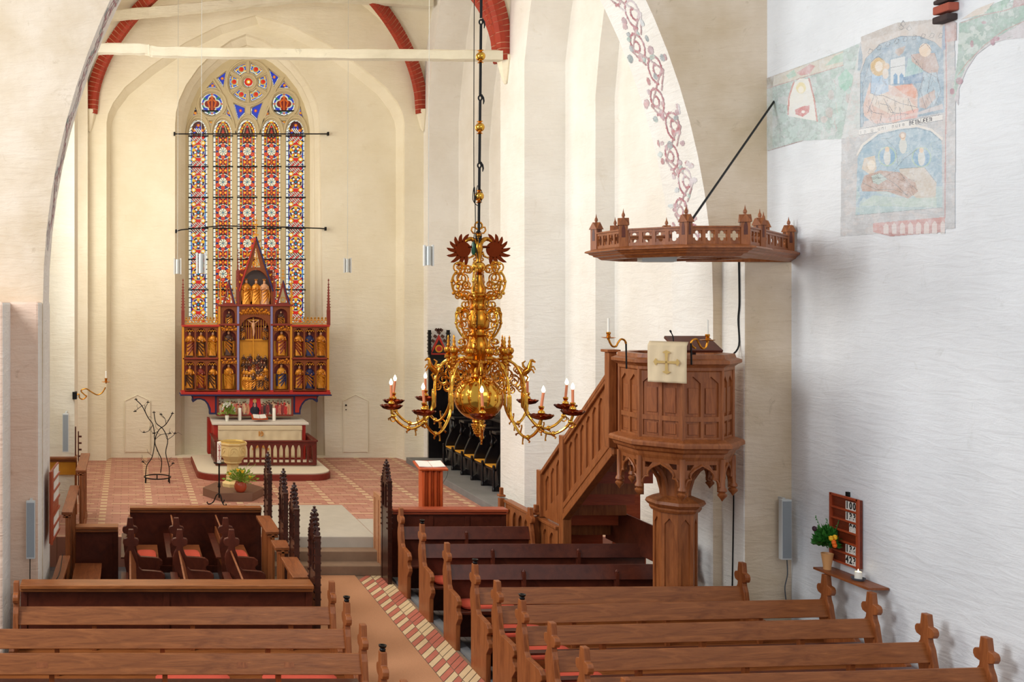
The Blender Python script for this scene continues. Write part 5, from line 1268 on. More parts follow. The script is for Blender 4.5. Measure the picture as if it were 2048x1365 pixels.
# coronation group
def parchpx(c_, hw, yb, ys, yt): return [(c_-hw, yb)] + [(c_-hw*math.cos(PI/2*i/6), ys-(ys-yt)*math.sin(PI/2*i/6)**1.3) for i in range(7)] + [(c_+hw*math.cos(PI/2*i/6), ys-(ys-yt)*math.sin(PI/2*i/6)**1.3) for i in range(5, -1, -1)] + [(c_+hw, yb)]
co = parchpx(512, 30, 609, 575, 540)
mb = MB().prism([q(478, 612), q(546, 612), q(546, 580), q(512, 474), q(478, 580)], [[q(*p) for p in co]] + [[q(*p) for p in ((503, 535), (521, 535), (512, 495))]], XZ(YF), (0, .03, 0)); mb.build('gable_frame', M['frame'], rt)
mb = MB()
for a_, b_, m2 in (((478, 583), (512, 474), 'red'), ((546, 583), (512, 474), 'blue')):
    MB().bar((q(*a_)[0], YF-.01, q(*a_)[1]), (q(*b_)[0], YF-.01, q(*b_)[1]), .03, .04, (0, 1, 0)).build('gable_edge', M[m2], rt)
for s_ in (-1, 1):
    for i in range(8): x_, y_ = 512+s_*(35-4.4*i), 578-13.5*i; mb.sphere((q(x_+s_*2, 0)[0], YF, q(0, y_)[1]), .028, 6); mb.sphere((q(x_+s_*4.5, 0)[0], YF, q(0, y_-2)[1]), .018, 6)
mb.build('crockets', M['gold_y'], rt, smooth=True)
mb = MB()
for ypx, w_ in ((470, 5), (462, 3), (450, 4), (441, 3)): mb.cbox((q(512, 0)[0], YF, q(0, ypx)[1]), w_*.022, .03, .03)
mb.tube([(q(512, 0)[0], YF, q(0, 476)[1]), (q(512, 0)[0], YF, q(0, 434)[1])], [.018, .006], 6); mb.build('cross_finial', M['gold_y'], rt)
mb = MB()
for p in (((505, 532), (512, 518)), ((519, 532), (512, 518)), ((508, 533), (512, 525)), ((512, 534), (512, 500))): mb.tube([(q(*p[0])[0], YF+.01, q(*p[0])[1]), (q(*p[1])[0], YF+.01, q(*p[1])[1])], .012, 5)
mb.tube([(q(512+9*math.cos(a_), 0)[0], YF+.01, q(0, 524+8*math.sin(a_))[1]) for a_ in [2*PI*i/16 for i in range(16)]], .010, 5, closed=True); mb.build('gable_tracery', M['gold_y'], rt)
MB().prism([q(*p) for p in co], [], XZ(YF+.15), (0, .01, 0)).build('niche_back', flat('grey_brown_panel', (74, 62, 60), .7), rt)
for px, yt, pal in ((493, 556, ('gold', 'gold')), (512, 557, ('gold', 'gold')), (530, 557, ('skin', 'gold'))):
    m_ = MB(); saint(m_, px, 609, yt+3, rg, (0, 1), YF+.06, True); m_.build('carved_figure', FM(*pal), rt, smooth=True)
for (c_, w_) in ((457.5, 13), (566, 14)):
    mb = MB().prism([q(c_-w_, 611), q(c_+w_, 611), q(c_, 561)], [[q(c_-w_*.6, 606), q(c_+w_*.6, 606), q(c_, 575)]], XZ(YF), (0, .03, 0)); mb.build('gable_frame', M['red_d'], rt)
    MB().bar((*q(c_+w_, 611)[:1], YF-.01, q(c_+w_, 611)[1]), (q(c_, 561)[0], YF-.01, q(c_, 561)[1]), .02, .03, (0, 1, 0)).build('gable_edge', M['blue'], rt)
    mb = MB(); mb.tube([(q(c_+5*math.cos(a_), 0)[0], YF+.015, q(0, 600+5*math.sin(a_))[1]) for a_ in [2*PI*i/14 for i in range(14)]], .009, 5, closed=True)
    for i in range(5):
        for s_ in (-1, 1): mb.sphere((q(c_+s_*(w_*(1-i/5)+2), 0)[0], YF, q(0, 605-9*i)[1]), .02, 5)
    mb.tube([(q(c_, 0)[0], YF, q(0, 562)[1]), (q(c_, 0)[0], YF, q(0, 536)[1])], [.012, .005], 5)
    for yy, w3 in ((556, 4), (549, 3), (542, 2.5)): mb.cbox((q(c_, 0)[0], YF, q(0, yy)[1]), w3*.022, .02, .02)
    mb.build('gable_tracery', M['gold_y'], rt, smooth=True)
def pin(px, yb, yt, w_=.035, mat='red_d'):
    x, z0 = q(px, yb); _, z1 = q(px, yt); mb_ = MB(); h = z1-z0
    mb_.box(x-w_, x+w_, YF-.03, YF+.04, z0, z0+h*.3); mb_.lathe([(w_*1.5, h*.3), (w_*1.2, h*.34), (w_*.8, h*.5), (w_*.25, h*.93), (w_*.7, h*.95), (w_*.2, h*.97), (0, h)], (x, YF, z0), 4, PI/4)
    for i in range(9):
        for s_ in (-1, 1): mb_.sphere((x+s_*w_*(1.1-.09*i), YF-.01, z0+h*(.38+.06*i)), .011, 4)
    return mb_.build('pinnacle', M[mat], rt)
pin(366, 651, 556); pin(657, 651, 556); pin(476, 611, 495, .022); pin(548, 611, 495, .022); pin(441, 611, 545, .018, 'gold_y'); pin(583, 611, 545, .018, 'gold_y')
for xx, yt in ((366, 652), (438.5, 611), (476, 611), (543, 611), (582, 611), (656, 652)):
    x, z0 = q(xx, 786); z1 = q(xx, yt)[1]
    MB().box(x-.022, x+.022, YF-.03, YF+.03, z0, z1).build('shaft', M['gold_y'] if xx in (366, 656, 438.5, 582) else M['bluel'], rt)
    MB().box(x-.035, x+.035, YF-.045, YF+.03, z0, z0+.06).build('shaft_foot', M['red'], rt)
for (x0, x1, y0, y1, mt, yo) in ((362, 660, 784, 789, 'red', -.08), (360, 662, 789, 791.5, 'blue', -.10), (364, 439, 650, 654, 'red', -.05), (582, 659, 650, 654, 'red', -.05), (437, 478, 648, 652, 'red_d', -.04), (541, 584, 648, 652, 'red_d', -.04), (436, 586, 609, 613, 'red_d', -.05), (365, 438, 716, 719.5, 'red_d', -.03), (582, 657, 716, 719.5, 'red_d', -.03)):
    MB().box(*pb(x0, y0, x1, y1, YF+yo, YF+.4)).build('cornice', M[mt], rt, bevel=.006)
for x0, x1 in ((369, 438), (583, 655)):
    mb = MB(); n = 10
    for i in range(n):
        c_ = x0+(x1-x0)*(i+.5)/n; X_, Z_ = q(c_, 644); mb.tube([(X_+.032*math.cos(a_), YF, Z_+.032*math.sin(a_)) for a_ in [2*PI*j/10 for j in range(10)]], .008, 5, closed=True)
        mb.cbox((X_, YF, q(0, 637)[1]), .05, .02, .02); mb.cbox((X_, YF, q(0, 637)[1]), .02, .02, .055)
    for yy in (639.5, 649): mb.box(*pb(x0, yy, x1, yy+1.1, YF-.01, YF+.02))
    mb.build('cresting', M['gold_y'], rt, smooth=True)
# red bracket wings under the case and predella
for s_ in (0, 1):
    f_ = (lambda x: x) if s_ == 0 else (lambda x: 1021-x)
    pts = [(381, 791), (434, 791), (434, 830), (419, 830), (419, 822), (416, 812), (410, 804), (402, 800), (395, 800), (389, 804), (386, 806), (384, 803), (385, 797)]
    P_ = [q(f_(x), y) for x, y in pts]; MB().prism(P_, [], XZ(YF+.05), (0, .2, 0)).build('bracket_wing', M['blue'], rt)
    pts = [(386, 793.5), (430, 793.5), (430, 826), (422, 826), (422, 818), (417, 807), (410, 799.5), (400, 796.8), (392, 797.5), (388, 799)]
    P_ = [q(f_(x), y) for x, y in pts]; MB().prism(P_, [], XZ(YF+.035), (0, .02, 0)).build('bracket_panel', M['red'], rt)
MB().box(*pb(434, 791, 587, 833, YF+.06, YF+.4)).build('predella_case', M['red_d'], rt)
frame(434, 794, 587, 833, [[(438, 830), (583, 830), (583, 798), (438, 798)]], 'predella_frame', 'red_d', .03, .03)
c = Canvas(436, 796, 585, 832, .6); c.a[..., 3] = 1; c.a[..., :3] = lin(176, 170, 140)
nz = c.noise(9, 5); c.put(nz > .55, (150, 142, 120)); c.put(c.poly([(500, 797), (522, 797), (525, 831), (496, 831)]), (212, 40, 52))
rgp = random.Random(5)
for row, (yy, hh) in enumerate(((806, 26), (810, 24))):
    for i in range(24):
        x = 439+142*(i+.5*row)/24+rgp.uniform(-1.5, 1.5)
        if 499 < x < 522: continue
        col = rgp.choice([(206, 60, 58), (214, 120, 100), (150, 60, 60), (226, 190, 150), (190, 70, 70), (80, 60, 60), (210, 150, 110)])
        y = yy+rgp.uniform(-2, 3); c.put(c.ell(x, y+10, 3.6, 11), col); c.put(c.line([(x-1, y+6), (x-1.5, y+20)], .8), tuple(int(v*.6) for v in col)); c.put(c.ell(x, y-1.2, 1.7, 2.1), (206, 160, 130)); c.put(c.ell(x, y-2.4, 1.8, 1.4), (96, 60, 40))
c.put(c.ell(510, 822, 9.5, 9), (44, 42, 54)); c.put(c.ell(510, 812, 4.5, 8), (56, 54, 66)); c.put(c.ell(510, 811, 2.4, 4.5), (196, 150, 130)); c.put(c.ell(510, 803, 3.6, 3.8), (226, 190, 90)); c.put(c.ell(510, 803.4, 1.9, 2.4), (214, 170, 140))
for x in (478, 497, 524): c.put(c.poly([(x-3, 798), (x+3, 798), (x+2, 808), (x-2, 808)]), (220, 200, 180), .6)
M['paint'] = attr_mat('painted_picture', 0, .55)
def pm(x, y): a_ = q(x, y); return (a_[0], YF+.045, a_[1])
c.mesh('predella_painting', pm, M['paint'], rt)
# altar table
al = thing('altar', 'altar with pale stone slab over a red body behind the rail', 'altar', (2.83, 21.2, .6))
YA = 20.95
def qa(px, py, Y=YA): return at(px, py, Y)
MB().add([qa(424, 846), qa(618, 846), at(600, 833.5, 21.95), at(419, 833.5, 21.95), qa(424, 851), qa(618, 851), at(600, 838, 21.95), at(419, 838, 21.95)], [(0, 1, 2, 3), (4, 7, 6, 5), (0, 4, 5, 1), (1, 5, 6, 2), (3, 7, 4, 0), (2, 6, 7, 3)]).build('slab', M['slab'], al, bevel=.012)
zt_ = qa(0, 851).z
MB().box(qa(428, 0).x, qa(612, 0).x, 21.0, 21.9, .602, zt_).build('body', M['red'], al)
MB().box(at(414, 0, 22).x, at(424, 0, 22).x+.08, 21.75, 22.05, .602, zt_+.05).build('side_pier', M['red'], al)
af = thing('altar_frontal', 'cream cloth hanging down the front of the altar with a small monogram', 'altar cloth', (2.83, 20.97, .62))
x0, x1 = qa(436, 0).x, qa(604, 0).x; nu = 60; vs = []
for j in range(13):
    for i in range(nu+1):
        u = i/nu; vs.append((x0+(x1-x0)*u, 20.955+.008*math.sin(u*60)*(.3+j/12)+.004*math.sin(u*23+j), zt_-.01-(zt_-.66)*j/12))
fs = [(j*(nu+1)+i, j*(nu+1)+i+1, (j+1)*(nu+1)+i+1, (j+1)*(nu+1)+i) for j in range(12) for i in range(nu)]
o = MB().add(vs, fs).build('cloth', M['cream_c'], af, smooth=True); o.modifiers.new('s', 'SOLIDIFY').thickness = .01
MB().box(x0, x1, 20.93, 20.95, zt_-.10, zt_-.02).build('upper_border', M['cream_c'], af)
mb = MB(); X_, Y_, Z_ = qa(522, 868, 20.92)
oc_ = flat('ochre_embroidery', (204, 138, 60), .8)
mb.box(X_-.05, X_-.02, Y_, Y_+.008, Z_-.05, Z_+.05); mb.tube([(X_+.0+.045*math.cos(a_), Y_, Z_+.045*math.sin(a_)) for a_ in [-PI/2+PI*i/10 for i in range(11)]], .012, 5); mb.box(X_-.008, X_+.02, Y_, Y_+.008, Z_-.01, Z_+.02)
mb.build('monogram', oc_, af)
mb = MB()
for p_ in (((505, 900), (520, 890)), ((520, 890), (538, 900)), ((521, 890), (521, 912))): mb.bar(at(*p_[0], 20.925), at(*p_[1], 20.925), .05, .006, (0, 1, 0))
mb.build('embroidered_sign', oc_, af)
# platform and rail
pf = thing('altar_platform', 'rounded dark red step with cream carpet in front of the altar', 'platform', (2.8, 20.4, ZC))
def rrect(x0, x1, y0, y1, r): return arc(x1-r, y1-r*.2, .2*r, 0, 90, 4)[:0] + arc(x0+r, y0+r, r, 180, 270, 8) + arc(x1-r, y0+r, r, 270, 360, 8) + [(x1, y1), (x0, y1)]
A_ = rrect(1.38, 4.08, 19.3, 21.6, .45)
MB().prism(A_, [], lambda u, v: (u, v, ZC), (0, 0, .12)).build('step', M['red_d'], pf, bevel=.01)
A_ = rrect(1.40, 4.06, 19.33, 21.6, .44); MB().prism(A_, [], lambda u, v: (u, v, .57), (0, 0, .03)).build('carpet', M['carpet_c'], pf, bevel=.012)
rl = thing('communion_rail', 'low dark red wooden rail with gothic arches around the altar', 'rail', (2.8, 20.2, .6))
def rail(a, b, n):
    a = Vector((*a, 0)); b = Vector((*b, 0)); d = b-a; L = d.length; d.normalize(); nn = Vector((d.y, -d.x, 0)); w_ = (L-.1)/n
    hs = [parch(.05+w_*(i+.5), w_*.32, .68, .94, .10, 5) for i in range(n)]
    MB().prism([(0, .62), (L, .62), (L, 1.10), (0, 1.10)], hs, lambda u, v: a+d*u+Vector((0, 0, v))+nn*.02, -nn*.04).build('balustrade', M['red_d2'], rl, bevel=.003)
    MB().bar(a+V(0, 0, 1.115), b+V(0, 0, 1.115), .09, .035).build('top_rail', M['red_d2'], rl, bevel=.006)
M['red_d2'] = wood('red_brown_polished_wood', (112, 38, 26), (84, 26, 18), (4, 4, 4), .35, .3)
xa_, xb_ = (433-257)/1950*20.15, (632-257)/1950*20.15
rail((xa_, 20.15), (xb_, 20.15), 16); rail((xa_, 21.3), (xa_, 20.17), 7); rail((xb_, 20.17), (xb_, 21.3), 7)
for i, x in enumerate((479, 547.5)):
    b = at(x, 837, 21.35); t = tag(MB().lathe([(0, 0), (.038, 0), (.038, .27), (.033, .275), (.005, .27), (.004, .285), (0, .285)], (b.x, 21.3, zt_+.055), 16).build('altar_candle', M['white'], smooth=True), ['thick white candle on the altar, beside the flower vase', 'thick white candle on the altar, right of the open book'][i], 'candle', 'thick white altar candles')
# altar book
t = thing('altar_book', 'open white book on a small wooden stand in the middle of the altar', 'book', (2.83, 21.1, 1.45))
b = at(519, 838, 21.15); mb = MB(); mb.cbox((b.x, 21.15, b.z+.03), .34, .22, .02, 0, R(18)); mb.build('book_stand', M['lectern'], t)
for s_ in (-1, 1): MB().cbox((b.x+s_*.07, 21.14, b.z+.052), .135, .18, .018, 0, R(18), s_*R(-5)).build('page_block', M['paper'], t, bevel=.004)
t = thing('altar_crucifix', 'small dark standing cross behind the open altar book', 'cross', (b.x, 21.28, b.z)); mb = MB(); mb.tube([(b.x, 21.3, b.z-.02), (b.x, 21.3, b.z+.22)], .010, 6); mb.bar((b.x-.04, 21.3, b.z+.16), (b.x+.04, 21.3, b.z+.16), .012, .012); mb.lathe([(0, 0), (.04, 0), (.03, .02), (0, .03)], (b.x, 21.3, b.z-.02), 10); mb.build('cross', M['iron'], t)
def bouquet(mb_leaf, mb_fl, c_, rx, rz, nl, nf, rg_, fs, ls=.05, up=.3):
    c_ = Vector(c_)
    for i in range(nl):
        a = rg_.uniform(0, 2*PI); el = rg_.uniform(-.15, 1)*PI/2; r = rg_.uniform(.35, 1)
        p = c_ + V(math.cos(a)*math.cos(el)*rx*r, math.sin(a)*math.cos(el)*rx*r, math.sin(el)*rz*r)
        d = (p-c_+V(0, 0, up*.1)).normalized(); s_ = d.orthogonal().normalized(); s_ = (Matrix.Rotation(rg_.uniform(0, 6), 3, d) @ s_); L = ls*rg_.uniform(.6, 1.3); w_ = L*.32; nrm = d.cross(s_)
        mb_leaf.add([p-d*L*.5, p+s_*w_, p+d*L*.6+nrm*L*.1, p-s_*w_, p+nrm*w_*.4], [(0, 1, 4), (1, 2, 4), (2, 3, 4), (3, 0, 4)])
        if i % 3 == 0: mb_leaf.tube([c_-V(0, 0, rz*.2), (c_+p)/2+V(0, 0, .01), p], .0025, 4)
    for i in range(nf):
        a = rg_.uniform(0, 2*PI); el = rg_.uniform(.1, 1)*PI/2; p = c_ + V(math.cos(a)*math.cos(el)*rx*.9, math.sin(a)*math.cos(el)*rx*.9, math.sin(el)*rz*.95)
        flower(mb_fl, p, fs, rg_)
def flower(mb_, p, r, rg_):
    for k in range(7):
        a = 2*PI*k/7+rg_.random(); d = V(math.cos(a)*.7, math.sin(a)*.7, .5).normalized(); s_ = d.cross(V(0, 0, 1)).normalized(); mb_.add([p, p+d*r*.6+s_*r*.45, p+d*r, p+d*r*.6-s_*r*.45], [(0, 1, 2, 3)])
    mb_.sphere(p, r*.42, 6)
rgf = random.Random(4)
v0 = at(454, 835, 21.2)
t = thing('flower_vase', 'small white vase of white blossoms with green leaves on the altar', 'vase of flowers', tuple(v0))
MB().lathe([(0, 0), (.03, 0), (.035, .05), (.045, .13), (.04, .13), (0, .12)], (v0.x, 21.2, zt_+.05), 14).build('vase', M['wpet'], t, smooth=True)
ml, mf = MB(), MB(); bouquet(ml, mf, (v0.x, 21.17, zt_+.24), .19, .22, 90, 30, rgf, .045, .07); ml.build('leaves', M['leaf_y'], t); mf.build('blossoms', M['wpet'], t)
# font and its surroundings
fp = thing('font_plinth', 'brown hexagonal wooden step under the stone font', 'plinth', (1.92, 17.9, ZC))
hx = [(1.92+.56*math.cos(R(60*k+0)), 17.85+.62*math.sin(R(60*k+0))) for k in range(6)]
MB().prism(hx, [], lambda u, v: (u, v, ZC), (0, 0, .15)).build('step', M['plinth'], fp, bevel=.008)
fo = thing('font', 'buff stone octagonal baptismal font with blind arches and a brass lid rim', 'font', (1.92, 18.0, .6))
FX, FY = 1.925, 18.0
def octr(s_, z): return [V(FX+s_*math.cos(R(22.5+45*k)), FY+s_*math.sin(R(22.5+45*k)), z) for k in range(8)]
def omb(pr):
    m_ = MB(); rr = [octr(a_, z) for a_, z in pr]
    for a_, b_ in zip(rr[:-1], rr[1:]): m_.loft(a_, b_)
    m_.add(rr[0], [tuple(range(8))]); m_.add(rr[-1], [tuple(range(8))]); return m_
omb([(.20, .60), (.20, .66), (.13, .70), (.11, .95), (.11, 1.0), (.17, 1.04), (.17, 1.06)]).build('stem', M['font'], fo, bevel=.004)
omb([(.15, 1.05), (.19, 1.10), (.24, 1.17), (.245, 1.36), (.27, 1.38), (.27, 1.41), (.22, 1.41), (.2, 1.33)]).build('bowl', M['font'], fo, bevel=.004)
mb = MB()
for k in range(8):
    a_, b_ = octr(.247, 0)[k], octr(.247, 0)[(k+1) % 8]; d = (b_-a_); L = d.length; d.normalize()
    mb.tube([a_+d*u+V(0, 0, v) for u, v in [(.02, 1.19)] + [(L/2-(L/2-.02)*math.cos(PI*i/8), 1.24+.09*math.sin(PI*i/8)**.8) for i in range(9)] + [(L-.02, 1.19)]], .008, 5)
    mb.tube([a_+d*u+V(0, 0, v) for u, v in [(L/2-.04, 1.22), (L/2-.02, 1.26), (L/2, 1.28), (L/2+.02, 1.26), (L/2+.04, 1.22)]], .006, 5)
mb.build('blind_arches', M['font'], fo, smooth=True)
MB().lathe([(.235, 1.41), (.24, 1.425), (.22, 1.43), (.17, 1.40), (.08, 1.385), (0, 1.38)], (FX, FY, 0), 8, R(22.5)).build('basin', M['basin'], fo)
pt = thing('flower_pot', 'round terracotta pot with yellow roses and green sprays on the font step', 'flower pot', (2.0, 17.42, .6))
MB().lathe([(0, 0), (.07, 0), (.105, .05), (.115, .10), (.10, .155), (.085, .175), (.09, .185), (.08, .185), (0, .17)], (2.0, 17.42, .605), 20).build('pot', M['terra'], pt, smooth=True)
ml, mf = MB(), MB(); bouquet(ml, mf, (2.0, 17.42, .82), .32, .20, 240, 0, rgf, .04, .055)
for s_ in ((.28, .02, .28), (.2, .0, .36), (-.28, -.02, .1), (.36, 0, .1)): ml.tube(smooth_path([(2.0, 17.42, .8), (2.0+s_[0]*.5, 17.42, .85+s_[2]*.5), (2.0+s_[0], 17.42+s_[1], .82+s_[2])], 4), .003, 4)
ml.build('leaves', M['leaf_y'], pt)
for p_ in ((-.06, -.12, 1.0), (-.2, -.1, .93), (.16, -.14, .88), (.02, -.15, .98)): flower(mf, V(2.0+p_[0], 17.42+p_[1], p_[2]), .05, rgf)
mf.build('blossoms', M['yel'], pt)
pc = thing('paschal_candle_stand', 'tall black iron stand with scrolled feet holding a decorated white candle', 'candle stand', (1.585, 17.05, ZC))
mb = MB(); mb.tube([(1.585, 17.05, ZC+.12), (1.585, 17.05, 1.18)], .014, 8); mb.lathe([(.02, 0), (.028, .02), (.02, .04), (.024, .06), (.016, .08)], (1.585, 17.05, .75), 8); mb.build('shaft', M['iron'], pc, smooth=True)
for k in range(3):
    a = R(-90+120*k+30); u = V(math.cos(a), math.sin(a), 0); b = V(1.585, 17.05, ZC)
    MB().tube(smooth_path([b+V(0, 0, .20), b+u*.05+V(0, 0, .16), b+u*.10+V(0, 0, .05), b+u*.17+V(0, 0, .012), b+u*.21+V(0, 0, .03), b+u*.20+V(0, 0, .05)], 4), .010, 6).build('leg', M['iron'], pc, smooth=True)
MB().lathe([(0, 0), (.09, 0), (.10, .015), (.02, .012), (0, .012)], (1.585, 17.05, 1.17), 16).build('drip_plate', M['iron'], pc, smooth=True)
cd = MB().lathe([(0, 0), (.036, 0), (.036, .36), (.03, .365), (0, .36)], (1.585, 17.05, 1.185), 18).build('candle', M['white'], pc, smooth=True)
mb = MB(); mb.box(-.005+1.585, 1.585+.005, 17.010, 17.014, 1.24, 1.50); mb.box(1.585-.02, 1.585+.02, 17.010, 17.014, 1.40, 1.41)
for z in (1.225, 1.505, 1.3, 1.46): mb.sphere((1.585-.02, 17.018, z), .007, 5); mb.sphere((1.585+.02, 17.018, z), .007, 5)
mb.build('candle_decoration', M['red'], cd)
# iron candle tree
it = thing('iron_candle_tree', 'black wrought iron tree-shaped votive candle holder with a ring base on the brick floor', 'candle holder', (.57, 19.2, ZC))
T = lambda px, py, y=19.2: at(px, py, y)
mb = MB(); mb.tube([(.57+.26*math.cos(2*PI*i/28), 19.2+.26*math.sin(2*PI*i/28), ZC+.10) for i in range(28)], .012, 6, closed=True); mb.build('base_ring', M['iron'], it, smooth=True)
for k in range(3):
    a = R(90+120*k); MB().tube([(.57+.26*math.cos(a), 19.2+.26*math.sin(a), ZC+.11), (.57+.27*math.cos(a), 19.2+.27*math.sin(a), ZC)], .012, 6).build('foot', M['iron'], it)
BR = [[(290, 962), (293, 930), (304, 912), (309, 880), (306, 850), (296, 835), (284, 812), (272, 800)], [(322, 950), (324, 925), (316, 905), (310, 885), (318, 862), (332, 850), (345, 828)], [(336, 962), (338, 935), (331, 905), (335, 880), (326, 858), (312, 846), (308, 826)],
      [(310, 880), (322, 870), (340, 868)], [(296, 835), (290, 820), (296, 806)], [(284, 812), (276, 818), (270, 824)], [(306, 850), (298, 862), (288, 866)], [(335, 880), (344, 874), (350, 868)], [(332, 850), (330, 838), (322, 830)], [(293, 930), (286, 925)], [(338, 935), (346, 928)], [(318, 862), (308, 868)]]
mb = MB(); rgt = random.Random(8)
for i, br_ in enumerate(BR):
    yo = [19.0, 19.42, 19.05][i % 3] if i < 3 else 19.2; P_ = [T(x, y, 19.2) for x, y in br_]
    for j, p in enumerate(P_): p.y += (yo-19.2)*(1-j/len(P_))
    mb.tube(smooth_path(P_, 4), .009 if i < 3 else .0055, 6)
mb.build('branches', M['iron'], it, smooth=True)
mb = MB()
for i in range(26):
    br_ = BR[i % len(BR)]; k_ = rgt.randrange(len(br_)); x, y = br_[k_]; y = min(y, 925); an = rgt.uniform(-PI, 0); L_ = rgt.uniform(8, 18)
    mb.tube([T(x, y), T(x+L_*.5*math.cos(an), y+L_*.5*math.sin(an)-1)+V(0, rgt.uniform(-.05, .05), 0), T(x+L_*math.cos(an+.4), y+L_*math.sin(an+.4))+V(0, rgt.uniform(-.1, .1), 0)], [.004, .003, .0025], 4)
mb.build('twigs', M['iron'], it)
for (x, y) in ((272, 800), (288, 866), (270, 824), (345, 828), (350, 868), (340, 868), (296, 806), (322, 830), (286, 925), (346, 928), (308, 868), (308, 826)):
    b = T(x, y, 19.2); MB().lathe([(0, 0), (.03, 0), (.034, .012), (.01, .012), (.003, .04), (0, .04)], b, 8).build('candle_spike', M['iron'], it, smooth=True)
# lectern
lc = thing('lectern', 'orange wooden lectern with fluted front and an open book, right of the chancel steps', 'lectern', (4.64, 14.9, ZC))
x0, x1 = at(845, 0, 14.8).x, at(886, 0, 14.8).x
mb = MB(); n = 7
for i in range(n):
    a_ = x0+(x1-x0)*i/n; b_ = x0+(x1-x0)*(i+1)/n; mb.tube([((a_+b_)/2, 14.8+(.03 if i % 2 else 0), ZC), ((a_+b_)/2, 14.8+(.03 if i % 2 else 0), 1.45)], (b_-a_)*.5, 10)
mb.box(x0, x1, 14.82, 15.0, ZC, 1.45); mb.build('fluted_body', M['lectern'], lc)
MB().cbox(((x0+x1)/2, 14.92, 1.49), .44, .36, .03, 0, R(12)).build('top', M['lectern'], lc, bevel=.006)
for s_ in (-1, 1): MB().cbox(((x0+x1)/2+s_*.1, 14.93, 1.515), .19, .24, .012, 0, R(12), s_*R(-3)).build('page', M['paper'], lc)
MB().tube(smooth_path([(x1+.08, 14.9, 1.50), (x1+.1, 14.9, 1.35), (x1+.13, 15.5, .9), (x1+.2, 15.4, .47), (x1+.3, 15.5, .46)], 5), .003, 4).build('cable', M['iron'], lc)
# hanging lamps
for i, (px, y0, y1, Y, lab) in enumerate(((355, 519, 548, 19.4, 'slim white tube lamp on a long cable, leftmost of the hanging lamps'), (402, 508, 547, 15.2, 'slim grey tube lamp on a long cable in front of the left lancets'), (695, 518, 545, 19.4, 'slim white tube lamp on a long cable right of the east window'), (857, 493, 531, 14.6, 'slim white tube lamp on a long cable left of the chandelier rod'))):
    b = at(px, y1, Y); tp = at(px, y0, Y); t = thing('hanging_lamp', lab, 'lamp', tuple(b), 0, 'slim tube lamps hanging in the chancel')
    h = tp.z-b.z; w_ = .055
    MB().lathe([(0, 0), (w_*.8, 0), (w_*.8, h), (0, h)], b, 16).build('tube', M['gmetal'], t, smooth=True)
    for s_ in (-1, 1): MB().box(b.x+s_*w_*1.15-.012, b.x+s_*w_*1.15+.012, Y-.03, Y+.03, b.z-.01, b.z+h+.02).build('side_fin', M['speaker_f'], t)
    for z in (b.z+.04, b.z+h-.04): MB().box(b.x-w_*1.15, b.x+w_*1.15, Y-.01, Y+.01, z-.006, z+.006).build('bracket', M['speaker_f'], t)
    MB().tube([tp, V(tp.x+.02, tp.y, 11.4)], .0035, 5).build('cable', M['gmetal'], t)
# loudspeakers
def spk(name_lab, pts, Y0, dx, grp='slim grey loudspeakers', wall=None):
    (x0, x1, y0, y1) = pts; a = at(x0, y1, Y0); b = at(x1, y0, Y0); t = thing('loudspeaker', name_lab, 'loudspeaker', tuple(a), 0, grp)
    MB().box(a.x, b.x, Y0, Y0+.06, a.z, b.z).build('case', M['speaker_f'], t, bevel=.006); MB().box(a.x+.008, b.x-.008, Y0-.004, Y0, a.z+.02, b.z-.02).build('grille', M['speaker'], t)
    MB().box((a.x+b.x)/2-.015, (a.x+b.x)/2+.015, Y0+.05, Y0+dx, b.z-.02, b.z+.01).build('bracket', M['speaker_f'], t); return t
spk('slim grey column loudspeaker on the right pier, above the pew ends', (1564, 1584, 1000, 1121), 10.9, .14)
spk('slim grey column loudspeaker on the left pier above the first long pew', (52, 70, 1003, 1119), 10.9, .14)
spk('slim grey column loudspeaker in the left chancel niche, partly behind the pier', (125, 137, 828, 905), 15.9, .33)
for pts, lab in (([at(60, 1119, 10.95), at(60, 1165, 10.98), at(62, 1170, 10.9), at(100, 1168, 10.8), at(118, 1150, 10.9), at(125, 1110, 12.4)], 'black cable looping from the left pier speaker over the stall front'), ([at(1574, 1121, 10.98), at(1575, 1150, 11.0), at(1570, 1175, 11.0), at(1572, 1200, 11.0)], 'thin grey cable below the right pier speaker')):
    tag(MB().tube(smooth_path(pts, 5), .006, 5).build('cable', M['iron'] if 'black' in lab else M['dgrey'], smooth=True), lab, 'cable')
# hymn boards
def digits(txt, size, mat, parent, loc, rot):
    cu = bpy.data.curves.new('digits', 'FONT'); cu.body = txt; cu.size = size; cu.align_x = 'CENTER'; cu.align_y = 'CENTER'; cu.extrude = .0008; cu.offset = .0035
    o_ = bpy.data.objects.new('digits', cu); COL.objects.link(o_)
    bpy.context.view_layer.update(); me = bpy.data.meshes.new_from_object(o_.evaluated_get(bpy.context.evaluated_depsgraph_get())); bpy.data.objects.remove(o_)
    me.materials.clear(); me.materials.append(mat); ob = bpy.data.objects.new('digit', me); COL.objects.link(ob); ob.parent = parent; ob.location = loc; ob.rotation_euler = rot; ob.scale = (.74, 1, 1); return ob
hb = thing('hymn_board', 'reddish wooden hymn board with black numbers on white cards on the right wall', 'hymn board', (7.46, 10.15, 1.2))
ya, yb_ = 9.95, 10.34; zb, ztp = 1.27, 1.97
MB().box(7.455, 7.49, ya, yb_, zb, ztp).build('back_board', M['wood_r2'] if 'wood_r2' in M else wood('hymn_board_wood', (128, 52, 26), (98, 36, 18), (9, 1, 9), .4), hb)
fw = wood('hymn_board_frame', (184, 82, 44), (150, 58, 30), (9, 9, 1), .4)
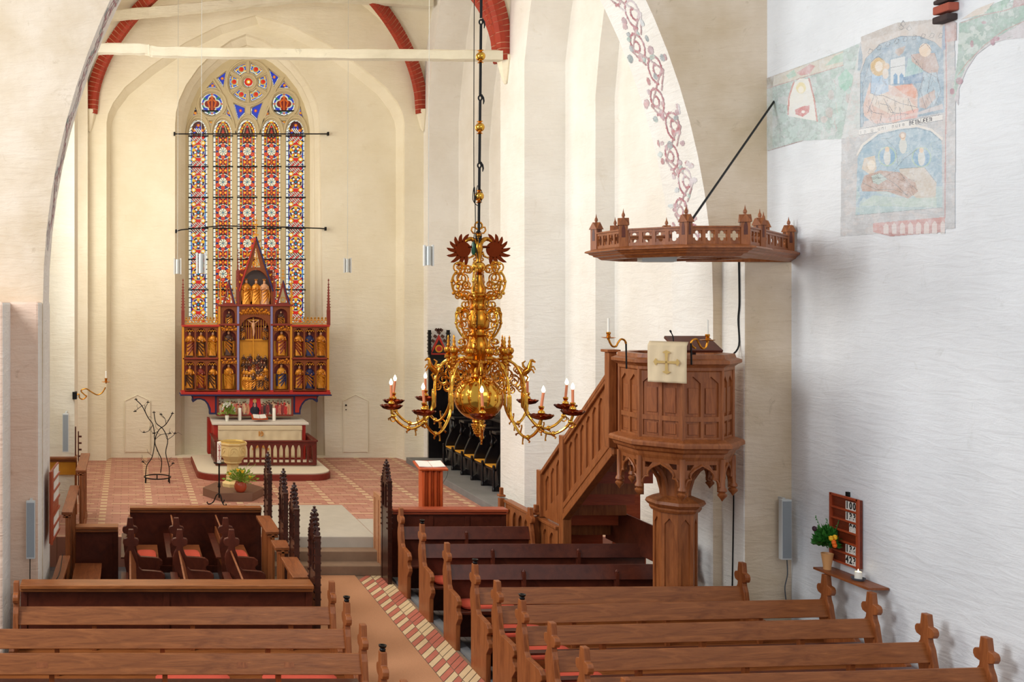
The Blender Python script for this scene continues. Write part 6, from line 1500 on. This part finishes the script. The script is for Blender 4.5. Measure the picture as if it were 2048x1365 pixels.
mb = MB(); mb.box(7.435, 7.458, ya-.01, ya+.02, zb-.01, ztp+.01); mb.box(7.435, 7.458, yb_-.02, yb_+.01, zb-.01, ztp+.01); mb.box(7.435, 7.458, ya, yb_, ztp-.015, ztp+.01); mb.build('frame', fw, hb, bevel=.003)
rowz = [ztp-.02-.1125*(k+1) for k in range(6)]
for k, (z, s_) in enumerate(zip(rowz, ('100', '133', '99', '', '136', '423'))):
    MB().box(7.432, 7.455, ya, yb_, z-.008, z+.012).build('ledge', fw, hb, bevel=.002)
    for j, ch_ in enumerate(s_):
        y = ya+.028+.05*(len(s_)-1-j)+.02
        cdp = MB().box(7.444, 7.448, y-.0235, y+.0235, z+.012, z+.097).build('number_card', M['paper'], hb)
        digits(ch_, .098, M['ink'], cdp, V(7.4425, y, z+.055)-ORG[hb.name], (R(90), 0, R(-90)))
MB().box(7.47, 7.5, 10.13, 10.16, ztp, ztp+.05).build('hook', M['iron'], hb)
hl = thing('hymn_board', 'narrow wooden hymn board seen edge-on on the left pier side', 'hymn board', (-.93, 12.0, 1.2))
P0_, P1_ = V(-.925, 11.6, 0), V(-.885, 12.35, 0); d = (P1_-P0_); Lh = d.length; d.normalize(); nn = V(d.y, -d.x, 0)
f3 = lambda u, v: P0_+d*u+V(0, 0, v)
z0_, z1_ = 1.12, 1.97
MB().prism([(0, z0_), (Lh, z0_), (Lh, z1_), (0, z1_)], [], f3, -nn*.02).build('back_board', fw, hl)
for k in range(6):
    z = z0_+.01+(z1_-z0_)*k/6; MB().prism([(0, z-.01), (Lh, z-.01), (Lh, z+.015), (0, z+.015)], [], f3, nn*.02).build('ledge', fw, hl)
    if k not in (2,): MB().prism([(Lh*.35, z+.015), (Lh*.95, z+.015), (Lh*.95, z+.115), (Lh*.35, z+.115)], [], f3, nn*.006).build('number_card', M['paper'], hl)
MB().prism([(-.02, z0_-.01), (.02, z0_-.01), (.02, z1_+.01), (-.02, z1_+.01)], [], f3, nn*.025).build('frame', fw, hl)
# shelf, vase, candle
sh = thing('flower_shelf', 'narrow brown shelf board resting on two pew ends by the right wall', 'shelf', (7.38, 10.1, 1.17))
MB().box(7.28, 7.49, 9.60, 10.37, 1.155, 1.18).build('board', M['wood_lt2'] if 'wood_lt2' in M else M['wood_y'], sh, bevel=.004)
vs_ = thing('flower_vase', 'tall buff vase of mixed flowers with a pink tulip on the wall shelf', 'vase of flowers', (7.36, 10.27, 1.18))
MB().lathe([(0, 0), (.036, 0), (.038, .04), (.05, .12), (.058, .17), (.052, .17), (.04, .12), (0, .05)], (7.36, 10.27, 1.18), 20).build('vase', M['vase'], vs_, smooth=True)
ml = MB(); bouquet(ml, MB(), (7.36, 10.27, 1.46), .125, .17, 210, 0, rgf, .04, .075)
for dx, dz in ((-.15, .33), (-.03, .30), (.10, .32)): 
    P_ = smooth_path([(7.36, 10.27, 1.4), (7.36+dx*.6, 10.23, 1.4+dz*.6), (7.36+dx, 10.23, 1.42+dz)], 6); ml.tube(P_, .0025, 4)
    for p in P_[7:]: ml.sphere(p+V(rgf.uniform(-.012, .012), 0, 0), .007, 4)
ml.build('leaves', M['leaf'], vs_)
for col, ps in (('pink', [(.12, -.1, 1.58)]), ('orange', [(-.04, -.15, 1.50), (-.03, -.15, 1.47)]), ('yel', [(-.06, -.14, 1.54), (-.02, -.14, 1.55)]), ('dkpet', [(-.17, -.05, 1.62)])):
    mf = MB(); [flower(mf, V(7.36+a_, 10.27+b_, c_), .032, rgf) or mf.sphere(V(7.36+a_, 10.27+b_, c_), .022, 8, 1.3) for a_, b_, c_ in ps]; mf.build('blossom', M[col], vs_, smooth=True)
cn = thing('pillar_candle', 'short lit cream candle in a grey dish on the wall shelf', 'candle', (7.38, 9.86, 1.18))
MB().lathe([(0, 0), (.045, 0), (.062, .018), (.064, .028), (.055, .024), (.04, .01), (0, .01)], (7.38, 9.86, 1.181), 20).build('dish', M['dgrey'], cn, smooth=True)
MB().lathe([(0, .01), (.033, .01), (.033, .085), (.028, .088), (.02, .078), (0, .078)], (7.38, 9.86, 1.181), 16).build('wax', M['white'], cn, smooth=True)
MB().lathe([(0, .078), (.006, .085), (.005, .10), (0, .115)], (7.38, 9.86, 1.181), 8).build('flame', M['flame'], cn, smooth=True)
# choir stalls
cs = thing('choir_stall', 'row of black choir stalls with arm rests in the right chancel niche', 'choir stall', (6.9, 19, .57))
MB().box(7.1, 7.24, 17.35, 21.3, .57, 2.55).build('back_panel', M['black'], cs)
for y in (17.9, 18.45, 19.0, 19.55, 20.1, 20.65): MB().box(7.07, 7.10, y-.02, y+.02, 1.5, 2.5).build('panel_strip', M['red_d'] if int(y*10) % 2 else M['black'], cs)
MB().box(6.95, 7.25, 17.35, 21.3, 1.72, 1.78).build('arm_shelf', M['black'], cs, bevel=.01)
for i in range(6):
    y = 17.62+.56*i
    pr = [(7.1, .57), (6.62, .57), (6.62, .66), (6.68, .70), (6.64, 1.0), (6.66, 1.10), (6.74, 1.28), (6.86, 1.42), (6.80, 1.50), (6.74, 1.52), (6.74, 1.60), (7.1, 1.60)]
    MB().prism(pr, [], lambda u, v: (u, y-.03, v), (0, .06, 0)).build('divider', M['black'], cs, bevel=.008)
    mb = MB(); mb.lathe([(.03, .57), (.03, .62), (.02, .64), (.028, .70), (.018, .80), (.024, .95), (.016, .97), (.028, 1.0), (.02, 1.04)], (6.60, y, 0), 10); mb.lathe([(.014, 1.30), (.03, 1.34), (.036, 1.37), (.02, 1.41), (.016, 1.5), (.03, 1.53)], (6.76, y-.045, 0), 10)
    mb.build('turned_baluster', M['black'], cs, smooth=True)
    MB().cbox((6.78, y, 1.63), .36, .22, .05).build('arm_rest', M['black'], cs, bevel=.01)
    if i < 5:
        MB().box(6.62, 7.1, y+.03, y+.53, .93, .965).build('seat', M['black'], cs); MB().box(6.68, 6.70, y+.03, y+.53, .62, .93).build('seat_front', M['black'], cs)
        tag(MB().box(6.62, 6.98, y+.07, y+.49, .967, .995).build('seat_cushion', M['yellow_c'], bevel=.01), 'flat yellow cushion on a black choir stall seat, ' + ['nearest', 'second from the nearest', 'middle', 'second from the far end', 'farthest'][i] + ' of five', 'cushion', 'yellow cushions on the choir stalls')
# tall end of the stall with painted gable
mb = MB(); x0, x1 = at(857, 0, 21.4).x, at(898, 0, 21.4).x; mb.box(x0, x1, 21.38, 21.46, .57, 2.75); mb.build('end_panel', M['black'], cs)
MB().box(x0-.0, x1, 21.33, 21.42, 2.75, 2.84).build('end_cornice', M['iron'], cs)
xm = (x0+x1)/2
MB().prism([(x0+.02, 2.84), (x1-.02, 2.84), (xm, 3.28)], [[(x0+.07, 2.87), (x1-.07, 2.87), (xm, 3.18)]], XZ(21.38), (0, .04, 0)).build('gable_edge', M['red'], cs)
MB().prism([(x0+.06, 2.86), (x1-.06, 2.86), (xm, 3.19)], [], XZ(21.40), (0, .02, 0)).build('gable_board', M['black'], cs)
MB().lathe([(0, 0), (.085, 0), (.085, .01), (0, .012)], (0, 0, 0), 16).xf(Matrix.Translation((xm, 21.39, 2.97)) @ Matrix.Rotation(R(90), 4, 'X')).build('gold_disc', M['gold_y'], cs)
MB().lathe([(0, 0), (.055, 0), (.055, .016), (0, .018)], (0, 0, 0), 16).xf(Matrix.Translation((xm, 21.39, 2.97)) @ Matrix.Rotation(R(90), 4, 'X')).build('red_shield', M['red'], cs)
for x in (x0+.02, x1-.02):
    mb = MB(); mb.box(x-.03, x+.03, 21.37, 21.43, 2.84, 3.38)
    for k in range(6): mb.box(x-.042, x+.042, 21.36, 21.44, 2.90+.08*k, 2.92+.08*k)
    mb.build('turret', M['iron'], cs)
mb = MB(); 
for (dx, dz) in ((0, .04), (-.08, -.04), (.08, -.04), (-.13, -.14), (.13, -.14), (0, .10), (-.05, .10), (.05, .10)): mb.cbox((xm+dx, 21.39, 3.28+dz), .07, .03, .06, 0, 0, .6)
mb.build('leaf_finial', M['brownp'], cs)
# ------------------------------------------------------------------ wall paintings
M['fresco'] = attr_mat('faded_wall_painting', 0, .9, plast=True, spec=.1)
def k2(pts): return [(1500+x/2.843, y/2.843) for x, y in pts]
c = Canvas(1528, 0, 2050, 486, 1.0)
n1, n2, n3 = c.noise(40, 1), c.noise(14, 2), c.noise(7, 3)
def P(pts): return c.poly(k2(pts))
def Ln(pts, w_=1.2): return c.line(k2(pts), w_)
def El(x, y, rx, ry): return c.ell(1500+x/2.843, y/2.843, rx/2.843, ry/2.843)
GR, PK, BU, BE, GY, DKL, RDF = (168, 202, 182), (214, 150, 146), (156, 178, 192), (214, 196, 182), (206, 202, 200), (96, 100, 116), (196, 92, 78)
band = P([(85, 450), (300, 370), (530, 285), (625, 245), (625, 775), (515, 790), (300, 800), (100, 860), (80, 830)])
c.put(band, GR, .55); c.put(band & (n2 > .55), (190, 214, 204), .6); c.put(band & (n2 < .40), (150, 188, 166), .55); c.put(band & (n1 > .62), GY, .5); c.put(band & (c.X < 1545), (160, 150, 110), .5)
c.put(P([(80, 450), (530, 290), (530, 370), (80, 505)]), (222, 208, 190), .8); c.put(P([(80, 450), (135, 430), (130, 490), (80, 505)]), (130, 116, 92), .7)
c.put(P([(265, 415), (340, 365), (370, 375), (340, 420), (290, 430)]), (204, 120, 124), .7); c.put(P([(205, 430), (250, 395), (265, 430), (220, 450)]), GR, .8); c.put(P([(425, 375), (480, 320), (530, 300), (530, 350)]), GR, .8)
for pts, w_, col in (([(80, 508), (530, 372)], 1.2, RDF), ([(80, 452), (530, 292)], 1.0, (180, 150, 130)), ([(100, 858), (300, 800)], 1.4, (170, 110, 100))): c.put(Ln(pts, w_), col, .75)
c.put(P([(240, 480), (285, 445), (335, 450), (365, 560), (385, 690), (215, 660), (212, 580)]), (238, 234, 226), .92)
for pts in ([(250, 465), (222, 550), (216, 650)], [(335, 445), (365, 560), (382, 690)]): c.put(Ln(pts, 3.2), RDF, .7)
c.put(El(290, 500, 28, 32), (232, 214, 150), .7); c.put(El(290, 510, 16, 20), (240, 232, 214), 1); c.put(P([(255, 625), (300, 605), (340, 600), (335, 640), (300, 665), (260, 650)]), (204, 84, 84), .75); c.put(El(302, 636, 10, 9), (240, 232, 226))
c.put(P([(500, 440), (545, 390), (590, 440), (585, 480), (540, 520), (505, 490)]), (150, 204, 180), .75)
for p in ((460, 540, 18, 28), (450, 640, 22, 30), (575, 670, 20, 18), (420, 680, 20, 20), (500, 620, 14, 40), (560, 560, 18, 26)): c.put(El(*p), rgp.choice([GR, (190, 160, 150), (132, 184, 150), (216, 180, 170)]), .6)
for i in range(14): x, y = rgp.uniform(380, 600), rgp.uniform(400, 750); c.put(Ln([(x, y), (x+rgp.uniform(-20, 20), y+30), (x+10, y+60)], 1.0), rgp.choice([(150, 190, 170), (190, 130, 120)]), .6)
# big panel
pan = P([(520, 790), (625, 240), (1090, 105), (1160, 120), (1170, 520), (1165, 1300), (515, 1345)])
c.put(pan, (220, 216, 214), .5); c.put(pan & (n2 > .56), (206, 192, 184), .55); c.put(pan & (n3 > .66), (188, 170, 160), .5); c.put(P([(630, 210), (830, 130), (1095, 105), (1110, 260), (640, 370)]), (216, 202, 190), .75)
up = P([(625, 725), (628, 420), (660, 330), (740, 250), (860, 205), (960, 205), (1050, 240), (1100, 290), (1105, 640)])
c.put(up, BU, .85); c.put(up & (n2 > .55), (170, 190, 204), .7); c.put(up & (n3 < .38), (130, 158, 182), .45)
c.put(P([(800, 340), (880, 320), (880, 470), (800, 480)]), (226, 226, 224), .9); c.put(P([(880, 440), (900, 330), (985, 350), (985, 410)]), (168, 200, 196), .85); c.put(P([(870, 440), (985, 410), (985, 470), (880, 480)]), (104, 142, 176), .8)
for x in (815, 850): c.put(P([(x, 480), (x, 430), (x+12, 415), (x+24, 430), (x+24, 478)]), (150, 178, 204))
c.put(P([(640, 610), (680, 470), (780, 480), (820, 490), (920, 475), (955, 520), (950, 650), (820, 700), (700, 700), (650, 660)]), (226, 196, 182), .9)
c.put(P([(820, 490), (920, 475), (950, 510), (940, 560), (880, 540)]), (226, 164, 140), .8)
c.put(P([(675, 540), (720, 500), (790, 540), (900, 560), (950, 620), (800, 650), (700, 600)]), (224, 212, 200), .9)
c.put(P([(690, 430), (720, 410), (780, 410), (790, 520), (720, 545), (685, 530)]), (176, 200, 222), .9)
c.put(El(730, 380, 46, 52), (216, 186, 140), .95); c.put(El(733, 378, 22, 30), (234, 220, 204)); c.put(El(776, 378, 18, 20), (226, 190, 150), .9); c.put(El(770, 420, 18, 30), (224, 214, 204))
c.put(P([(915, 310), (990, 300), (1050, 300), (1075, 380), (1060, 440), (985, 400), (920, 350)]), (202, 176, 164), .9); c.put(P([(985, 420), (1060, 410), (1085, 520), (1050, 600), (980, 610), (965, 540)]), (178, 196, 206), .9); c.put(El(995, 285, 34, 38), (232, 214, 196)); c.put(P([(960, 560), (1050, 510), (1055, 560), (1000, 620), (965, 610)]), (206, 176, 162), .8)
c.put(P([(830, 280), (885, 260), (870, 300), (845, 320), (825, 300)]), (196, 168, 150), .8); c.put(P([(700, 690), (960, 615), (950, 670), (720, 705)]), (232, 178, 166), .8)
c.put(P([(650, 690), (950, 640), (1095, 590), (1100, 620), (640, 725)]), (222, 206, 200), .7)
outl_ = [[(628, 725), (628, 420), (660, 330), (740, 250), (860, 205), (960, 205), (1050, 240), (1100, 290)], [(645, 700), (640, 480), (680, 360), (760, 290)], [(700, 540), (760, 545), (860, 590), (950, 610)], [(720, 500), (700, 560), (670, 640)], [(760, 560), (800, 640), (900, 650)],
         [(810, 480), (940, 480), (955, 530)], [(915, 310), (985, 400), (1060, 440)], [(985, 420), (970, 520), (1000, 620)], [(1030, 420), (1010, 520), (1040, 600)], [(1060, 410), (1085, 520), (1050, 600)], [(690, 430), (685, 530), (740, 545)], [(1075, 380), (1050, 300)], [(800, 385), (880, 370)],
         [(850, 610), (860, 690)], [(740, 590), (790, 600), (820, 650)], [(660, 600), (700, 640), (760, 650)], [(900, 560), (930, 640)], [(990, 440), (960, 520)], [(700, 340), (730, 320), (760, 345)], [(965, 270), (1000, 245), (1035, 290)]]
for o_ in outl_: c.put(Ln(o_, 1.0), DKL, .7)
rf_ = random.Random(9)
for (bx, by, bw, bh, nn2) in ((670, 560, 260, 120, 26), (690, 420, 90, 110, 10), (975, 430, 100, 170, 16), (930, 320, 110, 80, 8), (650, 640, 240, 60, 12)):
    for _ in range(nn2):
        x_, y_ = bx+rf_.random()*bw, by+rf_.random()*bh; dx_, dy_ = rf_.uniform(-12, 22), rf_.uniform(18, 46)
        c.put(Ln([(x_, y_), (x_+dx_*.3, y_+dy_*.5), (x_+dx_, y_+dy_)], .9) & up, (124, 118, 124), .55)
for k in range(9): x, y = 670+50*k, 300-24*k+ (k*k)*1.6; c.put(Ln([(x, y), (x+12, y-22), (x+28, y-16), (x+20, y+4), (x+2, y+6)], 1.0), (80, 80, 86), .75)
for p in ((860, 150), (905, 155), (870, 130)): c.put(Ln([(p[0]-15, p[1]+10), (p[0], p[1]-12), (p[0]+14, p[1]+8), (p[0], p[1]+20), (p[0]-15, p[1]+10)], 1.0), (80, 80, 86), .75)
c.put(P([(612, 400), (618, 300), (628, 260), (638, 300), (640, 350), (628, 400)]), (146, 168, 184), .85); c.put(P([(1090, 290), (1095, 150), (1110, 140), (1114, 280)]), (140, 164, 190), .8)
# inscription strip
c.put(P([(620, 770), (620, 735), (1095, 650), (1095, 683)]), (236, 232, 226), .95); c.put(Ln([(620, 735), (1095, 650)], 1.0), DKL, .8); c.put(Ln([(620, 770), (1095, 683)], 1.0), DKL, .8)
def base(x, v): return (x, 770-(x-620)*.183 - 6 - v)
GL = {'B': [[(0, 0), (0, 22), (8, 20), (8, 12), (0, 11)], [(8, 11), (9, 1), (0, 0)]], 'E': [[(9, 22), (0, 20), (0, 2), (9, 0)], [(0, 11), (8, 11)]], 'T': [[(0, 20), (12, 22)], [(6, 20), (6, 0)]], 'H': [[(0, 0), (0, 22)], [(0, 12), (9, 12), (9, 0)]],
      'L': [[(0, 22), (0, 1), (9, 1)]], 'M': [[(0, 0), (0, 20), (6, 20), (6, 0)], [(6, 20), (13, 18), (13, 0)]], 'i': [[(0, 0), (0, 14)]], 'n': [[(0, 0), (0, 14), (6, 13), (6, 0)]], 'u': [[(0, 14), (0, 1), (6, 1)], [(6, 14), (6, 0)]], ' ': []}
x = 905
for g in 'BETHLEEM':
    for ln_ in GL[g]: c.put(Ln([base(x+a_*1.05, b_) for a_, b_ in ln_], 1.5), (58, 58, 70), .9)
    x += 18 if g in 'TM' else 16
x = 630
for k, g in enumerate('intu uni nuin'):
    for ln_ in GL.get(g, []): c.put(Ln([base(x+a_*1.2, b_+1) for a_, b_ in ln_], 1.1), (100, 100, 110), .65)
    x += 20
# lower scene
lo = P([(600, 1225), (612, 900), (640, 830), (730, 760), (850, 735), (950, 725), (1030, 745), (1090, 800), (1095, 1180)])
c.put(lo, (160, 190, 206), .85); c.put(lo & (n2 > .55), (184, 202, 210), .7); c.put(lo & (n3 < .36), (142, 172, 190), .45); c.put(lo & (c.Y > 1060/2.843) & (n1 > .3), (196, 212, 204), .6)
c.put(Ln([(612, 880), (640, 825), (730, 755), (850, 728), (950, 716), (1030, 738), (1092, 790)], 4.5), (232, 226, 218), .95); c.put(Ln([(610, 890), (645, 835), (735, 765), (850, 740), (950, 728), (1030, 750), (1090, 803)], 1), DKL, .6)
c.put(P([(850, 960), (990, 950), (1060, 1040), (1055, 1130), (950, 1130), (860, 1060)]), (214, 200, 184), .9); c.put(P([(635, 960), (650, 900), (710, 885), (720, 960), (690, 1000)]), (220, 200, 176), .9)
c.put(P([(630, 1060), (650, 1000), (740, 970), (850, 980), (940, 1040), (955, 1090), (900, 1130), (780, 1090), (680, 1090), (640, 1090)]), (196, 168, 154), .95); c.put(P([(690, 1000), (740, 985), (780, 1020), (730, 1050), (700, 1040)]), (190, 206, 200), .9); c.put(El(690, 940, 22, 28), (236, 224, 208)); c.put(P([(620, 1170), (700, 1110), (900, 1130), (1060, 1120), (1060, 1180)]), (196, 210, 196), .7)
for (x, y, r) in ((780, 890, 52), (975, 895, 55)): c.put(El(x, y, r, r+4), (176, 200, 170), .8); c.put(El(x, y, r-7, r-3), (140, 176, 206), .9)
for (x, y, r) in ((780, 895, 20), (870, 830, 22), (975, 900, 20)): c.put(El(x, y, r, 45), (222, 220, 212), .9); c.put(El(x, y-45, 13, 15), (230, 206, 180))
c.put(El(868, 770, 20, 20), (206, 170, 140), .8); c.put(El(868, 772, 11, 13), (236, 220, 204))
for o_ in ([(830, 960), (880, 900), (950, 850)], [(780, 800), (830, 850), (840, 930)], [(750, 790), (790, 790), (820, 770)], [(600, 1225), (1095, 1180)], [(640, 1040), (720, 1080), (820, 1080), (900, 1110)], [(740, 990), (830, 1050), (900, 1120)], [(850, 980), (900, 1040), (950, 1080)], [(1060, 1040), (990, 950), (850, 960)], [(690, 1010), (760, 1010), (830, 970)]): c.put(Ln(o_, 1.1), (110, 120, 120), .6)
for _ in range(34):
    x_, y_ = rf_.uniform(650, 940), rf_.uniform(985, 1090); dx_ = rf_.uniform(10, 40); c.put(Ln([(x_, y_), (x_+dx_*.5, y_+rf_.uniform(-4, 14)), (x_+dx_, y_+rf_.uniform(4, 26))], .9) & lo, (136, 116, 108), .55)
for _ in range(26):
    x_, y_ = rf_.uniform(620, 1080), rf_.uniform(780, 940); c.put(Ln([(x_, y_), (x_+rf_.uniform(-26, 26), y_+rf_.uniform(8, 26))], 1.0) & lo, (206, 216, 200), .6)
# red borders, bottom arcade
c.put(Ln([(1112, 130), (1118, 560), (1112, 780), (1108, 1240)], 2.4), RDF, .65); c.put(P([(1115, 100), (1175, 130), (1175, 230), (1120, 240)]), (206, 130, 108), .6)
bt = P([(700, 1270), (1110, 1235), (1110, 1320), (800, 1345), (700, 1320)]); c.put(bt, (214, 120, 104), .7)
for k in range(8): x = 760+46*k; c.put(P([(x, 1330), (x, 1285-k*2), (x+14, 1268-k*2), (x+28, 1285-k*2), (x+28, 1330)]), (232, 222, 214), .8)
# right: green arch border
arcp = lambda t_: (1190+370*t_, 540-430*t_**.55)
lowc = [(1185, 600), (1190, 500), (1230, 400), (1290, 310), (1370, 250), (1450, 225), (1560, 215)]
upc = [(1560, 0), (1500, 0), (1190, 130), (1180, 330), (1150, 540)]
ga = P(lowc+upc); c.put(ga, GR, .65); c.put(ga & (n2 > .56), (206, 214, 204), .7); c.put(ga & (n2 < .38), (140, 182, 158), .6)
c.put(P([(1160, 560), (1190, 470), (1230, 380), (1290, 300), (1370, 235), (1460, 180), (1560, 120), (1560, 215), (1450, 225), (1370, 250), (1290, 310), (1230, 400), (1190, 500), (1185, 600)]), (214, 204, 208), .85)
for o_ in ([(1180, 430), (1240, 350), (1330, 260), (1440, 175), (1560, 120)], [(1200, 130), (1330, 85), (1450, 60), (1560, 20)]): c.put(Ln(o_, 1.4), (196, 120, 116), .75)
for p in ((1190, 460, 20, 20), (1150, 520, 14, 18), (1400, 220, 20, 14), (1380, 240, 12, 18), (1330, 128, 14, 8), (1262, 250, 10, 20)): c.put(El(*p), (176, 104, 124), .75)
c.put(P([(1500, 0), (1560, 0), (1560, 30), (1490, 45)]), (180, 110, 110), .7); c.put(P([(1320, 75), (1390, 20), (1440, 0), (1480, 0), (1430, 60)]), GR, .8)
c.put(P([(1200, 110), (1290, 50), (1390, 10), (1330, 80)]), (232, 220, 208), .9)
for i in range(16): x, y = rgp.uniform(1190, 1540), rgp.uniform(60, 330); m_ = Ln([(x, y), (x+rgp.uniform(10, 40), y-rgp.uniform(-5, 30))], 1.0) & ga; c.put(m_, (120, 150, 130), .6)
wmap = lambda x, y: (7.4965, 7.5*F/(x-PX), H+(PY-y)/F*7.5*F/(x-PX))
def wm2(x, y): yy = 7.4965*F/(x-PX); return (7.4965, yy, H+(PY-y)/F*yy)
o = c.mesh('wall_painting', wm2, M['fresco'], thr=.05, clip=(c.X > 1531)); tag(o, 'faded medieval wall painting of arched scenes in blue, green and red on the right wall', 'wall painting')
# remains of the brick rib above the painting
t = thing('brick_rib_stump', 'stump of red and black bricks projecting above the wall painting', 'brick rib', tuple(at(1900, 20, 8.85)))
for k, (y0, y1, mt) in enumerate(((-30, -6, 'red_b'), (-5, 4, 'blk'), (7, 24, 'red_b'), (28, 42, 'blk'))):
    M.setdefault('red_b', flat('weathered_red_brick', (168, 84, 64), .85, 0, .25, 12, .4)); M.setdefault('blk', flat('burnt_brick', (62, 48, 46), .8, 0, .3, 12, .4))
    ya_, yb2 = 7.5*F/(1925-k*3-PX), 7.5*F/(1888-k*1-PX)
    MB().box(7.40, 7.5, ya_, yb2, H+(PY-y1)/F*8.86, H+(PY-y0)/F*8.86).build('brick', M[mt], t, bevel=.012)
# painted soffit of the chancel arch
for side in (1, -1):
    c = Canvas(0, 0, 66, 460, 1.0); c.a[..., 3] = 0       # x: depth 0.8m, y: height along z from 4.55 upward at 12mm
    nn_ = c.noise(30, 7+side); rgv = random.Random(3+side)
    for k in range(17):
        y0 = 14+27*k; sx = 1 if k % 2 else -1; cx_ = 33+sx*9
        sp_ = spiral((cx_, y0), 15, 1.5, 26, 1.2, sx, .2); c.put(c.line(sp_, 2.2), (180, 84, 96), .85)
        c.put(c.line([(33-sx*16, y0-24), (33, y0-12), (33+sx*20, y0+4), (33+sx*6, y0+20)], 2.0), (186, 116, 116), .75)
        for j in range(7):
            a = rgv.uniform(0, 6.28); r = rgv.uniform(8, 22); px_, py_ = cx_+r*math.cos(a), y0+r*math.sin(a); c.put(c.ell(px_, py_, rgv.uniform(2, 5), rgv.uniform(2, 4)), rgv.choice([(190, 120, 130), (200, 96, 96), (160, 196, 180), (214, 160, 160), (120, 140, 140)]), .7)
    c.a[..., 3] *= np.where(nn_ > .42, 1, .45)
    def sm_(x, y):
        z = 4.62 + (460-y)*.0125; hx_ = archx(z)*1.03 - .006
        return (AX+side*hx_, 11.49+x*.0118, z)
    o = c.mesh('wall_painting', sm_, M['fresco'], thr=.05)
    tag(o, 'faded red scrolling vine painted on the underside of the ' + ('right' if side > 0 else 'left') + ' half of the arch', 'wall painting')
